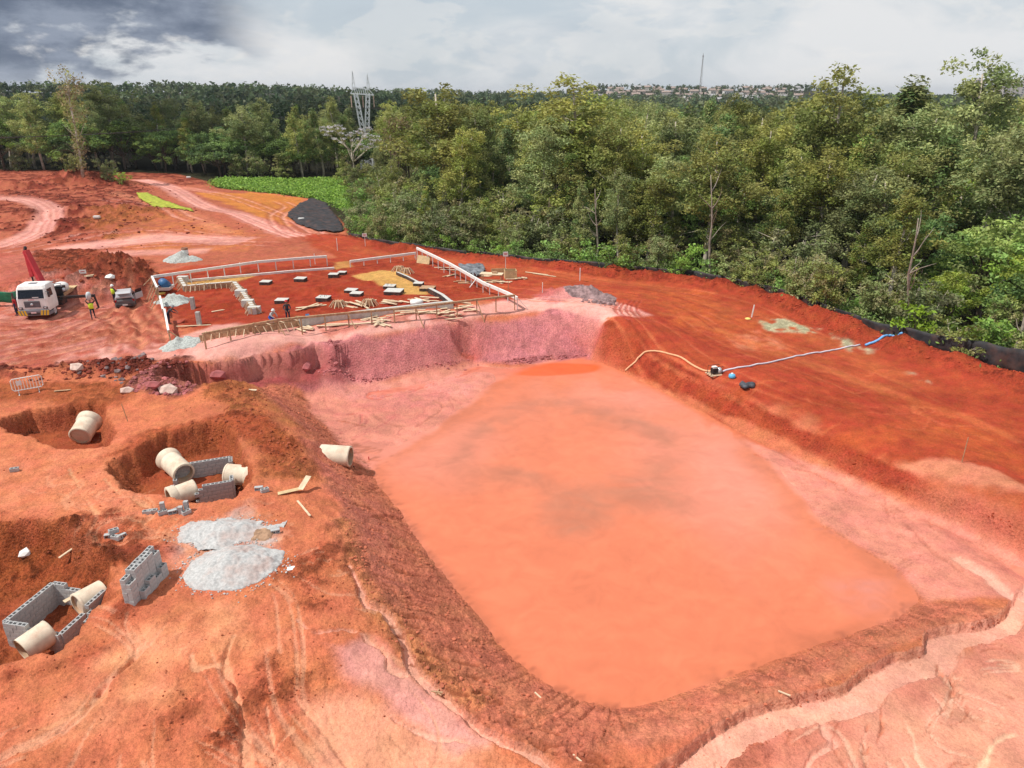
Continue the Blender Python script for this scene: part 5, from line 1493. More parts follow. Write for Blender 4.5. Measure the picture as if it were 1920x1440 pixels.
for px, py, r, lab in ((318, 736, .42, 'pale boulder on the front of the mauve spoil heap'), (288, 724, .32, 'small flat stone on the mauve spoil heap'), (407, 706, .38, 'dark red boulder right of the mauve spoil heap'), (146, 691, .36, 'pale stone lying in the dark churned strip'), (575, 690, .32, 'big dark clod fallen under the cut bank'), (240, 1075 - 340, .3, 'pale stone at the left toe of the mauve spoil heap')):
    p = G(px, py); mb = MB(); mb.rock((0, 0, r * .3), r * 1.5, px)
    o = mb.build('boulder', ROCKM if 'pale' in lab else MAUVEC); o.location = p; tag(o, lab, 'boulder')

# ------------------------------------------------------------------ batter boards round the plot
def rail(label, pts, n, h, bw, mat, pmat, braces=(), rail_t=.05, post=.08, double=False):
    P = [G(*p) for p in pts]
    t = thing('batter_board', label, 'batter board', P[0], 0, 'batter boards round the plot'); o0 = P[0]
    L = [(P[i + 1] - P[i]).length for i in range(len(P) - 1)]; T = sum(L)
    def at(s):
        s *= T
        for i, l in enumerate(L):
            if s <= l or i == len(L) - 1: return P[i].lerp(P[i + 1], min(1, s / l))
            s -= l
    posts = [at(k / (n - 1)) for k in range(n)]
    zt = max(p.z for p in P)
    tops = []
    for p in posts:
        g = gz(p.x, p.y); top = g * .3 + zt * .7 + h
        b = MB(); b.bar((p.x - o0.x, p.y - o0.y, g - .2 - o0.z), (p.x - o0.x, p.y - o0.y, top - .012 - o0.z), post); b.build('post', pmat, t)
        tops.append(Vector((p.x - o0.x, p.y - o0.y, top - o0.z)))
    d = (tops[-1] - tops[0]).normalized(); side = Vector((d.y, -d.x, 0)).normalized()
    if side.y > 0: side = -side
    for a in range(0, n - 1, 3):
        z_ = min(a + 3, n - 1)
        b = MB(); b.bar(tops[a] + side * (post / 2 + rail_t / 2) - Vector((0, 0, bw * .4)), tops[z_] + side * (post / 2 + rail_t / 2) - Vector((0, 0, bw * .4 + .001)), rail_t, bw); b.build('board', mat, t)
        b = MB(); b.bar(tops[a] + Vector((0, 0, .02)), tops[z_] + Vector((0, 0, .02)), .14, .03); b.build('cap_board', mat, t)
    for k, sgn in braces:
        q = tops[k]; e = q + side * (.9 * sgn) + d * .3
        b = MB(); b.bar(q + side * (.06 * sgn) - Vector((0, 0, .1)), Vector((e.x, e.y, gz(e.x + o0.x, e.y + o0.y) - o0.z)), .06); b.build('brace', pmat, t)
    return t
rail('white batter board along the back left of the plot', [(290, 531), (450, 513), (614, 499)], 11, .72, .24, BOARDW, BOARDW)
rail('short white batter board along the back right of the plot', [(657, 501), (780, 487)], 6, .72, .24, BOARDW, BOARDW, ((5, -1),))
rail('long white batter board down the right side of the plot', [(783, 487), (850, 520), (915, 552), (970, 581)], 17, .95, .26, BOARDW, BOARDW, ((11, 1), (11, -1), (16, -1)))
rail('timber batter board along the front of the plot above the cut bank', [(387, 656), (560, 628), (760, 604), (965, 583)], 15, 1.15, .14, WOOD, WOOD, ((3, 1), (6, 1), (9, 1), (12, 1)), .05, .09)
rail('white batter board at the back left corner beside the blue tub', [(288, 534), (300, 566)], 4, .85, .2, BOARDW, WOOD, ((0, 1), (1, 1), (2, 1), (3, 1)))
rail('short white batter board in front of the small gravel pile', [(303, 572), (309, 598)], 3, .85, .2, BOARDW, WOOD, ((0, 1),))
rail('short white batter board where the dark-clad worker leans', [(313, 604), (320, 642)], 3, .95, .2, BOARDW, WOOD, ((2, -1),))

# ------------------------------------------------------------------ footings and formwork
CAPS = [(499, 533, 1.0, 'far left footing cap'), (564, 527, 1.05, 'back footing cap left of the middle'), (529, 568, 1.05, 'flat pale footing cap behind the two workers'), (607, 563, 1.1, 'footing cap with rods near the middle of the plot'), (626, 519, .95, 'back footing cap by the rail gap'),
        (642, 515, .8, 'small tilted footing cap by the rail gap'), (659, 549, 1.05, 'left cap of the close pair of footings'), (669, 555, 1.05, 'right cap of the close pair of footings'), (731, 541, 1.05, 'footing cap behind the widest one'), (739, 551, 1.55, 'widest footing cap beside the yellow sand'), (785, 536, .9, 'footing cap at the end of the sand strip'), (802, 545, 1.3, 'brown-topped footing form at the right of the sand')]
caps0 = None
for k, (px, py, w, lab) in enumerate(CAPS):
    p = G(px, py); d = w * .85
    t = thing('footing_cap', lab, 'footing', (p.x, p.y, gz(p.x, p.y) - .1), R(-6) + random.uniform(-.08, .08), 'footing caps of the plot')
    b = MB()
    for s in (-1, 1):
        b.box((s * (w / 2 - .03), 0, .28), (.06, d, .56)); b.box((0, s * (d / 2 - .03), .28), (w - .12, .06, .56))
    b.build('form', BLACKF, t); t.scale = (1.0, 1.05, .68)
    b = MB(); b.box((0, 0, .30), (w - .12, d - .12, .58)); b.box((0, 0, .60), (w + .02, d + .02, .055)); b.build('concrete_core', WOOD if 'brown' in lab else CONCW, t)
    for j in range(4 if 'rods' in lab or 'behind the widest' in lab else 0):
        b = MB(); x, y = (-1) ** j * w * .18, (1 if j < 2 else -1) * d * .18
        b.bar((x, y, .58), (x, y, .58 + random.uniform(.2, .45)), .025); b.build('rod', DARKM, t)
def beam(label, pts, w, h, mat=CONCW, form=WOOD, stake=.55, ties=True, spread=.5, name='foundation_beam', sill=.0, cat='foundation beam'):
    P = [G(*p) for p in pts]; o0 = P[0]
    t = thing(name, label, cat, o0)
    for i in range(len(P) - 1):
        a, c = P[i] - o0, P[i + 1] - o0
        a.z, c.z = gz(P[i].x, P[i].y) - o0.z + h / 2 + sill, gz(P[i + 1].x, P[i + 1].y) - o0.z + h / 2 + sill
        d = (c - a).normalized(); n_ = Vector((-d.y, d.x, 0)).normalized()
        if mat:
            b = MB(); b.bar(a, c + d * (w / 2 if i < len(P) - 2 else 0), w, h); b.build('concrete_core', mat, t)
        if form:
            for s in (-1, 1):
                b = MB(); b.bar(a + n_ * s * (w / 2 + .025), c + n_ * s * (w / 2 + .025), .035, h * .94); b.build('form_board', form, t)
            L = (c - a).length; m = int(L / stake)
            for k in range(m):
                q = a + d * ((k + .5) * L / m)
                for s in (-1, 1):
                    e = q + n_ * s * (w / 2 + spread * random.uniform(.6, 1.1)); e.z = gz(e.x + o0.x, e.y + o0.y) - o0.z
                    b = MB(); b.bar(q + n_ * s * (w / 2 + .06) + Vector((0, 0, h * .4)), e, .05); b.build('stake', PALEWOOD if k % 3 else WOOD, t)
                if ties and k % 2 == 0:
                    b = MB(); b.bar(q - n_ * (w / 2 + .1) + Vector((0, 0, h / 2 + .03)), q + n_ * (w / 2 + .1) + Vector((0, 0, h / 2 + .03)), .06, .04); b.build('tie', PALEWOOD, t)
    return t
beam('white-topped formwork beam along the left of the yellow sand', [(338, 530), (348, 546), (390, 542), (440, 538)], .32, .55, CONCW, WOOD, .42)
beam('white-topped formwork beam running diagonally to the front left', [(440, 538), (458, 560), (478, 590)], .34, .55, CONCW, WOOD, .4)
for px, py, lab in ((453, 556, 'upper crossing slab on the diagonal beam'), (466, 575, 'lower crossing slab on the diagonal beam'), (478, 588, 'end slab of the diagonal beam'), (344, 529, 'corner slab of the left formwork beam')):
    p = G(px, py); b = MB(); b.box((0, 0, .30), (1.0, .55, .62)); o = b.build('crossing_slab', CONCW, None, False, .01); o.location = (p.x, p.y, gz(p.x, p.y)); o.rotation_euler = (0, 0, .05); tag(o, lab, 'concrete slab')
beam('thin white strip along the back of the plot', [(348, 529), (408, 523), (480, 517), (545, 511), (627, 505)], .18, .22, BOARDW, None, 1, False)
beam('long grey concrete beam along the front of the plot', [(562, 613), (700, 595), (850, 578)], .32, .66, M('front_beam_concrete', (.50, .49, .46), .9, 0, .16, 3, .2), None, 1, False, sill=.0)
beam('empty timber trench form left of the grey front beam', [(378, 638), (470, 625), (560, 611)], .55, .50, None, WOOD, .6)
beam('narrow concrete strip along the right edge of the yellow sand', [(745, 515), (765, 524), (788, 536)], .2, .3, CONCW, BLACKF, 4, False)
beam('black-sided beam at the right of the plot', [(806, 549), (830, 562), (846, 575)], .3, .45, CONCW, BLACKF, 4, False)
for px, py, lab in ((363, 580, 'left upright grey concrete post inside the plot'), (374, 608, 'right upright grey concrete post inside the plot')):
    p = G(px, py); b = MB(); b.box((0, 0, .45), (.32, .32, 1.2)); o = b.build('concrete_post', CONC, None, False, .015); o.location = (p.x, p.y, gz(p.x, p.y)); tag(o, lab, 'concrete post')
for px, py, r_, n, lab in ((545, 595, .0, 0, ''),):
    pass
for px, py, lab in ((635, 575, 'left brown form box behind the front beam'), (692, 573, 'ring of stakes round a footing behind the front beam'), (748, 508, 'ring of stakes at the back of the yellow sand'), (762, 512, 'second ring of stakes at the back of the yellow sand')):
    p = G(px, py); t = thing('stake_form', lab, 'formwork', (p.x, p.y, gz(p.x, p.y)))
    for k in range(14):
        a = k * 2 * math.pi / 14; b = MB(); b.bar((math.cos(a) * .45, math.sin(a) * .4, .5), (math.cos(a) * .85, math.sin(a) * .8, 0), .06); b.build('stake', WOOD if k % 2 else PALEWOOD, t)
    b = MB(); b.box((0, 0, .25), (.6, .5, .5)); b.build('form_box', WOOD, t)
for px, py, w, h, lab in ((551, 607, .9, .5, 'brown plywood form panel beside the grey front beam'), (569, 603, 1.0, .55, 'brown plywood end panel of the front beam')):
    p = G(px, py); b = MB(); b.box((0, 0, h / 2), (w, .05, h)); o = b.build('form_panel', PLY); o.location = (p.x, p.y - .35, gz(p.x, p.y)); tag(o, lab, 'form panel')

# ------------------------------------------------------------------ timber lying about
PL = [MB().box((0, 0, 0), (L, .2, .04)).mesh('plank', m) for L, m in ((1.2, PALEWOOD), (1.8, PALEWOOD), (2.6, PALEWOOD), (1.0, WOOD), (.6, PALEWOOD))]
def planks(px, py, n, spread, ang, dang, lab, kinds=(0, 1, 2, 4), tilt=.06, big=1.0, wy=1.0):
    c = G(px, py)
    for k in range(n):
        x, y = c.x + random.gauss(0, spread), c.y + random.gauss(0, spread * .8)
        o = bpy.data.objects.new('plank', PL[random.choice(kinds)]); COL.objects.link(o)
        o.location = (x, y, gz(x, y) + .05 + .035 * (k % 5)); o.rotation_euler = (random.uniform(-tilt, tilt), random.uniform(-tilt, tilt), ang + random.uniform(-dang, dang)); o.scale = (big, big * wy, 1)
        tag(o, lab, 'plank', lab)
planks(590, 577, 6, .35, .6, .5, 'pale board in the pile behind the left of the front beam', (1, 2))
planks(660, 573, 7, .4, -.6, .5, 'pale board in the pile behind the middle of the front beam', (1, 2))
planks(738, 566, 6, .4, -.4, .3, 'pale board in the long pile behind the front beam', (1, 2))
planks(792, 566, 7, .5, -.2, .5, 'pale board in the pile by the sack behind the front beam', (0, 1))
planks(573, 616, 8, .35, .3, 1.2, 'short offcut in the small heap under the front rail', (0, 4))
planks(625, 614, 4, .8, .15, .08, 'board lying in line under the front rail', (2,))
planks(690, 600, 8, .6, .1, .8, 'short offcut scattered beyond the front rail', (0, 4))
planks(710, 607, 9, .5, .3, 1.2, 'offcut in the heap under the middle of the front rail', (0, 4, 1))
planks(775, 593, 4, .6, .2, .1, 'long board lying between the front beam and rail', (2,))
planks(830, 588, 9, .6, .3, .9, 'offcut in the heap at the right of the front rail', (0, 4, 1))
planks(865, 577, 6, .7, .2, .6, 'board strewn right of the front beam end', (0, 1))
planks(835, 598, 2, .4, .2, .05, 'long board in front of the right end of the front rail', (2,))
planks(850, 518, 3, .3, .8, .2, 'board leaning near the right rail', (0, 3))
planks(870, 531, 6, .25, .1, .2, 'dark board in the small stack inside the right rail', (3,))
planks(853, 504, 2, 1.2, -.15, .04, 'long thin batten lying behind the right rail', (2,))
planks(1010, 516, 2, .6, -.35, .05, 'thin batten lying right of the plywood boxes', (2,))
planks(930, 531, 3, .4, .1, .1, 'pale board on the ground before the saw bench', (1,))
planks(410, 583, 1, .1, .7, .1, 'single batten on the soil right of the concrete posts', (0,))
planks(365, 612, 1, .1, .25, .1, 'batten lying at the foot of the right concrete post', (2,))
planks(480, 700 + 34, 1, .1, 0, 0, 'stick on the brown mound', (4,))
planks(119, 733, 1, .05, .2, .05, 'grey board lying right of the crowd barrier', (3,), wy=.7)
planks(571, 958, 1, .05, -1.0, .05, 'pale batten on the bank above the pond', (1,), wy=.45)
planks(132, 1036, 1, .05, 1.3, .05, 'pale stick in the lower left pit slope', (0,), wy=.5)
planks(166, 1108, 1, .05, .9, .05, 'board lying over the plugged pipe of the lower chamber', (1,))
planks(1470, 1306, 1, .03, -.6, .05, 'white stick at the edge of the washed runnel', (4,), big=.7, wy=.35)
planks(1083, 1425, 1, .03, -.8, .05, 'white stick on the berm at the bottom edge', (4,), big=.7, wy=.35)
planks(1010, 1308, 1, .03, -.9, .1, 'thin white stick low on the brown bank', (4,), big=.6, wy=.4)
# plywood offcut near the pond: a broken V of sheet
p = G(552, 925); t = thing('plywood_offcut', 'broken V-shaped plywood sheet lying on the near bank', 'plywood', (p.x, p.y, gz(p.x, p.y) + .05), .1)
b = MB(); b.bar((-.75, -.15, .02), (.35, .12, .10), .28, .02); b.build('sheet', PLY, t)
b = MB(); b.bar((.30, .0, .10), (.62, .75, .42), .30, .02); b.build('sheet', PALEWOOD, t)
p = G(546, 1068); b = MB(); b.box((0, 0, .04), (.30, .22, .06)); o = b.build('white_slab', WHITE); o.location = (p.x, p.y, gz(p.x, p.y)); o.rotation_euler = (.1, 0, .3); tag(o, 'small white slab on the ground right of the oval sand heap', 'slab')
p = G(48, 1041); b = MB(); b.rock((0, 0, .1), .3, 3); o = b.build('cement_bag', WHITE); o.location = p; tag(o, 'crumpled white bag in the lower left pit', 'bag')
# plywood sheets leaning at the far rail
p = G(794, 494); t = thing('plywood_stack', 'plywood sheets leaning at the back corner of the rails', 'plywood', (p.x, p.y, gz(p.x, p.y)), -.5)
for k in range(4):
    b = MB(); b.box((0, k * .05, .40), (1.7, .02, .85), rot=Matrix.Rotation(-.35, 3, 'X')); b.build('sheet', PLY, t)
# boxes, saw bench and black sheeting right of the plot
p = G(957, 522); t = thing('plywood_box', 'open plywood box standing at the right of the saw bench', 'plywood box', (p.x, p.y, gz(p.x, p.y)), .15)
for c, s in (((0, -.5, .45), (1.2, .03, .9)), ((0, .5, .45), (1.2, .03, .9)), ((-.6, 0, .45), (.03, .97, .9)), ((.6, 0, .45), (.03, .97, .9))):
    b = MB(); b.box(c, s); b.build('side_panel', PLY, t)
p = G(936, 519); t = thing('plywood_box', 'plywood form panels standing in an L behind the saw bench', 'plywood box', (p.x, p.y, gz(p.x, p.y)), .15)
b = MB(); b.box((0, .3, .4), (1.6, .03, .8)); b.build('side_panel', PLY, t); b = MB(); b.box((.8, 0, .4), (.03, .6, .8)); b.build('side_panel', PLY, t)
p = G(922, 528); t = thing('saw_bench', 'timber saw bench with pale top right of the long white rail', 'work bench', (p.x, p.y, gz(p.x, p.y)), -.2)
b = MB(); b.box((0, 0, .82), (2.3, 1.0, .05)); b.build('bench_top', PALEWOOD, t)
for x in (-1, 1):
    for y in (-.4, .4):
        b = MB(); b.bar((x, y, 0), (x, y, .79), .08); b.build('leg', WOOD, t)
b = MB(); b.bar((-1, -.4, .3), (1, -.4, .3), .06); b.build('stretcher', WOOD, t)
b = MB(); b.box((.3, .1, .92), (.5, .35, .14)); b.build('saw_guard', WOOD, t)
planks(938, 531, 10, .4, .3, 1.2, 'offcut heaped under the saw bench', (4, 3, 0)); planks(965, 524, 8, .5, .3, 1.2, 'offcut strewn before the plywood box', (4, 0)); planks(905, 517, 8, .5, .2, .5, 'board stacked left of the saw bench', (1, 0, 3))
def sheet(name, cat, label, poly, mat, off=.05, st=.15, wr=.06, thick=.02, group=None, seed=0, kind=None):
    """cloth or plastic lying on the ground"""
    P = BP(poly); lo, hi = P.min(0), P.max(0)
    nx, ny = int((hi[0] - lo[0]) / st) + 2, int((hi[1] - lo[1]) / st) + 2
    xs, ysx = np.meshgrid(np.linspace(lo[0], hi[0], nx), np.linspace(lo[1], hi[1], ny))
    x, y = xs.ravel(), ysx.ravel()
    z = HG(x, y) + off + wr * (.5 + fbm(x, y * 2.5, .8, 3, seed))
    ins = np.array([inpoly((a, b), P) for a, b in zip(x, y)])
    gi = np.arange(nx * ny).reshape(ny, nx)
    F = np.stack([gi[:-1, :-1], gi[:-1, 1:], gi[1:, 1:], gi[1:, :-1]], -1).reshape(-1, 4)
    F = F[ins[F].sum(1) >= 3]
    used = np.unique(F); mp = np.full(nx * ny, -1); mp[used] = np.arange(len(used))
    V = np.stack([x, y, z], 1)[used]; c = V.mean(0)
    o = bpy.data.objects.new(name, mesh_np(name, V - c, mp[F], mat, True)); COL.objects.link(o); o.location = c
    m = o.modifiers.new('thickness', 'SOLIDIFY'); m.thickness = thick; m.offset = 1
    return tag(o, label, cat, group, kind)
sheet('plastic_sheet', 'plastic sheeting', 'crumpled dark plastic sheeting between the rail and the saw bench', [(858, 503), (905, 500), (912, 512), (895, 522), (872, 514)], GREYP, .12, .12, .35)
sheet('geotextile', 'geotextile', 'black geotextile blanket on the slope before the meadow', [(537, 405), (548, 392), (566, 380), (585, 372), (612, 382), (632, 408), (648, 434), (628, 438), (590, 432), (556, 420)], BLACKP, .06, .3, .25, .03)
sheet('grass_strip', 'grass', 'lime green strip of fresh grass on the far red slope', [(256, 362), (275, 362), (310, 378), (350, 392), (366, 402), (330, 399), (290, 388), (262, 374)], M('lime_grass', LIME, .95, 0, .3, 1.5, .5), .06, .25, .12, .05)

# ------------------------------------------------------------------ silt fence along the wood
def silt_fence():
    ln = smooth_line([np.array(e[:2]) + np.array(n) * 1.15 for e, n in zip(edge_w, edge_out)], 14)
    pxs = [proj((q[0], q[1], 0))[0] for q in ln]
    cz = np.interp(pxs, [600, 1100, 1400, 1650, 1740, 1850, 2000], [.24, .20, .06, .02, .28, .95, 1.15])
    o0 = Vector((ln[0][0], ln[0][1], gz(*ln[0])))
    t = thing('silt_fence', 'black fabric silt fence along the edge of the wood behind the red berm', 'silt fence', o0)
    vs, fs = [], []
    d = np.concatenate([[0], np.cumsum(np.hypot(*np.diff(ln, axis=0).T))])
    S = np.arange(0, d[-1], .22); n = len(S)
    rows = 5
    ex = [np.array(e[:2]) for e in edge_w]
    for i, s in enumerate(S):
        x, y = np.interp(s, d, ln[:, 0]), np.interp(s, d, ln[:, 1])
        h = float(np.interp(s, d, cz)); zb = gz(x, y) - .15
        zt = .3 + h + .10 * math.sin(s * .9) * math.sin(s * .37) - .10 * abs(math.sin(s * math.pi / 2.6)) * (h > .7)
        for r_ in range(rows):
            k = r_ / (rows - 1); w = .07 * math.sin(s * 2.3 + k * 3) * (1 - k) + .10 * float(vnoise(np.array(s / .7), np.array(k * 2.0), 3))
            vs.append((x - o0.x + w * .6, y - o0.y + w * .8, zb + (zt - zb) * k - o0.z))
    for i in range(n - 1):
        for r_ in range(rows - 1):
            a = i * rows + r_; fs.append((a, a + rows, a + rows + 1, a + 1))
    mb = MB(); mb.add(vs, fs); f = mb.build('fabric', BLACKP, t, True)
    m = f.modifiers.new('thickness', 'SOLIDIFY'); m.thickness = .02
    for s in np.arange(0, d[-1], 2.6):
        x, y = np.interp(s, d, ln[:, 0]) + .06, np.interp(s, d, ln[:, 1]) + .08
        b = MB(); b.bar((x - o0.x, y - o0.y, gz(x, y) - .3 - o0.z), (x - o0.x, y - o0.y, .3 + float(np.interp(s, d, cz)) + .05 - o0.z), .05); b.build('stake', DARKM, t)
silt_fence()
# ------------------------------------------------------------------ pump, hoses and the like
def hose(name, label, pts, r, mat, lift=None, ends=None, clip=None):
    L = smooth_line([np.array(G(*p)) for p in pts], 10)
    q = []
    for i, p in enumerate(L):
        z = gz(p[0], p[1]); z = max(z, WATER_Z) + r * .9 + (lift(i / (len(L) - 1)) if lift else 0)
        q.append((p[0] - L[0][0], p[1] - L[0][1], z - L[0][2]))
    mb = MB(); mb.tube(q, r, 8); o = mb.build(name, mat, None, True); o.location = L[0]
    return tag(o, label, 'hose')
hose('suction_hose', 'cream suction hose arching from the pond over the bank to the pump', [(1172, 699), (1190, 683), (1212, 661), (1235, 661), (1270, 670), (1298, 686), (1318, 696), (1336, 698)], .075, CREAM)
hose('discharge_hose', 'long pale blue flat hose running from the pump to the berm', [(1346, 701), (1420, 684), (1500, 668), (1560, 658), (1612, 648)], .065, M('pale_blue_hose', (.62, .60, .68), .6, 0, .15, 2, dirt=.15))
hose('discharge_hose', 'short bright blue hose climbing over the berm into the wood', [(1622, 649), (1640, 643), (1655, 634), (1672, 631), (1690, 628)], .10, M('bright_blue_hose', (.16, .42, .78), .6, 0, .1, 2, dirt=.1))
p = G(1340, 703); t = thing('water_pump', 'small motor pump on a timber pallet beside the pond bank', 'pump', (p.x, p.y, gz(p.x, p.y)), .3)
for k in range(4):
    b = MB(); b.box((0, -.36 + k * .24, .06), (1.1, .12, .05)); b.build('pallet_board', PALEWOOD, t)
for x in (-.42, .42):
    b = MB(); b.box((x, 0, .015), (.1, .85, .04)); b.build('pallet_bearer', WOOD, t)
b = MB(); b.box((-.08, 0, .32), (.42, .36, .36)); b.build('engine', DARKM, t, False, .03)
b = MB(); b.lathe([(.01, -.14), (.2, -.14), (.24, 0), (.2, .14), (.01, .14)], 16, Matrix.Translation((.3, 0, .3)) @ Matrix.Rotation(R(90), 4, 'Y')); b.build('pump_casing', LAMPG, t, True)
b = MB(); b.box((-.08, 0, .58), (.34, .30, .14)); b.build('fuel_tank', WHITE, t, False, .03)
for y in (-.26, .26):
    b = MB(); b.tube([(-.45, y, .08), (-.45, y, .66), (.45, y, .66), (.45, y, .08)], .022, 6); b.build('frame_tube', DARKM, t)
p = G(1372, 709); t = thing('jug', 'round light blue jug on the soil right of the pump', 'jug', (p.x, p.y, gz(p.x, p.y)))
b = MB(); b.lathe([(.01, 0), (.2, 0), (.25, .1), (.22, .26), (.1, .32), (.01, .32)], 16); b.build('body', CYANP, t, True)
b = MB(); b.lathe([(.08, .31), (.08, .38), (.01, .38)], 10); b.build('lid', WHITE, t, True)
p = G(1402, 725); mb = MB()
for k in range(9):
    mb.rock((random.uniform(-.4, .4), random.uniform(-.2, .2), .14), random.uniform(.18, .32), k)
o = mb.build('tool_bundle', M('dark_grey_bag', (.07, .075, .09), .7, 0, .5, 4), None, True); o.location = p; tag(o, 'dark grey bundle of bags lying right of the pump', 'bag')
# gully grate litter etc.
p = G(820, 1302); mb = MB()
mb.bar((-.22, .03, .10), (.2, -.05, .13), .05); mb.bar((-.15, .12, .08), (.16, -.16, .12), .035); mb.bar((-.05, -.16, .06), (.05, .17, .1), .03)
o = mb.build('driftwood', WOOD); o.location = p; tag(o, 'small snag of sticks jammed in the runnel above the bottom edge', 'sticks')
# ------------------------------------------------------------------ signs, pegs
def peg(px, py, h, mat, label, name='marker_peg', cat='marker peg', w=.06, lean=0):
    p = G(px, py); b = MB(); b.bar((0, 0, -.1), (lean, 0, h), w); o = b.build(name, mat); o.location = (p.x, p.y, gz(p.x, p.y)); tag(o, label, cat, 'pegs about the plot')
peg(633, 470, 1.5, BOARDW, 'white peg behind the gap in the back rails'); peg(591, 496, 1.2, BOARDW, 'thin white peg at the left side of the rail gap'); peg(1087, 527, 1.35, BOARDW, 'white peg behind the rubble heap', w=.09)
peg(1017, 549, .95, BOARDW, 'white peg on the pale shelf left of the rubble heap'); peg(953, 543, .8, WOOD, 'thin brown peg right of the rail corner'); peg(1409, 595, 1.15, BOARDW, 'white leaning peg beside the yellow bowl', w=.09, lean=.12)
peg(1803, 868, 1.5, WOOD, 'thin reddish peg on the pale patch at the right', w=.035); peg(692, 869 - 4, .28, REDP, 'tiny red peg in the silt beside the bank pipe', w=.05); peg(318 - 78, 790, 1.1, WOOD, 'thin stick between the upper and middle pits', w=.035, lean=-.15)
peg(1212, 955, .3, DARKM, 'dark stick poking out of the pond', w=.06)
p = G(1402, 599); b = MB(); b.lathe([(.01, 0), (.24, 0), (.26, .1), (.12, .16), (.01, .17)], 14); o = b.build('bowl', M('pale_yellow', (.75, .62, .18), .6), None, True); o.location = p; tag(o, 'small yellow bowl beside the leaning white peg', 'bowl')
def sign(px, py, h, w, hh, label):
    p = G(px, py); t = thing('notice_board', label, 'notice sign', (p.x, p.y, gz(p.x, p.y)), .1)
    b = MB(); b.bar((0, 0, -.1), (0, 0, h), .06); b.build('post', BOARDW, t)
    b = MB(); b.box((0, -.05, h - hh / 2 + .1), (w, .025, hh)); b.build('panel', WHITE, t)
    b = MB(); b.box((0, -.066, h - hh / 2 + .16), (w * .7, .006, .05)); b.box((0, -.066, h - hh / 2 + .06), (w * .55, .006, .05)); b.build('lettering_line', REDP, t)
sign(685, 462, 1.5, .55, .4, 'white notice on a post near the wood left of the back rail'); sign(948, 508, 2.0, .55, .5, 'white notice on a post behind the plywood boxes')
p = G(157, 519); t = thing('notice_board', 'white notice standing on the brown mound behind the truck', 'notice sign', (p.x, p.y, gz(p.x, p.y)), .2)
b = MB(); b.box((0, 0, .35), (.6, .03, .35)); b.build('panel', WHITE, t); b = MB(); b.box((0, -.02, .36), (.36, .006, .07)); b.build('lettering_line', REDP, t); b = MB(); b.bar((0, .03, -.1), (0, .03, .4), .04); b.build('post', WOOD, t)
planks(165, 524, 3, .25, .4, .5, 'stick on the brown mound below the white notice', (4,)); 
p = G(206, 521); b = MB(); b.rock((0, 0, .12), .4, 5); o = b.build('cement_bag', WHITE); o.location = p; tag(o, 'crumpled white bag on the right of the brown mound', 'bag')
for px, py, lab in ((354, 334, 'small white object beside the far track'), (182, 410, 'pale slab beside the far ruts'), (565, 413, 'small white pipe end by the black geotextile')):
    p = G(px, py); b = MB(); b.box((0, 0, .2), (.9, .5, .35)); o = b.build('white_marker', WHITE, None, False, .05); o.location = (p.x, p.y, gz(p.x, p.y)); tag(o, lab, 'marker')
# drum, tub, barrow
p = G(349, 485); t = thing('steel_drum', 'steel drum with white band beside the far gravel pile', 'drum', (p.x, p.y, gz(p.x, p.y) + .25))
b = MB(); b.lathe([(.01, 0), (.36, 0), (.36, .32)], 16); b.build('lower_band', M('rusty_steel', (.28, .14, .09), .7, .1, .3, 4), t, True)
b = MB(); b.lathe([(.365, .32), (.365, .78)], 16); b.build('white_band', WHITE, t, True)
b = MB(); b.lathe([(.36, .78), (.36, 1.0), (.33, 1.0), (.33, .9), (.01, .9)], 16); b.build('rim', M('rusty_steel', (.28, .14, .09)), t, True)
p = G(310, 545); t = thing('mortar_tub', 'blue drum tipped in a white mortar tub inside the left rail', 'tub', (p.x, p.y, gz(p.x, p.y)), .1)
b = MB(); b.lathe([(.55, .1), (.82, .1), (.95, .42), (.9, .42), (.78, .16), (.01, .16)], 4, Matrix.Rotation(R(45), 4, 'Z')); b.build('tray', WHITE, t)
b = MB(); b.lathe([(.01, -.5), (.42, -.5), (.44, -.3), (.44, .3), (.42, .5), (.01, .5)], 18, Matrix.Translation((0, .1, .62)) @ Matrix.Rotation(R(62), 4, 'X')); b.build('drum', BLUEP, t, True)
b = MB()
for y in (-.28, 0, .28): b.box((0, .1, .62), (.9, .05, .05), rot=Matrix.Rotation(y * .1, 3, 'X'))
b.build('band', M('blue_band', (.06, .2, .42), .5), t)
p = G(305, 555); b = MB(); b.lathe([(.01, .12), (.2, .12), (.32, .3), (.28, .3), (.18, .16), (.01, .16)], 12); o = b.build('barrow_pan', M('ochre_pan', (.45, .28, .05), .7), None, True); o.location = (p.x, p.y, gz(p.x, p.y)); tag(o, 'small ochre pan at the foot of the blue drum', 'pan')
p = G(781, 570); b = MB(); b.rock((0, 0, .2), .55, 2, .5); b.rock((.3, .1, .2), .4, 4, .5); o = b.build('white_sack', WHITE, None, True); o.location = p; tag(o, 'white sack lying behind the right of the front beam', 'sack')
p = G(577, 597); b = MB(); b.lathe([(.01, 0), (.14, 0), (.17, .34), (.15, .34), (.13, .05), (.01, .05)], 14); o = b.build('bucket', BLUEP, None, True); o.location = (p.x, p.y, gz(p.x, p.y)); tag(o, 'blue bucket beside the form panels of the front beam', 'bucket')
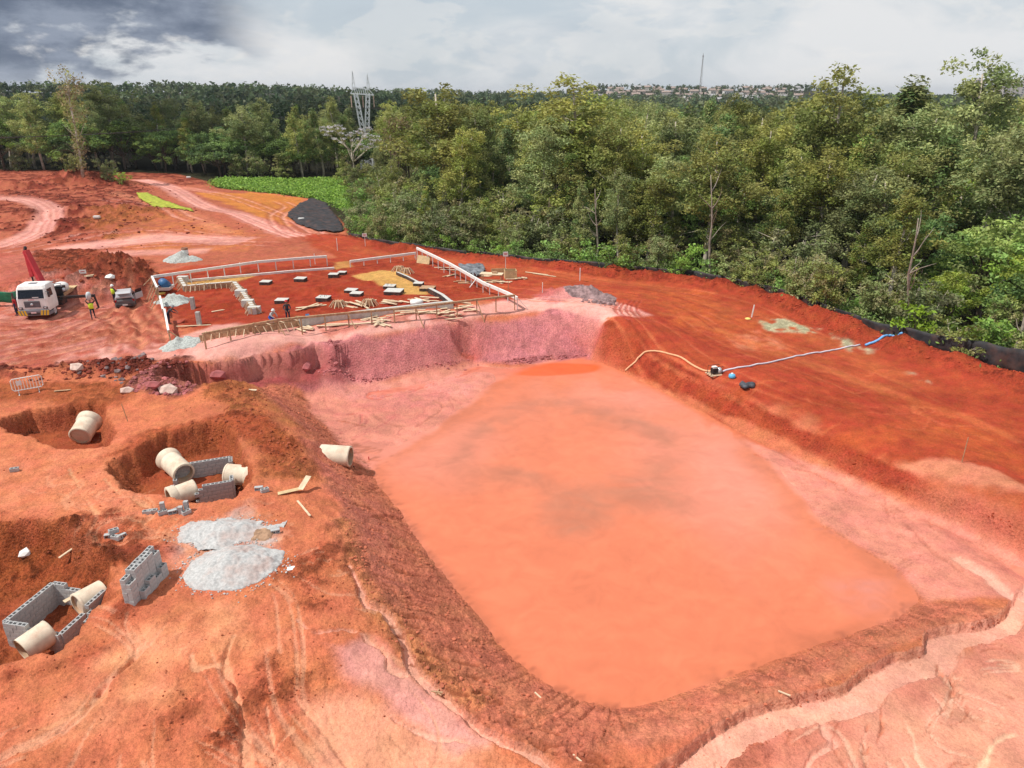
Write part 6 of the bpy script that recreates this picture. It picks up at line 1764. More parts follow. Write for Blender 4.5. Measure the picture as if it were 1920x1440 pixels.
# crowd barrier
p = G(55, 735); q0, q1 = G(26, 741), G(83, 729); ang = math.atan2(q1.y - q0.y, q1.x - q0.x)
t = thing('crowd_barrier', 'white tubular crowd barrier at the left edge above the upper pit', 'barrier', ((q0.x + q1.x) / 2, (q0.y + q1.y) / 2, gz((q0.x + q1.x) / 2, (q0.y + q1.y) / 2)), ang)
bw = max(1.6, (q1 - q0).length) / 2
b = MB(); b.tube([(-bw + .1, 0, .3), (-bw, 0, .42), (-bw, 0, .98), (-bw + .1, 0, 1.1), (bw - .1, 0, 1.1), (bw, 0, .98), (bw, 0, .42), (bw - .1, 0, .3), (-bw + .1, 0, .3)], .03, 6); b.build('frame', WHITE, t)
for k in range(9):
    x = -bw + (k + 1) * 2 * bw / 10; b = MB(); b.tube([(x, 0, .3), (x, 0, 1.1)], .02, 5); b.build('upright', WHITE, t)
b = MB(); b.box((-bw * .5, -.03, .8), (.32, .015, .3)); b.build('plate', WHITE, t)
for s in (-.65, .65):
    b = MB(); b.tube([(s * bw, 0, .3), (s * bw, 0, .02)], .03, 6); b.tube([(s * bw, -.3, .03), (s * bw, .3, .03)], .03, 6); b.build('foot', WHITE, t)

# ------------------------------------------------------------------ vehicles
def loft(secs, mat, name, parent, smooth=False, bevel=0, closed=True):
    n = len(secs[0]); mb = MB(); vs = [v for s in secs for v in s]; fs = []
    for i in range(len(secs) - 1):
        for k in range(n):
            fs.append((i * n + k, i * n + (k + 1) % n, (i + 1) * n + (k + 1) % n, (i + 1) * n + k))
    fs += [tuple(reversed(range(n))), tuple(range((len(secs) - 1) * n, len(secs) * n))]
    mb.add(vs, fs); o = mb.build(name, mat, parent, smooth, bevel)
    bm = bmesh.new(); bm.from_mesh(o.data); bmesh.ops.recalc_face_normals(bm, faces=bm.faces); bm.to_mesh(o.data); bm.free()
    return o
def wheel(parent, c, r, w, side):
    rot = Matrix.Translation(c) @ Matrix.Rotation(R(90), 4, 'Y')
    b = MB(); b.lathe([(r * .58, -w / 2), (r * .92, -w / 2), (r, -w * .3), (r, w * .3), (r * .92, w / 2), (r * .58, w / 2), (r * .58, -w / 2)], 22, rot); o = b.build('wheel', RUBBER, parent, True)
    b = MB(); b.lathe([(.01, side * w * .30), (r * .2, side * w * .42), (r * .3, side * w * .25), (r * .58, side * w * .46)], 18, rot); k = b.build('rim', LAMPG, o, True)
def secy(y, hw, z0, z1, ch=.12):
    return [(-hw, y, z0 + ch), (-hw + ch, y, z0), (hw - ch, y, z0), (hw, y, z0 + ch), (hw, y, z1 - ch), (hw - ch, y, z1), (-hw + ch, y, z1), (-hw, y, z1 - ch)]
def car(px, py, rz):
    p = G(px, py)
    t = thing('parked_car', 'muddy silver hatchback with its tailgate and right door open', 'car', (p.x, p.y, gz(p.x, p.y)), rz)
    loft([secy(-1.86, .70, .34, .80, .06), secy(-1.74, .80, .25, .93, .08), secy(-1.0, .83, .22, .97, .08), secy(.6, .83, .22, .96, .08), secy(1.55, .80, .25, .86, .1), secy(1.9, .68, .34, .70, .1)], M('dark_car_paint', (.13, .13, .14), .35, .1, .05, 2, dirt=.3), 'body', t, False, .02)
    b = MB()
    z0, z1 = .95, 1.45
    P = lambda y, hw, z: [(-hw, y, z), (hw, y, z)]
    def cs(y, hb, ht, zt): return [(-hb, y, .94), (hb, y, .94), (ht, y, zt), (-ht, y, zt)]
    loft([cs(-1.66, .74, .66, 1.12), cs(-1.40, .76, .60, 1.40), cs(-1.0, .77, .58, 1.46), cs(.15, .77, .58, 1.45), cs(.62, .76, .62, 1.20), cs(1.0, .74, .70, .96)], CARB, 'cabin', t, False, .02)
    # black sheets stand for the shade inside the open boot
    b = MB(); b.add([(-.64, -1.755, .60), (.64, -1.755, .60), (.66, -1.76, .93), (-.66, -1.76, .93)], [(0, 1, 2, 3)]); b.add([(-.62, -1.70, .95), (.62, -1.70, .95), (.50, -1.425, 1.385), (-.50, -1.425, 1.385)], [(0, 1, 2, 3)]); b.build('boot_shade_panel', BLACKF, t).modifiers.new('thickness', 'SOLIDIFY').thickness = .02
    b = MB(); b.box((-.35, -1.772, .72), (.3, .01, .14)); b.box((.22, -1.772, .70), (.2, .01, .1)); b.build('boot_load', WHITE, t)
    # tailgate swung up
    tg = loft([[(-.56, -1.36, 1.43), (.56, -1.36, 1.43), (.56, -1.36, 1.47), (-.56, -1.36, 1.47)], [(-.60, -1.95, 1.66), (.60, -1.95, 1.66), (.60, -1.95, 1.70), (-.60, -1.95, 1.70)], [(-.58, -2.25, 1.52), (.58, -2.25, 1.52), (.58, -2.27, 1.56), (-.58, -2.27, 1.56)]], CARB, 'tailgate', t)
    b = MB(); b.add([(-.5, -1.42, 1.43), (.5, -1.42, 1.43), (.54, -1.92, 1.63), (-.54, -1.92, 1.63)], [(0, 1, 2, 3)]); w = b.build('rear_window', GLASS, tg); w.modifiers.new('thickness', 'SOLIDIFY').thickness = .012
    for s in (-1, 1):
        for (y0, y1, a0, a1) in ((-1.30, -.45, 1.34, 1.38), (-.38, .42, 1.38, 1.30)):
            b = MB(); b.add([(s * .776, y0, 1.0), (s * .776, y1, 1.0), (s * (.600), y1, a1), (s * (.605), y0, a0)], [(0, 1, 2, 3)]); b.build('side_window', GLASS, t).modifiers.new('thickness', 'SOLIDIFY').thickness = .03
    b = MB(); b.add([(-.60, .66, 1.19), (.60, .66, 1.19), (.68, .99, .98), (-.68, .99, .98)], [(0, 1, 2, 3)]); b.build('windscreen', GLASS, t).modifiers.new('thickness', 'SOLIDIFY').thickness = .03
    b = MB(); b.box((0, -1.90, .42), (1.5, .14, .26)); b.build('rear_bumper', CARD, t, False, .04)
    b = MB(); b.box((0, 1.92, .42), (1.4, .12, .26)); b.build('front_bumper', CARD, t, False, .04)
    b = MB(); b.box((0, -1.98, .46), (.42, .012, .13)); b.build('number_plate', WHITE, t)
    for s in (-1, 1):
        b = MB(); b.box((s * .70, -1.80, .80), (.18, .10, .22)); b.build('tail_light', REDL, t, False, .02)
        b = MB(); b.box((s * .58, 1.86, .66), (.24, .08, .14)); b.build('headlight', LAMPG, t, False, .02)
        for y in (-1.18, 1.18): wheel(t, (s * .76, y, .29), .29, .18, s)
        b = MB(); b.box((s * .92, .45, 1.02), (.16, .1, .12)); b.build('mirror', CARD, t, False, .02)
    d = MB(); d.box((1.12, .28, .72), (.05, .95, .55), rot=Matrix.Rotation(R(-38), 3, 'Z')); dd = d.build('door', CARB, t, False, .015)
    d = MB(); d.box((1.12, .28, 1.16), (.03, .8, .32), rot=Matrix.Rotation(R(-38), 3, 'Z')); d.build('door_window', GLASS, dd)
car(238, 571, R(25))

def truck():
    c = G(68, 600)
    t = thing('crane_truck', 'white flatbed truck with folded red crane, black outriggers and striped bumper', 'truck', (c.x, c.y, gz(c.x, c.y + 2)), R(9))
    def box(name, cc, d, m, bev=.02, par=t, **k):
        b = MB(); b.box(cc, d, **k); return b.build(name, m, par, False, bev)
    # cab, tall and flat-faced, windscreen raked
    def sz(z, y0, y1, hw, ch=.12): return [(-hw + ch, y0, z), (hw - ch, y0, z), (hw, y0 + ch, z), (hw, y1, z), (-hw, y1, z), (-hw, y0 + ch, z)]
    cab = loft([sz(.70, .10, 1.95, 1.18), sz(1.0, .02, 1.95, 1.22), sz(1.80, .02, 1.95, 1.22), sz(2.62, .28, 1.95, 1.15), sz(2.86, .42, 1.92, 1.08, .2), sz(2.93, .65, 1.85, .95, .2)], WHITE, 'cab', t, False, .03)
    def panel(name, q, m, par=cab, th=.02):
        b = MB(); b.add(q, [(0, 1, 2, 3)]); o = b.build(name, m, par); s = o.modifiers.new('thickness', 'SOLIDIFY'); s.thickness = th; s.offset = 0; return o
    panel('windscreen', [(-1.02, .020, 1.84), (1.02, .020, 1.84), (.98, .252, 2.56), (-.98, .252, 2.56)], GLASS)
    box('wiper', (-.3, .02, 1.9), (.6, .02, .02), CARD, 0, cab); box('dash_paper', (.35, .035, 1.92), (.5, .01, .08), WHITE, 0, cab)
    for s in (-1, 1):
        panel('side_window', [(s * 1.222, .34, 1.86), (s * 1.222, 1.3, 1.86), (s * 1.170, 1.3, 2.5), (s * 1.172, .48, 2.5)], GLASS)
        d = box('door', (s * 1.225, .82, 1.40), (.02, 1.05, .85), WHITE, .01, cab); box('handle', (s * 1.24, 1.2, 1.62), (.02, .16, .04), CARD, 0, d) if False else None
        box('mirror', (s * 1.42, .12, 2.15), (.14, .10, .48), CARD, .03); box('mirror_arm', (s * 1.30, .2, 2.38), (.26, .03, .03), CARD, 0)
        box('headlight', (s * .98, -.005, 1.02), (.34, .08, .22), CARD, .03); box('lamp_lens', (s * .98, -.05, 1.03), (.18, .02, .13), LAMPG, .02)
        box('step', (s * 1.12, .55, .5), (.18, .7, .25), GREYS, .02)
    g = box('grille', (0, .0, 1.35), (1.25, .06, .55), CARD, .02)
    for k in range(5): box('grille_bar', (0, -.045, 1.14 + k * .105), (1.2, .03, .035), GREYS, 0, g)
    b = MB(); b.lathe([(.01, 0), (.11, 0), (.11, .02), (.01, .02)], 18, Matrix.Translation((0, -.065, 1.35)) @ Matrix.Rotation(R(90), 4, 'X')); b.build('round_badge', LAMPG, g, True)
    box('lettering_line', (0, .012, 1.74), (.5, .012, .05), REDP, 0, cab)
    bm = box('bumper', (0, .02, .62), (2.40, .22, .50), GREYS, .04)
    for s in (-1, 1):
        for k in range(3):
            x = s * (.62 + k * .24); panel('hazard_stripe', [(x - s * .10, -.10, .40), (x + s * .04, -.10, .40), (x + s * .14, -.10, .84), (x, -.10, .84)], YEL, bm, .012)
    box('air_intake', (0, -.095, .55), (.95, .02, .20), BLACKF, 0, bm); box('number_plate', (0, -.112, .64), (.42, .012, .13), M('red_white_plate', (.75, .55, .55), .5), 0, bm)
    box('roof_vent', (0, 1.0, 2.95), (.6, .4, .06), GREYS, .02, cab)
    # chassis, wheels, bed
    for s in (-1, 1): box('chassis_rail', (s * .42, 5.1, .85), (.14, 6.4, .26), DARKM, 0)
    for s in (-1, 1):
        for y in (1.15, 5.6, 6.75): wheel(t, (s * 1.02, y, .50), .50, .32, s)
        box('fuel_tank', (s * .95, 3.3, .72), (.5, 1.0, .5), DARKM, .06)
    for k in range(8): box('deck_plank', (-1.05 + k * .30, 5.75, 1.17), (.285, 4.9, .06), PALEWOOD, 0)
    for s in (-1, 1): box('side_board', (s * 1.22, 5.75, 1.30), (.05, 4.9, .30), WOOD, 0)
    box('headboard', (0, 3.26, 1.55), (2.4, .06, .7), DARKM, 0)
    # crane behind the cab
    box('crane_base', (0, 2.55, 1.15), (1.1, .65, .5), DARKM, .03)
    b = MB(); b.bar((.0, 2.6, 1.3), (.0, 2.6, 2.6), .34, .34); b.build('crane_column', REDP, t, False, .03)
    b = MB(); b.bar((.05, 2.6, 2.4), (-1.05, 3.4, 5.3), .46, .46); b.build('crane_boom', REDP, t, False, .03)
    b = MB(); b.bar((-1.02, 3.3, 5.35), (-.80, 2.9, 3.1), .30, .34); b.build('crane_jib', REDP, t, False, .03)
    b = MB(); b.bar((-.98, 3.1, 4.6), (-.78, 2.8, 2.7), .10, .10); b.build('crane_ram', DARKM, t)
    b = MB(); b.bar((-1.15, 3.45, 5.2), (-.95, 3.3, 5.65), .18, .18); b.build('crane_knuckle', DARKM, t)
    b = MB(); b.tube([(-1.15, 2.35, 2.72), (1.0, 2.35, 2.72)], .05, 6); b.tube([(-.6, 2.3, 2.5), (.9, 2.4, 2.62)], .04, 6); b.build('hydraulic_pipes', LAMPG, t)
    for y, x0, x1 in ((2.75, 1.1, 4.0), (2.75, -1.1, -2.6), (8.0, 1.0, 3.6)):
        s = 1 if x1 > 0 else -1
        b = MB(); b.bar((x0, y, 1.18), (x1, y, 1.24), .2, .24); ob = b.build('outrigger_beam', DARKM, t, False, .015)
        b = MB(); b.bar((x1 - s * .08, y, 1.25), (x1 + s * .1, y, .12), .13); b.box((x1 + s * .1, y, .06), (.4, .4, .06)); b.build('outrigger_leg', DARKM, ob)
    return t
tr = truck()
TM = Matrix.Translation(tr.location) @ Matrix.Rotation(tr.rotation_euler.z, 4, 'Z')
def onbed(x, y, z): return TM @ Vector((x, y, z))
mb = MB()
for k, (x, y, z, r_) in enumerate(((-.2, 4.5, 1.5, .8), (.5, 4.7, 1.5, .8), (.15, 4.6, 1.95, .7))): pass
for (x, y, z, lab) in ((-.35, 4.6, 1.55, 'left white bulk bag on the truck bed'), (.45, 4.9, 1.6, 'right white bulk bag on the truck bed')):
    b = MB(); b.lathe([(.01, -.35), (.5, -.35), (.62, -.1), (.6, .25), (.4, .42), (.12, .5), (.01, .5)], 14); o = b.build('bulk_bag', WHITE, None, True); o.location = onbed(x, y, z); tag(o, lab, 'bag', 'bulk bags on the truck')
t = thing('generator', 'dark machine with pipes standing on the truck bed beside the bags', 'machine', onbed(.75, 3.85, 1.2), tr.rotation_euler.z)
b = MB(); b.box((0, 0, .4), (.75, .7, .75)); b.build('casing', DARKM, t, False, .04)
b = MB(); b.lathe([(.01, 0), (.16, 0), (.16, .5), (.01, .5)], 14, Matrix.Translation((.1, -.37, .45)) @ Matrix.Rotation(R(80), 4, 'Y')); b.build('cylinder_tank', LAMPG, t, True)
b = MB(); b.tube([(-.3, -.3, .78), (-.3, -.3, 1.05), (.3, -.3, 1.05), (.3, -.3, .78)], .04, 6); b.build('handle_frame', LAMPG, t)
b = MB(); b.bar((0, 0, 0), (.5, 1.9, .38), 1.0, .03); o = b.build('plywood_sheet', PLY); o.location = onbed(.75, 5.0, 1.32); o.rotation_euler = (0, 0, tr.rotation_euler.z); tag(o, 'plywood sheet lying tilted on the right of the truck bed', 'plywood')
# green netting panel left of the truck
q = G(12, 573); t = thing('netting_panel', 'green shade netting stretched on posts at the left edge', 'netting', (q.x, q.y, gz(q.x, q.y)), .15)
mb = MB(); vs, fs = [], []
for i in range(13):
    for j in range(5):
        x = -2.2 + i * .3; k = j / 4; vs.append((x, .08 * math.sin(i * 1.3 + j) - .5 * k, .2 + 1.1 * k - .06 * math.sin(i * .8) + .12 * i / 12))
for i in range(12):
    for j in range(4): a = i * 5 + j; fs.append((a, a + 5, a + 6, a + 1))
mb.add(vs, fs); o = mb.build('net', GREENN, t, True); o.modifiers.new('thickness', 'SOLIDIFY').thickness = .02
for x in (-1.9, -.4, 1.35):
    b = MB(); b.bar((x, -.2, -.2), (x, -.5, 1.35), .06); b.build('post', DARKM, t)

# ------------------------------------------------------------------ people
def person(px, py, head_deg, pose, cols, label, vest=None, helmet=None, hat=None, on=None, scale=1.0):
    """pose: joint name -> offset; body faces -y before turning"""
    J = {'pelvis': (0, 0, .95), 'waist': (0, 0, 1.10), 'chest': (0, .01, 1.32), 'neck': (0, .0, 1.49), 'jaw': (0, -.03, 1.57), 'head': (0, 0, 1.66), 'crown': (0, .01, 1.75), 'nose': (0, -.115, 1.64)}
    for s, n in ((-1, 'l'), (1, 'r')):
        J.update({'hip' + n: (s * .10, 0, .90), 'knee' + n: (s * .11, -.02, .50), 'ankle' + n: (s * .11, .02, .09), 'toe' + n: (s * .12, -.17, .04),
                  'sho' + n: (s * .19, .01, 1.42), 'elb' + n: (s * .25, .03, 1.13), 'wri' + n: (s * .26, -.05, .88)})
    for k, v in pose.items(): J[k] = v
    E = [('pelvis', 'waist'), ('waist', 'chest'), ('chest', 'neck'), ('neck', 'jaw'), ('jaw', 'head'), ('head', 'crown'), ('head', 'nose')]
    rad = {'pelvis': .135, 'waist': .125, 'chest': .15, 'neck': .058, 'jaw': .068, 'head': .092, 'crown': .07, 'nose': .02}
    for n in 'lr':
        E += [('pelvis', 'hip' + n), ('hip' + n, 'knee' + n), ('knee' + n, 'ankle' + n), ('ankle' + n, 'toe' + n), ('chest', 'sho' + n), ('sho' + n, 'elb' + n), ('elb' + n, 'wri' + n)]
        rad.update({'hip' + n: .095, 'knee' + n: .062, 'ankle' + n: .045, 'toe' + n: .038, 'sho' + n: .068, 'elb' + n: .046, 'wri' + n: .032})
        w, e = Vector(J['wri' + n]), Vector(J['elb' + n]); d = (w - e).normalized()
        sd = d.cross(Vector((1, 0, 0))); sd = sd.normalized() if sd.length > .1 else Vector((0, 1, 0)); nr = d.cross(sd)
        pm = w + d * .05; J['palm' + n] = tuple(pm); rad['palm' + n] = .034; E.append(('wri' + n, 'palm' + n))
        for f, (o_, l_) in enumerate(((-.028, .065), (-.010, .075), (.010, .072), (.028, .055))):
            a, b_ = f'f{f}a' + n, f'f{f}b' + n
            J[a] = tuple(pm + d * .045 + sd * o_); J[b_] = tuple(pm + d * (.045 + l_ * .75) + sd * o_ * 1.1 + nr * .03)
            rad[a], rad[b_] = .0095, .008; E += [('palm' + n, a), (a, b_)]
        J['ta' + n] = tuple(pm + sd * -.045 + d * .0); J['tb' + n] = tuple(pm + sd * -.06 + d * .045); rad['ta' + n], rad['tb' + n] = .011, .009; E += [('palm' + n, 'ta' + n), ('ta' + n, 'tb' + n)]
    names = list(J); ix = {n: i for i, n in enumerate(names)}
    me = bpy.data.meshes.new('body'); me.from_pydata([J[n] for n in names], [(ix[a], ix[b]) for a, b in E], [])
    ob = bpy.data.objects.new('body_tmp', me); COL.objects.link(ob)
    ob.modifiers.new('skin', 'SKIN'); ob.modifiers['skin'].use_smooth_shade = True
    for i, n in enumerate(names):
        sv = me.skin_vertices[0].data[i]; sv.radius = (rad[n], rad[n] * (.78 if n in ('chest', 'waist', 'pelvis') else 1)); sv.use_root = (n == 'pelvis')
    ob.modifiers.new('sub', 'SUBSURF').levels = 1; ob.modifiers['sub'].render_levels = 1
    dg = bpy.context.evaluated_depsgraph_get(); dg.update()
    bm_ = bpy.data.meshes.new_from_object(ob.evaluated_get(dg)); bpy.data.objects.remove(ob)
    bm_.name = 'body'; bm_.materials.clear()
    for m in (cols['top'], cols['legs'], SKIN, cols.get('boots', DARKM)): bm_.materials.append(m)
    segs = []
    for a, b_ in E:
        if a.startswith('hip') or b_.startswith('hip') or b_ == 'waist' : k = 1
        elif a.startswith('ankle'): k = 3
        elif a.startswith('knee'): k = 1
        elif a in ('neck', 'jaw', 'head') or a.startswith(('palm', 'f', 't')) or b_.startswith('palm'): k = 2
        else: k = 0
        segs.append((np.array(J[a]), np.array(J[b_]), k))
    for pl in bm_.polygons:
        c = np.array(pl.center); bd, bk = 9, 0
        for a, b_, k in segs:
            e = b_ - a; tt = min(1, max(0, float((c - a) @ e / (e @ e + 1e-9)))); dd = float(np.linalg.norm(c - a - e * tt))
            if dd < bd: bd, bk = dd, k
        pl.material_index = bk; pl.use_smooth = True
    p = G(px, py) if on is None else on
    t = thing('person', label, 'person', (p.x, p.y, gz(p.x, p.y) + .005 if on is None else p.z), R(head_deg)); t.scale = (scale,) * 3
    part('body', bm_, t)
    def ring(c, d, rx, ry, n=14):
        d = Vector(d).normalized(); x = Vector((1, 0, 0)); y = d.cross(x).normalized(); x = y.cross(d)
        return [Vector(c) + x * rx * math.cos(2 * math.pi * k / n) + y * ry * math.sin(2 * math.pi * k / n) for k in range(n)]
    if vest:
        mb = MB(); q = [Vector(J[k]) for k in ('pelvis', 'waist', 'chest', 'neck')]
        rr = [ring(q[0].lerp(q[1], -.1), q[1] - q[0], .185, .16), ring(q[1], q[2] - q[1], .185, .155), ring(q[2], q[3] - q[2], .215, .17), ring(q[2].lerp(q[3], .6), q[3] - q[2], .175, .13)]
        vs = [v for r_ in rr for v in r_]; fs = [(i * 14 + k, i * 14 + (k + 1) % 14, (i + 1) * 14 + (k + 1) % 14, (i + 1) * 14 + k) for i in range(3) for k in range(14)]
        mb.add(vs, fs); o = mb.build('vest', vest, t, True); o.modifiers.new('thickness', 'SOLIDIFY').thickness = .012
    if helmet:
        h, cr = Vector(J['head']), Vector(J['crown']); d = (cr - h)
        mb = MB(); mb.lathe([(.165, .0), (.125, .015), (.122, .06), (.10, .115), (.05, .145), (.005, .15)], 16, Matrix.Translation(h.lerp(cr, .15)) @ d.to_track_quat('Z', 'Y').to_matrix().to_4x4()); mb.build('helmet', helmet, t, True).modifiers.new('thickness', 'SOLIDIFY').thickness = .008
    h = Vector(J['head']); n_ = (Vector(J['nose']) - h).normalized()
    mb = MB()
    sdv = n_.cross(Vector((0, 0, 1))).normalized()
    for s in (-1, 1): mb.rock(h + n_ * .088 + sdv * (s * .033) + Vector((0, 0, .015)), .022, 1, 1)
    mb.build('eyes', DARKM, t)
    return t
STAND = {}
person(217, 570, 155, {'wril': (-.12, -.26, 1.16), 'elbl': (-.27, -.06, 1.16), 'wrir': (.10, -.27, 1.18), 'elbr': (.27, -.06, 1.17), 'anklel': (-.17, .05, .09), 'toel': (-.22, -.13, .04), 'kneel': (-.14, .0, .50)}, {'top': NAVY, 'legs': NAVY}, 'worker in yellow vest and white helmet standing beside the silver car', HIVIS, WHITE)
pw = person(176, 599, 28, {'wril': (-.14, -.04, 1.86), 'elbl': (-.32, -.05, 1.62), 'wrir': (.16, -.02, 1.84), 'elbr': (.36, -.08, 1.60), 'anklel': (-.10, -.28, .09), 'toel': (-.11, -.47, .06), 'kneel': (-.11, -.22, .50), 'ankler': (.12, .34, .14), 'toer': (.12, .18, .05), 'kneer': (.11, .10, .52)}, {'top': DGREY, 'legs': NAVY}, 'worker in yellow vest walking with a pale sack on his shoulders', HIVIS)
mb = MB(); mb.lathe([(.01, -.36), (.16, -.34), (.24, -.15), (.25, .12), (.2, .32), (.01, .36)], 12, Matrix.Scale(.8, 4, Vector((1, 0, 0)))); o = mb.build('carried_sack', SACKM, None, True); o.location = pw.location + Vector((-.02, -.0, 2.02)); o.rotation_euler = (.25, .15, .4); tag(o, 'pale sack carried on the head of the walking worker', 'sack')
person(318, 608, 100, {'waist': (0, -.10, 1.08), 'chest': (0, -.28, 1.22), 'neck': (0, -.40, 1.33), 'jaw': (0, -.46, 1.38), 'head': (0, -.48, 1.46), 'crown': (0, -.50, 1.54), 'nose': (0, -.59, 1.42), 'shol': (-.19, -.33, 1.28), 'shor': (.19, -.33, 1.28), 'elbl': (-.28, -.50, 1.08), 'wril': (-.18, -.68, .98), 'elbr': (.30, -.50, 1.10), 'wrir': (.2, -.70, .98)}, {'top': DGREY, 'legs': NAVY}, 'dark-clad worker in grey helmet leaning over the left white board', None, M('grey_helmet', (.25, .26, .28), .5))
person(510, 611, 60, {'pelvis': (0, .12, .72), 'waist': (0, -.02, .86), 'chest': (0, -.18, 1.02), 'neck': (0, -.28, 1.15), 'jaw': (0, -.33, 1.20), 'head': (0, -.34, 1.28), 'crown': (0, -.35, 1.37), 'nose': (0, -.45, 1.25), 'hipl': (-.10, .1, .68), 'hipr': (.10, .1, .68), 'kneel': (-.14, -.18, .45), 'kneer': (.14, -.18, .45), 'shol': (-.19, -.22, 1.10), 'shor': (.19, -.22, 1.10), 'elbl': (-.26, -.38, .88), 'wril': (-.14, -.55, .76), 'elbr': (.26, -.38, .88), 'wrir': (.14, -.56, .78)}, {'top': LGREY, 'legs': BLUEC}, 'crouching worker in grey shirt and blue trousers behind the front rail', None, M('white_helmet', (.7, .7, .7), .5))
person(541, 603, 20, {'wril': (-.12, -.26, .98), 'elbl': (-.28, -.03, 1.14), 'wrir': (.12, -.27, .99), 'elbr': (.28, -.03, 1.14)}, {'top': DGREY, 'legs': NAVY}, 'standing worker in dark grey with red helmet behind the front beam', None, M('red_helmet', (.45, .03, .03), .5))
person(33, 592, -30, {}, {'top': REDC, 'legs': NAVY}, 'worker in red shirt standing at the side of the truck cab', None, None)

# ------------------------------------------------------------------ pylon, lines, mast, town
def pylon():
    x, y = TOWER_XY; H = 25.5; z0 = -2.0
    t = thing('steel_pylon', 'grey lattice steel power pylon rising behind the white-blossomed tree', 'pylon', (x, y, z0), R(6)); t.scale = (.74, .74, 1)
    def lattice(name, a0, a1, w0, w1, n, r_=.10):
        b = MB(); a0, a1 = Vector(a0), Vector(a1)
        def corner(k, s): c = a0.lerp(a1, s); w = (w0 * (1 - s) + w1 * s) / 2; return c + Vector(((-1, 1, 1, -1)[k] * w, (-1, -1, 1, 1)[k] * w, 0))
        for k in range(4): b.bar(corner(k, 0), corner(k, 1), r_ * 2.2)
        for i in range(n):
            for k in range(4):
                b.bar(corner(k, i / n), corner((k + 1) % 4, (i + 1) / n), r_); b.bar(corner((k + 1) % 4, i / n), corner(k, (i + 1) / n), r_)
        return b.build(name, STEEL, t)
    lattice('leg_base', (0, 0, 0), (0, 0, 9), 5.0, 2.2, 5, .2)
    lattice('left_mast', (-.5, 0, 9), (-2.4, 0, 20.2), 1.5, 1.2, 8, .17); lattice('right_mast', (.5, 0, 9), (2.0, 0, 20.2), 1.5, 1.2, 8, .17)
    b = MB()
    for s in (-.5, .5):
        b.bar((-4.2, s, 20.2), (4.0, s, 19.8), .3); b.bar((-2.8, s, 21.6), (2.4, s, 21.2), .26)
        b.bar((-4.2, s, 20.2), (-2.8, s, 21.6), .14); b.bar((4.0, s, 19.8), (2.4, s, 21.2), .14)
        for k in range(7): b.bar((-2.8 + k * .75, s, 21.55), (-2.4 + k * .75, s, 20.1), .16)
    b.build('cross_arm', STEEL, t)
    for x0, h in ((-2.9, 25.6), (2.3, 24.6)):
        b = MB()
        for s in (-.55, .55): b.bar((x0 + s, 0, 21.2), (x0 - .1, 0, h), .24)
        for k in range(4): b.bar((x0 - .5 + k * .05, 0, 21.4 + k), (x0 + .45 - k * .08, 0, 22.1 + k), .14)
        b.build('peak', STEEL, t)
    for k, x0 in enumerate((-4.1, 0.0, 3.9)):
        b = MB(); b.lathe([(.01, 0), (.16, 0)] + [(.16 if j % 2 else .22, -.15 * j) for j in range(1, 20)] + [(.01, -3)], 8, Matrix.Translation((x0, 0, 19.6))); b.build('insulator_string', M('insulator', (.62, .42, .34), .5), t)
    for k, x0 in enumerate((-4.1, 0.0, 3.9)):
        a = Vector((x + x0 * .74, y, z0 + 16.7)); e = Vector((-190 + x0 * 2, 128 + k * 2.5, 13.8 + k * .4))
        pts = [a.lerp(e, s / 24) - Vector((0, 0, 5.5 * (1 - (2 * s / 24 - 1) ** 2))) - a for s in range(25)]
        mb = MB(); mb.tube(pts, .045, 5); o = mb.build('power_line', DARKM, None, True); o.location = a
        tag(o, ('upper', 'middle', 'lower')[2 - k] + ' power line crossing the left wood from the pylon', 'power line', 'power lines')
        e2 = Vector((x + 160 + x0, y + 110, z0 + 18)); pts = [a.lerp(e2, s / 16) - Vector((0, 0, 4 * (1 - (2 * s / 16 - 1) ** 2))) - a for s in range(17)]
        mb = MB(); mb.tube(pts, .045, 5); o = mb.build('power_line', DARKM, None, True); o.location = a
        tag(o, ('left', 'middle', 'right')[k] + ' power line leaving the pylon to the right behind the trees', 'power line', 'power lines')
pylon()
def far_xy(px, d): 
    a = (px - 960) / FPX; y = d / math.sqrt(1 + (a / CP) ** 2); return a * (y * CP + 3) , y
x, y = far_xy(1311, 1250); zb = fz(x, y)
t = thing('radio_mast', 'thin lattice radio mast on the town hill', 'radio mast', (x, y, zb))
zt = 18 + (177 - 118) / FPX * 1250 - zb
b = MB()
for k in range(3):
    an = k * 2.094; b.bar((math.cos(an) * 2.2, math.sin(an) * 2.2, 0), (math.cos(an) * .5, math.sin(an) * .5, zt), .3)
b.build('mast_leg', M('mast_grey', (.25, .22, .22), .7), t)
for k in range(14):
    s0, s1 = k / 14, (k + 1) / 14; r0, r1 = 2.2 - 1.7 * s0, 2.2 - 1.7 * s1
    b = MB(); b.bar((-r0, 0, zt * s0), (r1, 0, zt * s1), .2); b.bar((r0, .5, zt * s0), (-r1, .5, zt * s1), .2); b.build('brace', M('mast_grey', (.25, .22, .22)), t)
b = MB(); b.bar((0, 0, zt), (0, 0, zt + 3), .5); b.box((0, 0, zt - 1), (1.8, 1.8, 1.6)); b.build('aerial', M('mast_grey', (.25, .22, .22)), t)
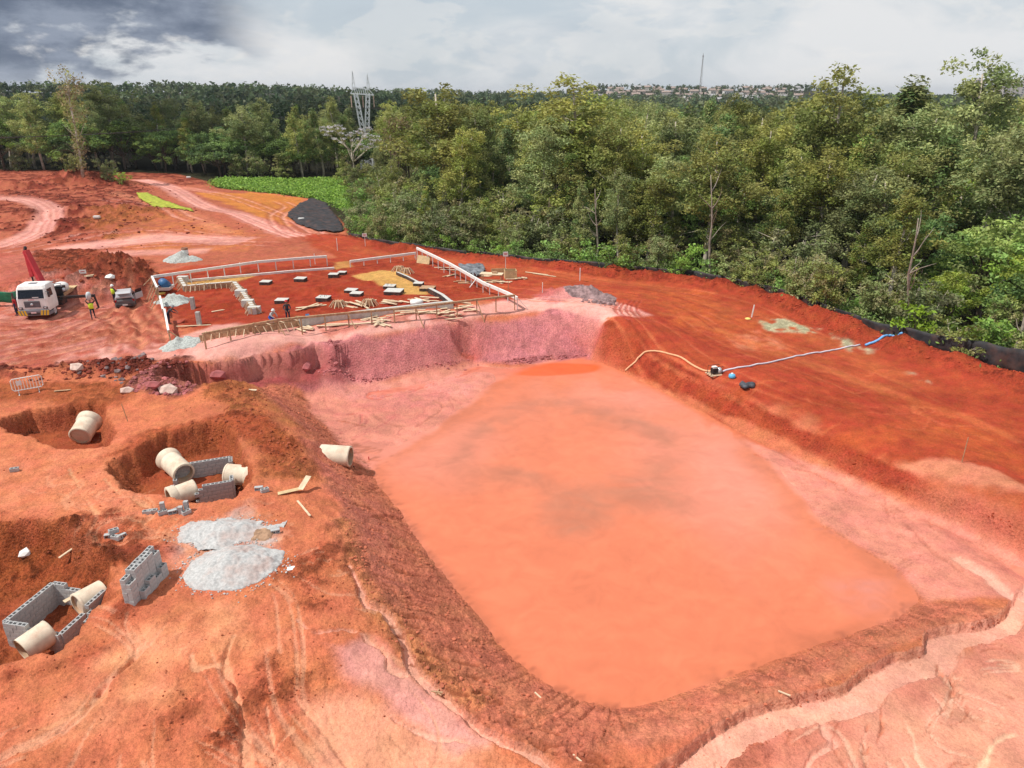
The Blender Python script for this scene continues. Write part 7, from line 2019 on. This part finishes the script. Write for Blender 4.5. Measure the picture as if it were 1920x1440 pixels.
def house(px, d, w, dp, h, wall, roofm, label, up=0, roof=True, rz=0):
    x, y = far_xy(px, d); z = fz(x, y) - 1.0 + up
    t = thing('house', label, 'house', (x, y, z), rz, 'houses of the hilltop town')
    b = MB(); b.box((0, 0, h / 2), (w, dp, h)); b.build('wall', wall, t)
    if roof:
        b = MB(); e = .5
        b.add([(-w / 2 - e, -dp / 2 - e, h), (w / 2 + e, -dp / 2 - e, h), (w / 2 + e, dp / 2 + e, h), (-w / 2 - e, dp / 2 + e, h), (-w / 2 - e, 0, h + dp * .28), (w / 2 + e, 0, h + dp * .28)], [(0, 1, 5, 4), (3, 4, 5, 2), (0, 4, 3), (1, 2, 5), (3, 2, 1, 0)]); b.build('roof', roofm, t)
    n = max(2, int(w / 3.5))
    for k in range(n):
        wb = MB(); wb.box((-w / 2 + (k + .5) * w / n, -dp / 2 - .04, h * .55), (1.4, .1, 1.5)); wb.build('window', WIN, t)
    return t
_hr = random.Random(4)
used = {}
WL = [(WALLC, 'cream'), (WALLW, 'white'), (WALLO, 'ochre'), (WALLW, 'white'), (WALLC, 'cream')]
for row, (d, n, x0, x1) in enumerate(((1180, 17, 1085, 1500), (1260, 18, 1090, 1505), (1350, 18, 1080, 1500), (1440, 16, 1100, 1495))):
    for k in range(n):
        px = x0 + (x1 - x0) * (k + _hr.uniform(.1, .9)) / n
        if row == 0 and 1370 < px < 1425: continue
        wm, wc = _hr.choice(WL); rm, rc = _hr.choice([(ROOFM, 'clay'), (ROOFM, 'clay'), (ROOFG, 'grey')])
        where = 'left of the radio mast' if px < 1305 else 'right of the radio mast'
        lab = f'{wc} house with {rc} roof, {ordw(k)} from left on the {("lowest", "second", "third", "topmost")[row]} terrace of the hilltop town'
        t = house(px, d + _hr.uniform(-25, 25), _hr.uniform(9, 16), _hr.uniform(8, 11), _hr.uniform(4, 8), wm, rm, lab, 0, True, _hr.uniform(-.3, .3))
t = house(1397, 1150, 34, 14, 8.5, WALLW, ROOFG, 'long white hall below the hilltop town', 1.0)
t.name = 'town_hall'
b = MB(); b.box((0, -7.1, 1.0), (30, .1, 2.0)); b.build('red_base', M('faded_red', (.40, .16, .13), .9), t)
def tower_block(px, d, w, dp, floors, cols, label, rz=0):
    x, y = far_xy(px, d); z = fz(x, y) - 2
    t = thing('apartment_tower', label, 'apartment tower', (x, y, z), rz, 'apartment towers on the right')
    h = floors * 3.0
    b = MB(); b.box((0, 0, h / 2), (w, dp, h)); b.build('wall', APTM, t)
    b = MB(); b.box((w * .1, 0, h + 1.2), (w * .3, dp * .5, 2.4)); b.build('roof_tank', APTM, t)
    for c in cols:
        b = MB()
        b.box((c * w, -dp / 2 - .05, h / 2), (w * .09, .3, h - 2)); b.build('stair_shaft', M('apartment_dark', (.40, .37, .36), .9), t)
    wm = MB().box((0, 0, 0), (1.5, .15, 1.4)).mesh('window', WIN)
    for f in range(floors):
        for c in np.linspace(-.44, .44, max(4, int(w / 4.5))):
            part('window', wm, t, (c * w, -dp / 2 - .06, f * 3 + 1.7))
    return t
def tower_h(d, ytop, px):
    x, y = far_xy(px, d); return int((18 + (177 - ytop) / FPX * d - fz(x, y) + 2) / 3.0)
tower_block(1824, 1500, 14, 12, tower_h(1500, 158, 1824), (0,), 'single slim pale tower above the wood', .2)
tower_block(1893, 1300, 24, 14, tower_h(1300, 162, 1893), (-.25, .2), 'left of the broad pale apartment towers at the right edge', -.3)
tower_block(1921, 1330, 24, 14, tower_h(1330, 160, 1921), (-.2, .25), 'broad pale apartment tower cut by the right edge of the view', -.3)
tower_block(1872, 1700, 20, 14, tower_h(1700, 166, 1872), (0,), 'hazy apartment tower behind the broad pale ones', -.1)
# ------------------------------------------------------------------ the air between here and the town
def haze():
    b = MB(); x0, x1, y0, y1, z0, z1 = -6900, 6900, -60, 9100, float(Z.min()) - 1.0, 84
    b.box(((x0 + x1) / 2, (y0 + y1) / 2, (z0 + z1) / 2), (x1 - x0, y1 - y0, z1 - z0))
    m = bpy.data.materials.new('haze'); m.use_nodes = True
    n = NT(m.node_tree)
    v = n.new('ShaderNodeVolumePrincipled'); v.inputs['Color'].default_value = (.86, .91, 1, 1); v.inputs['Density'].default_value = .000085; v.inputs['Anisotropy'].default_value = .2
    o = n.new('ShaderNodeOutputMaterial'); n.l.new(v.outputs[0], o.inputs['Volume'])
    ob = b.build('haze', m); ob['kind'] = 'stuff'
haze()
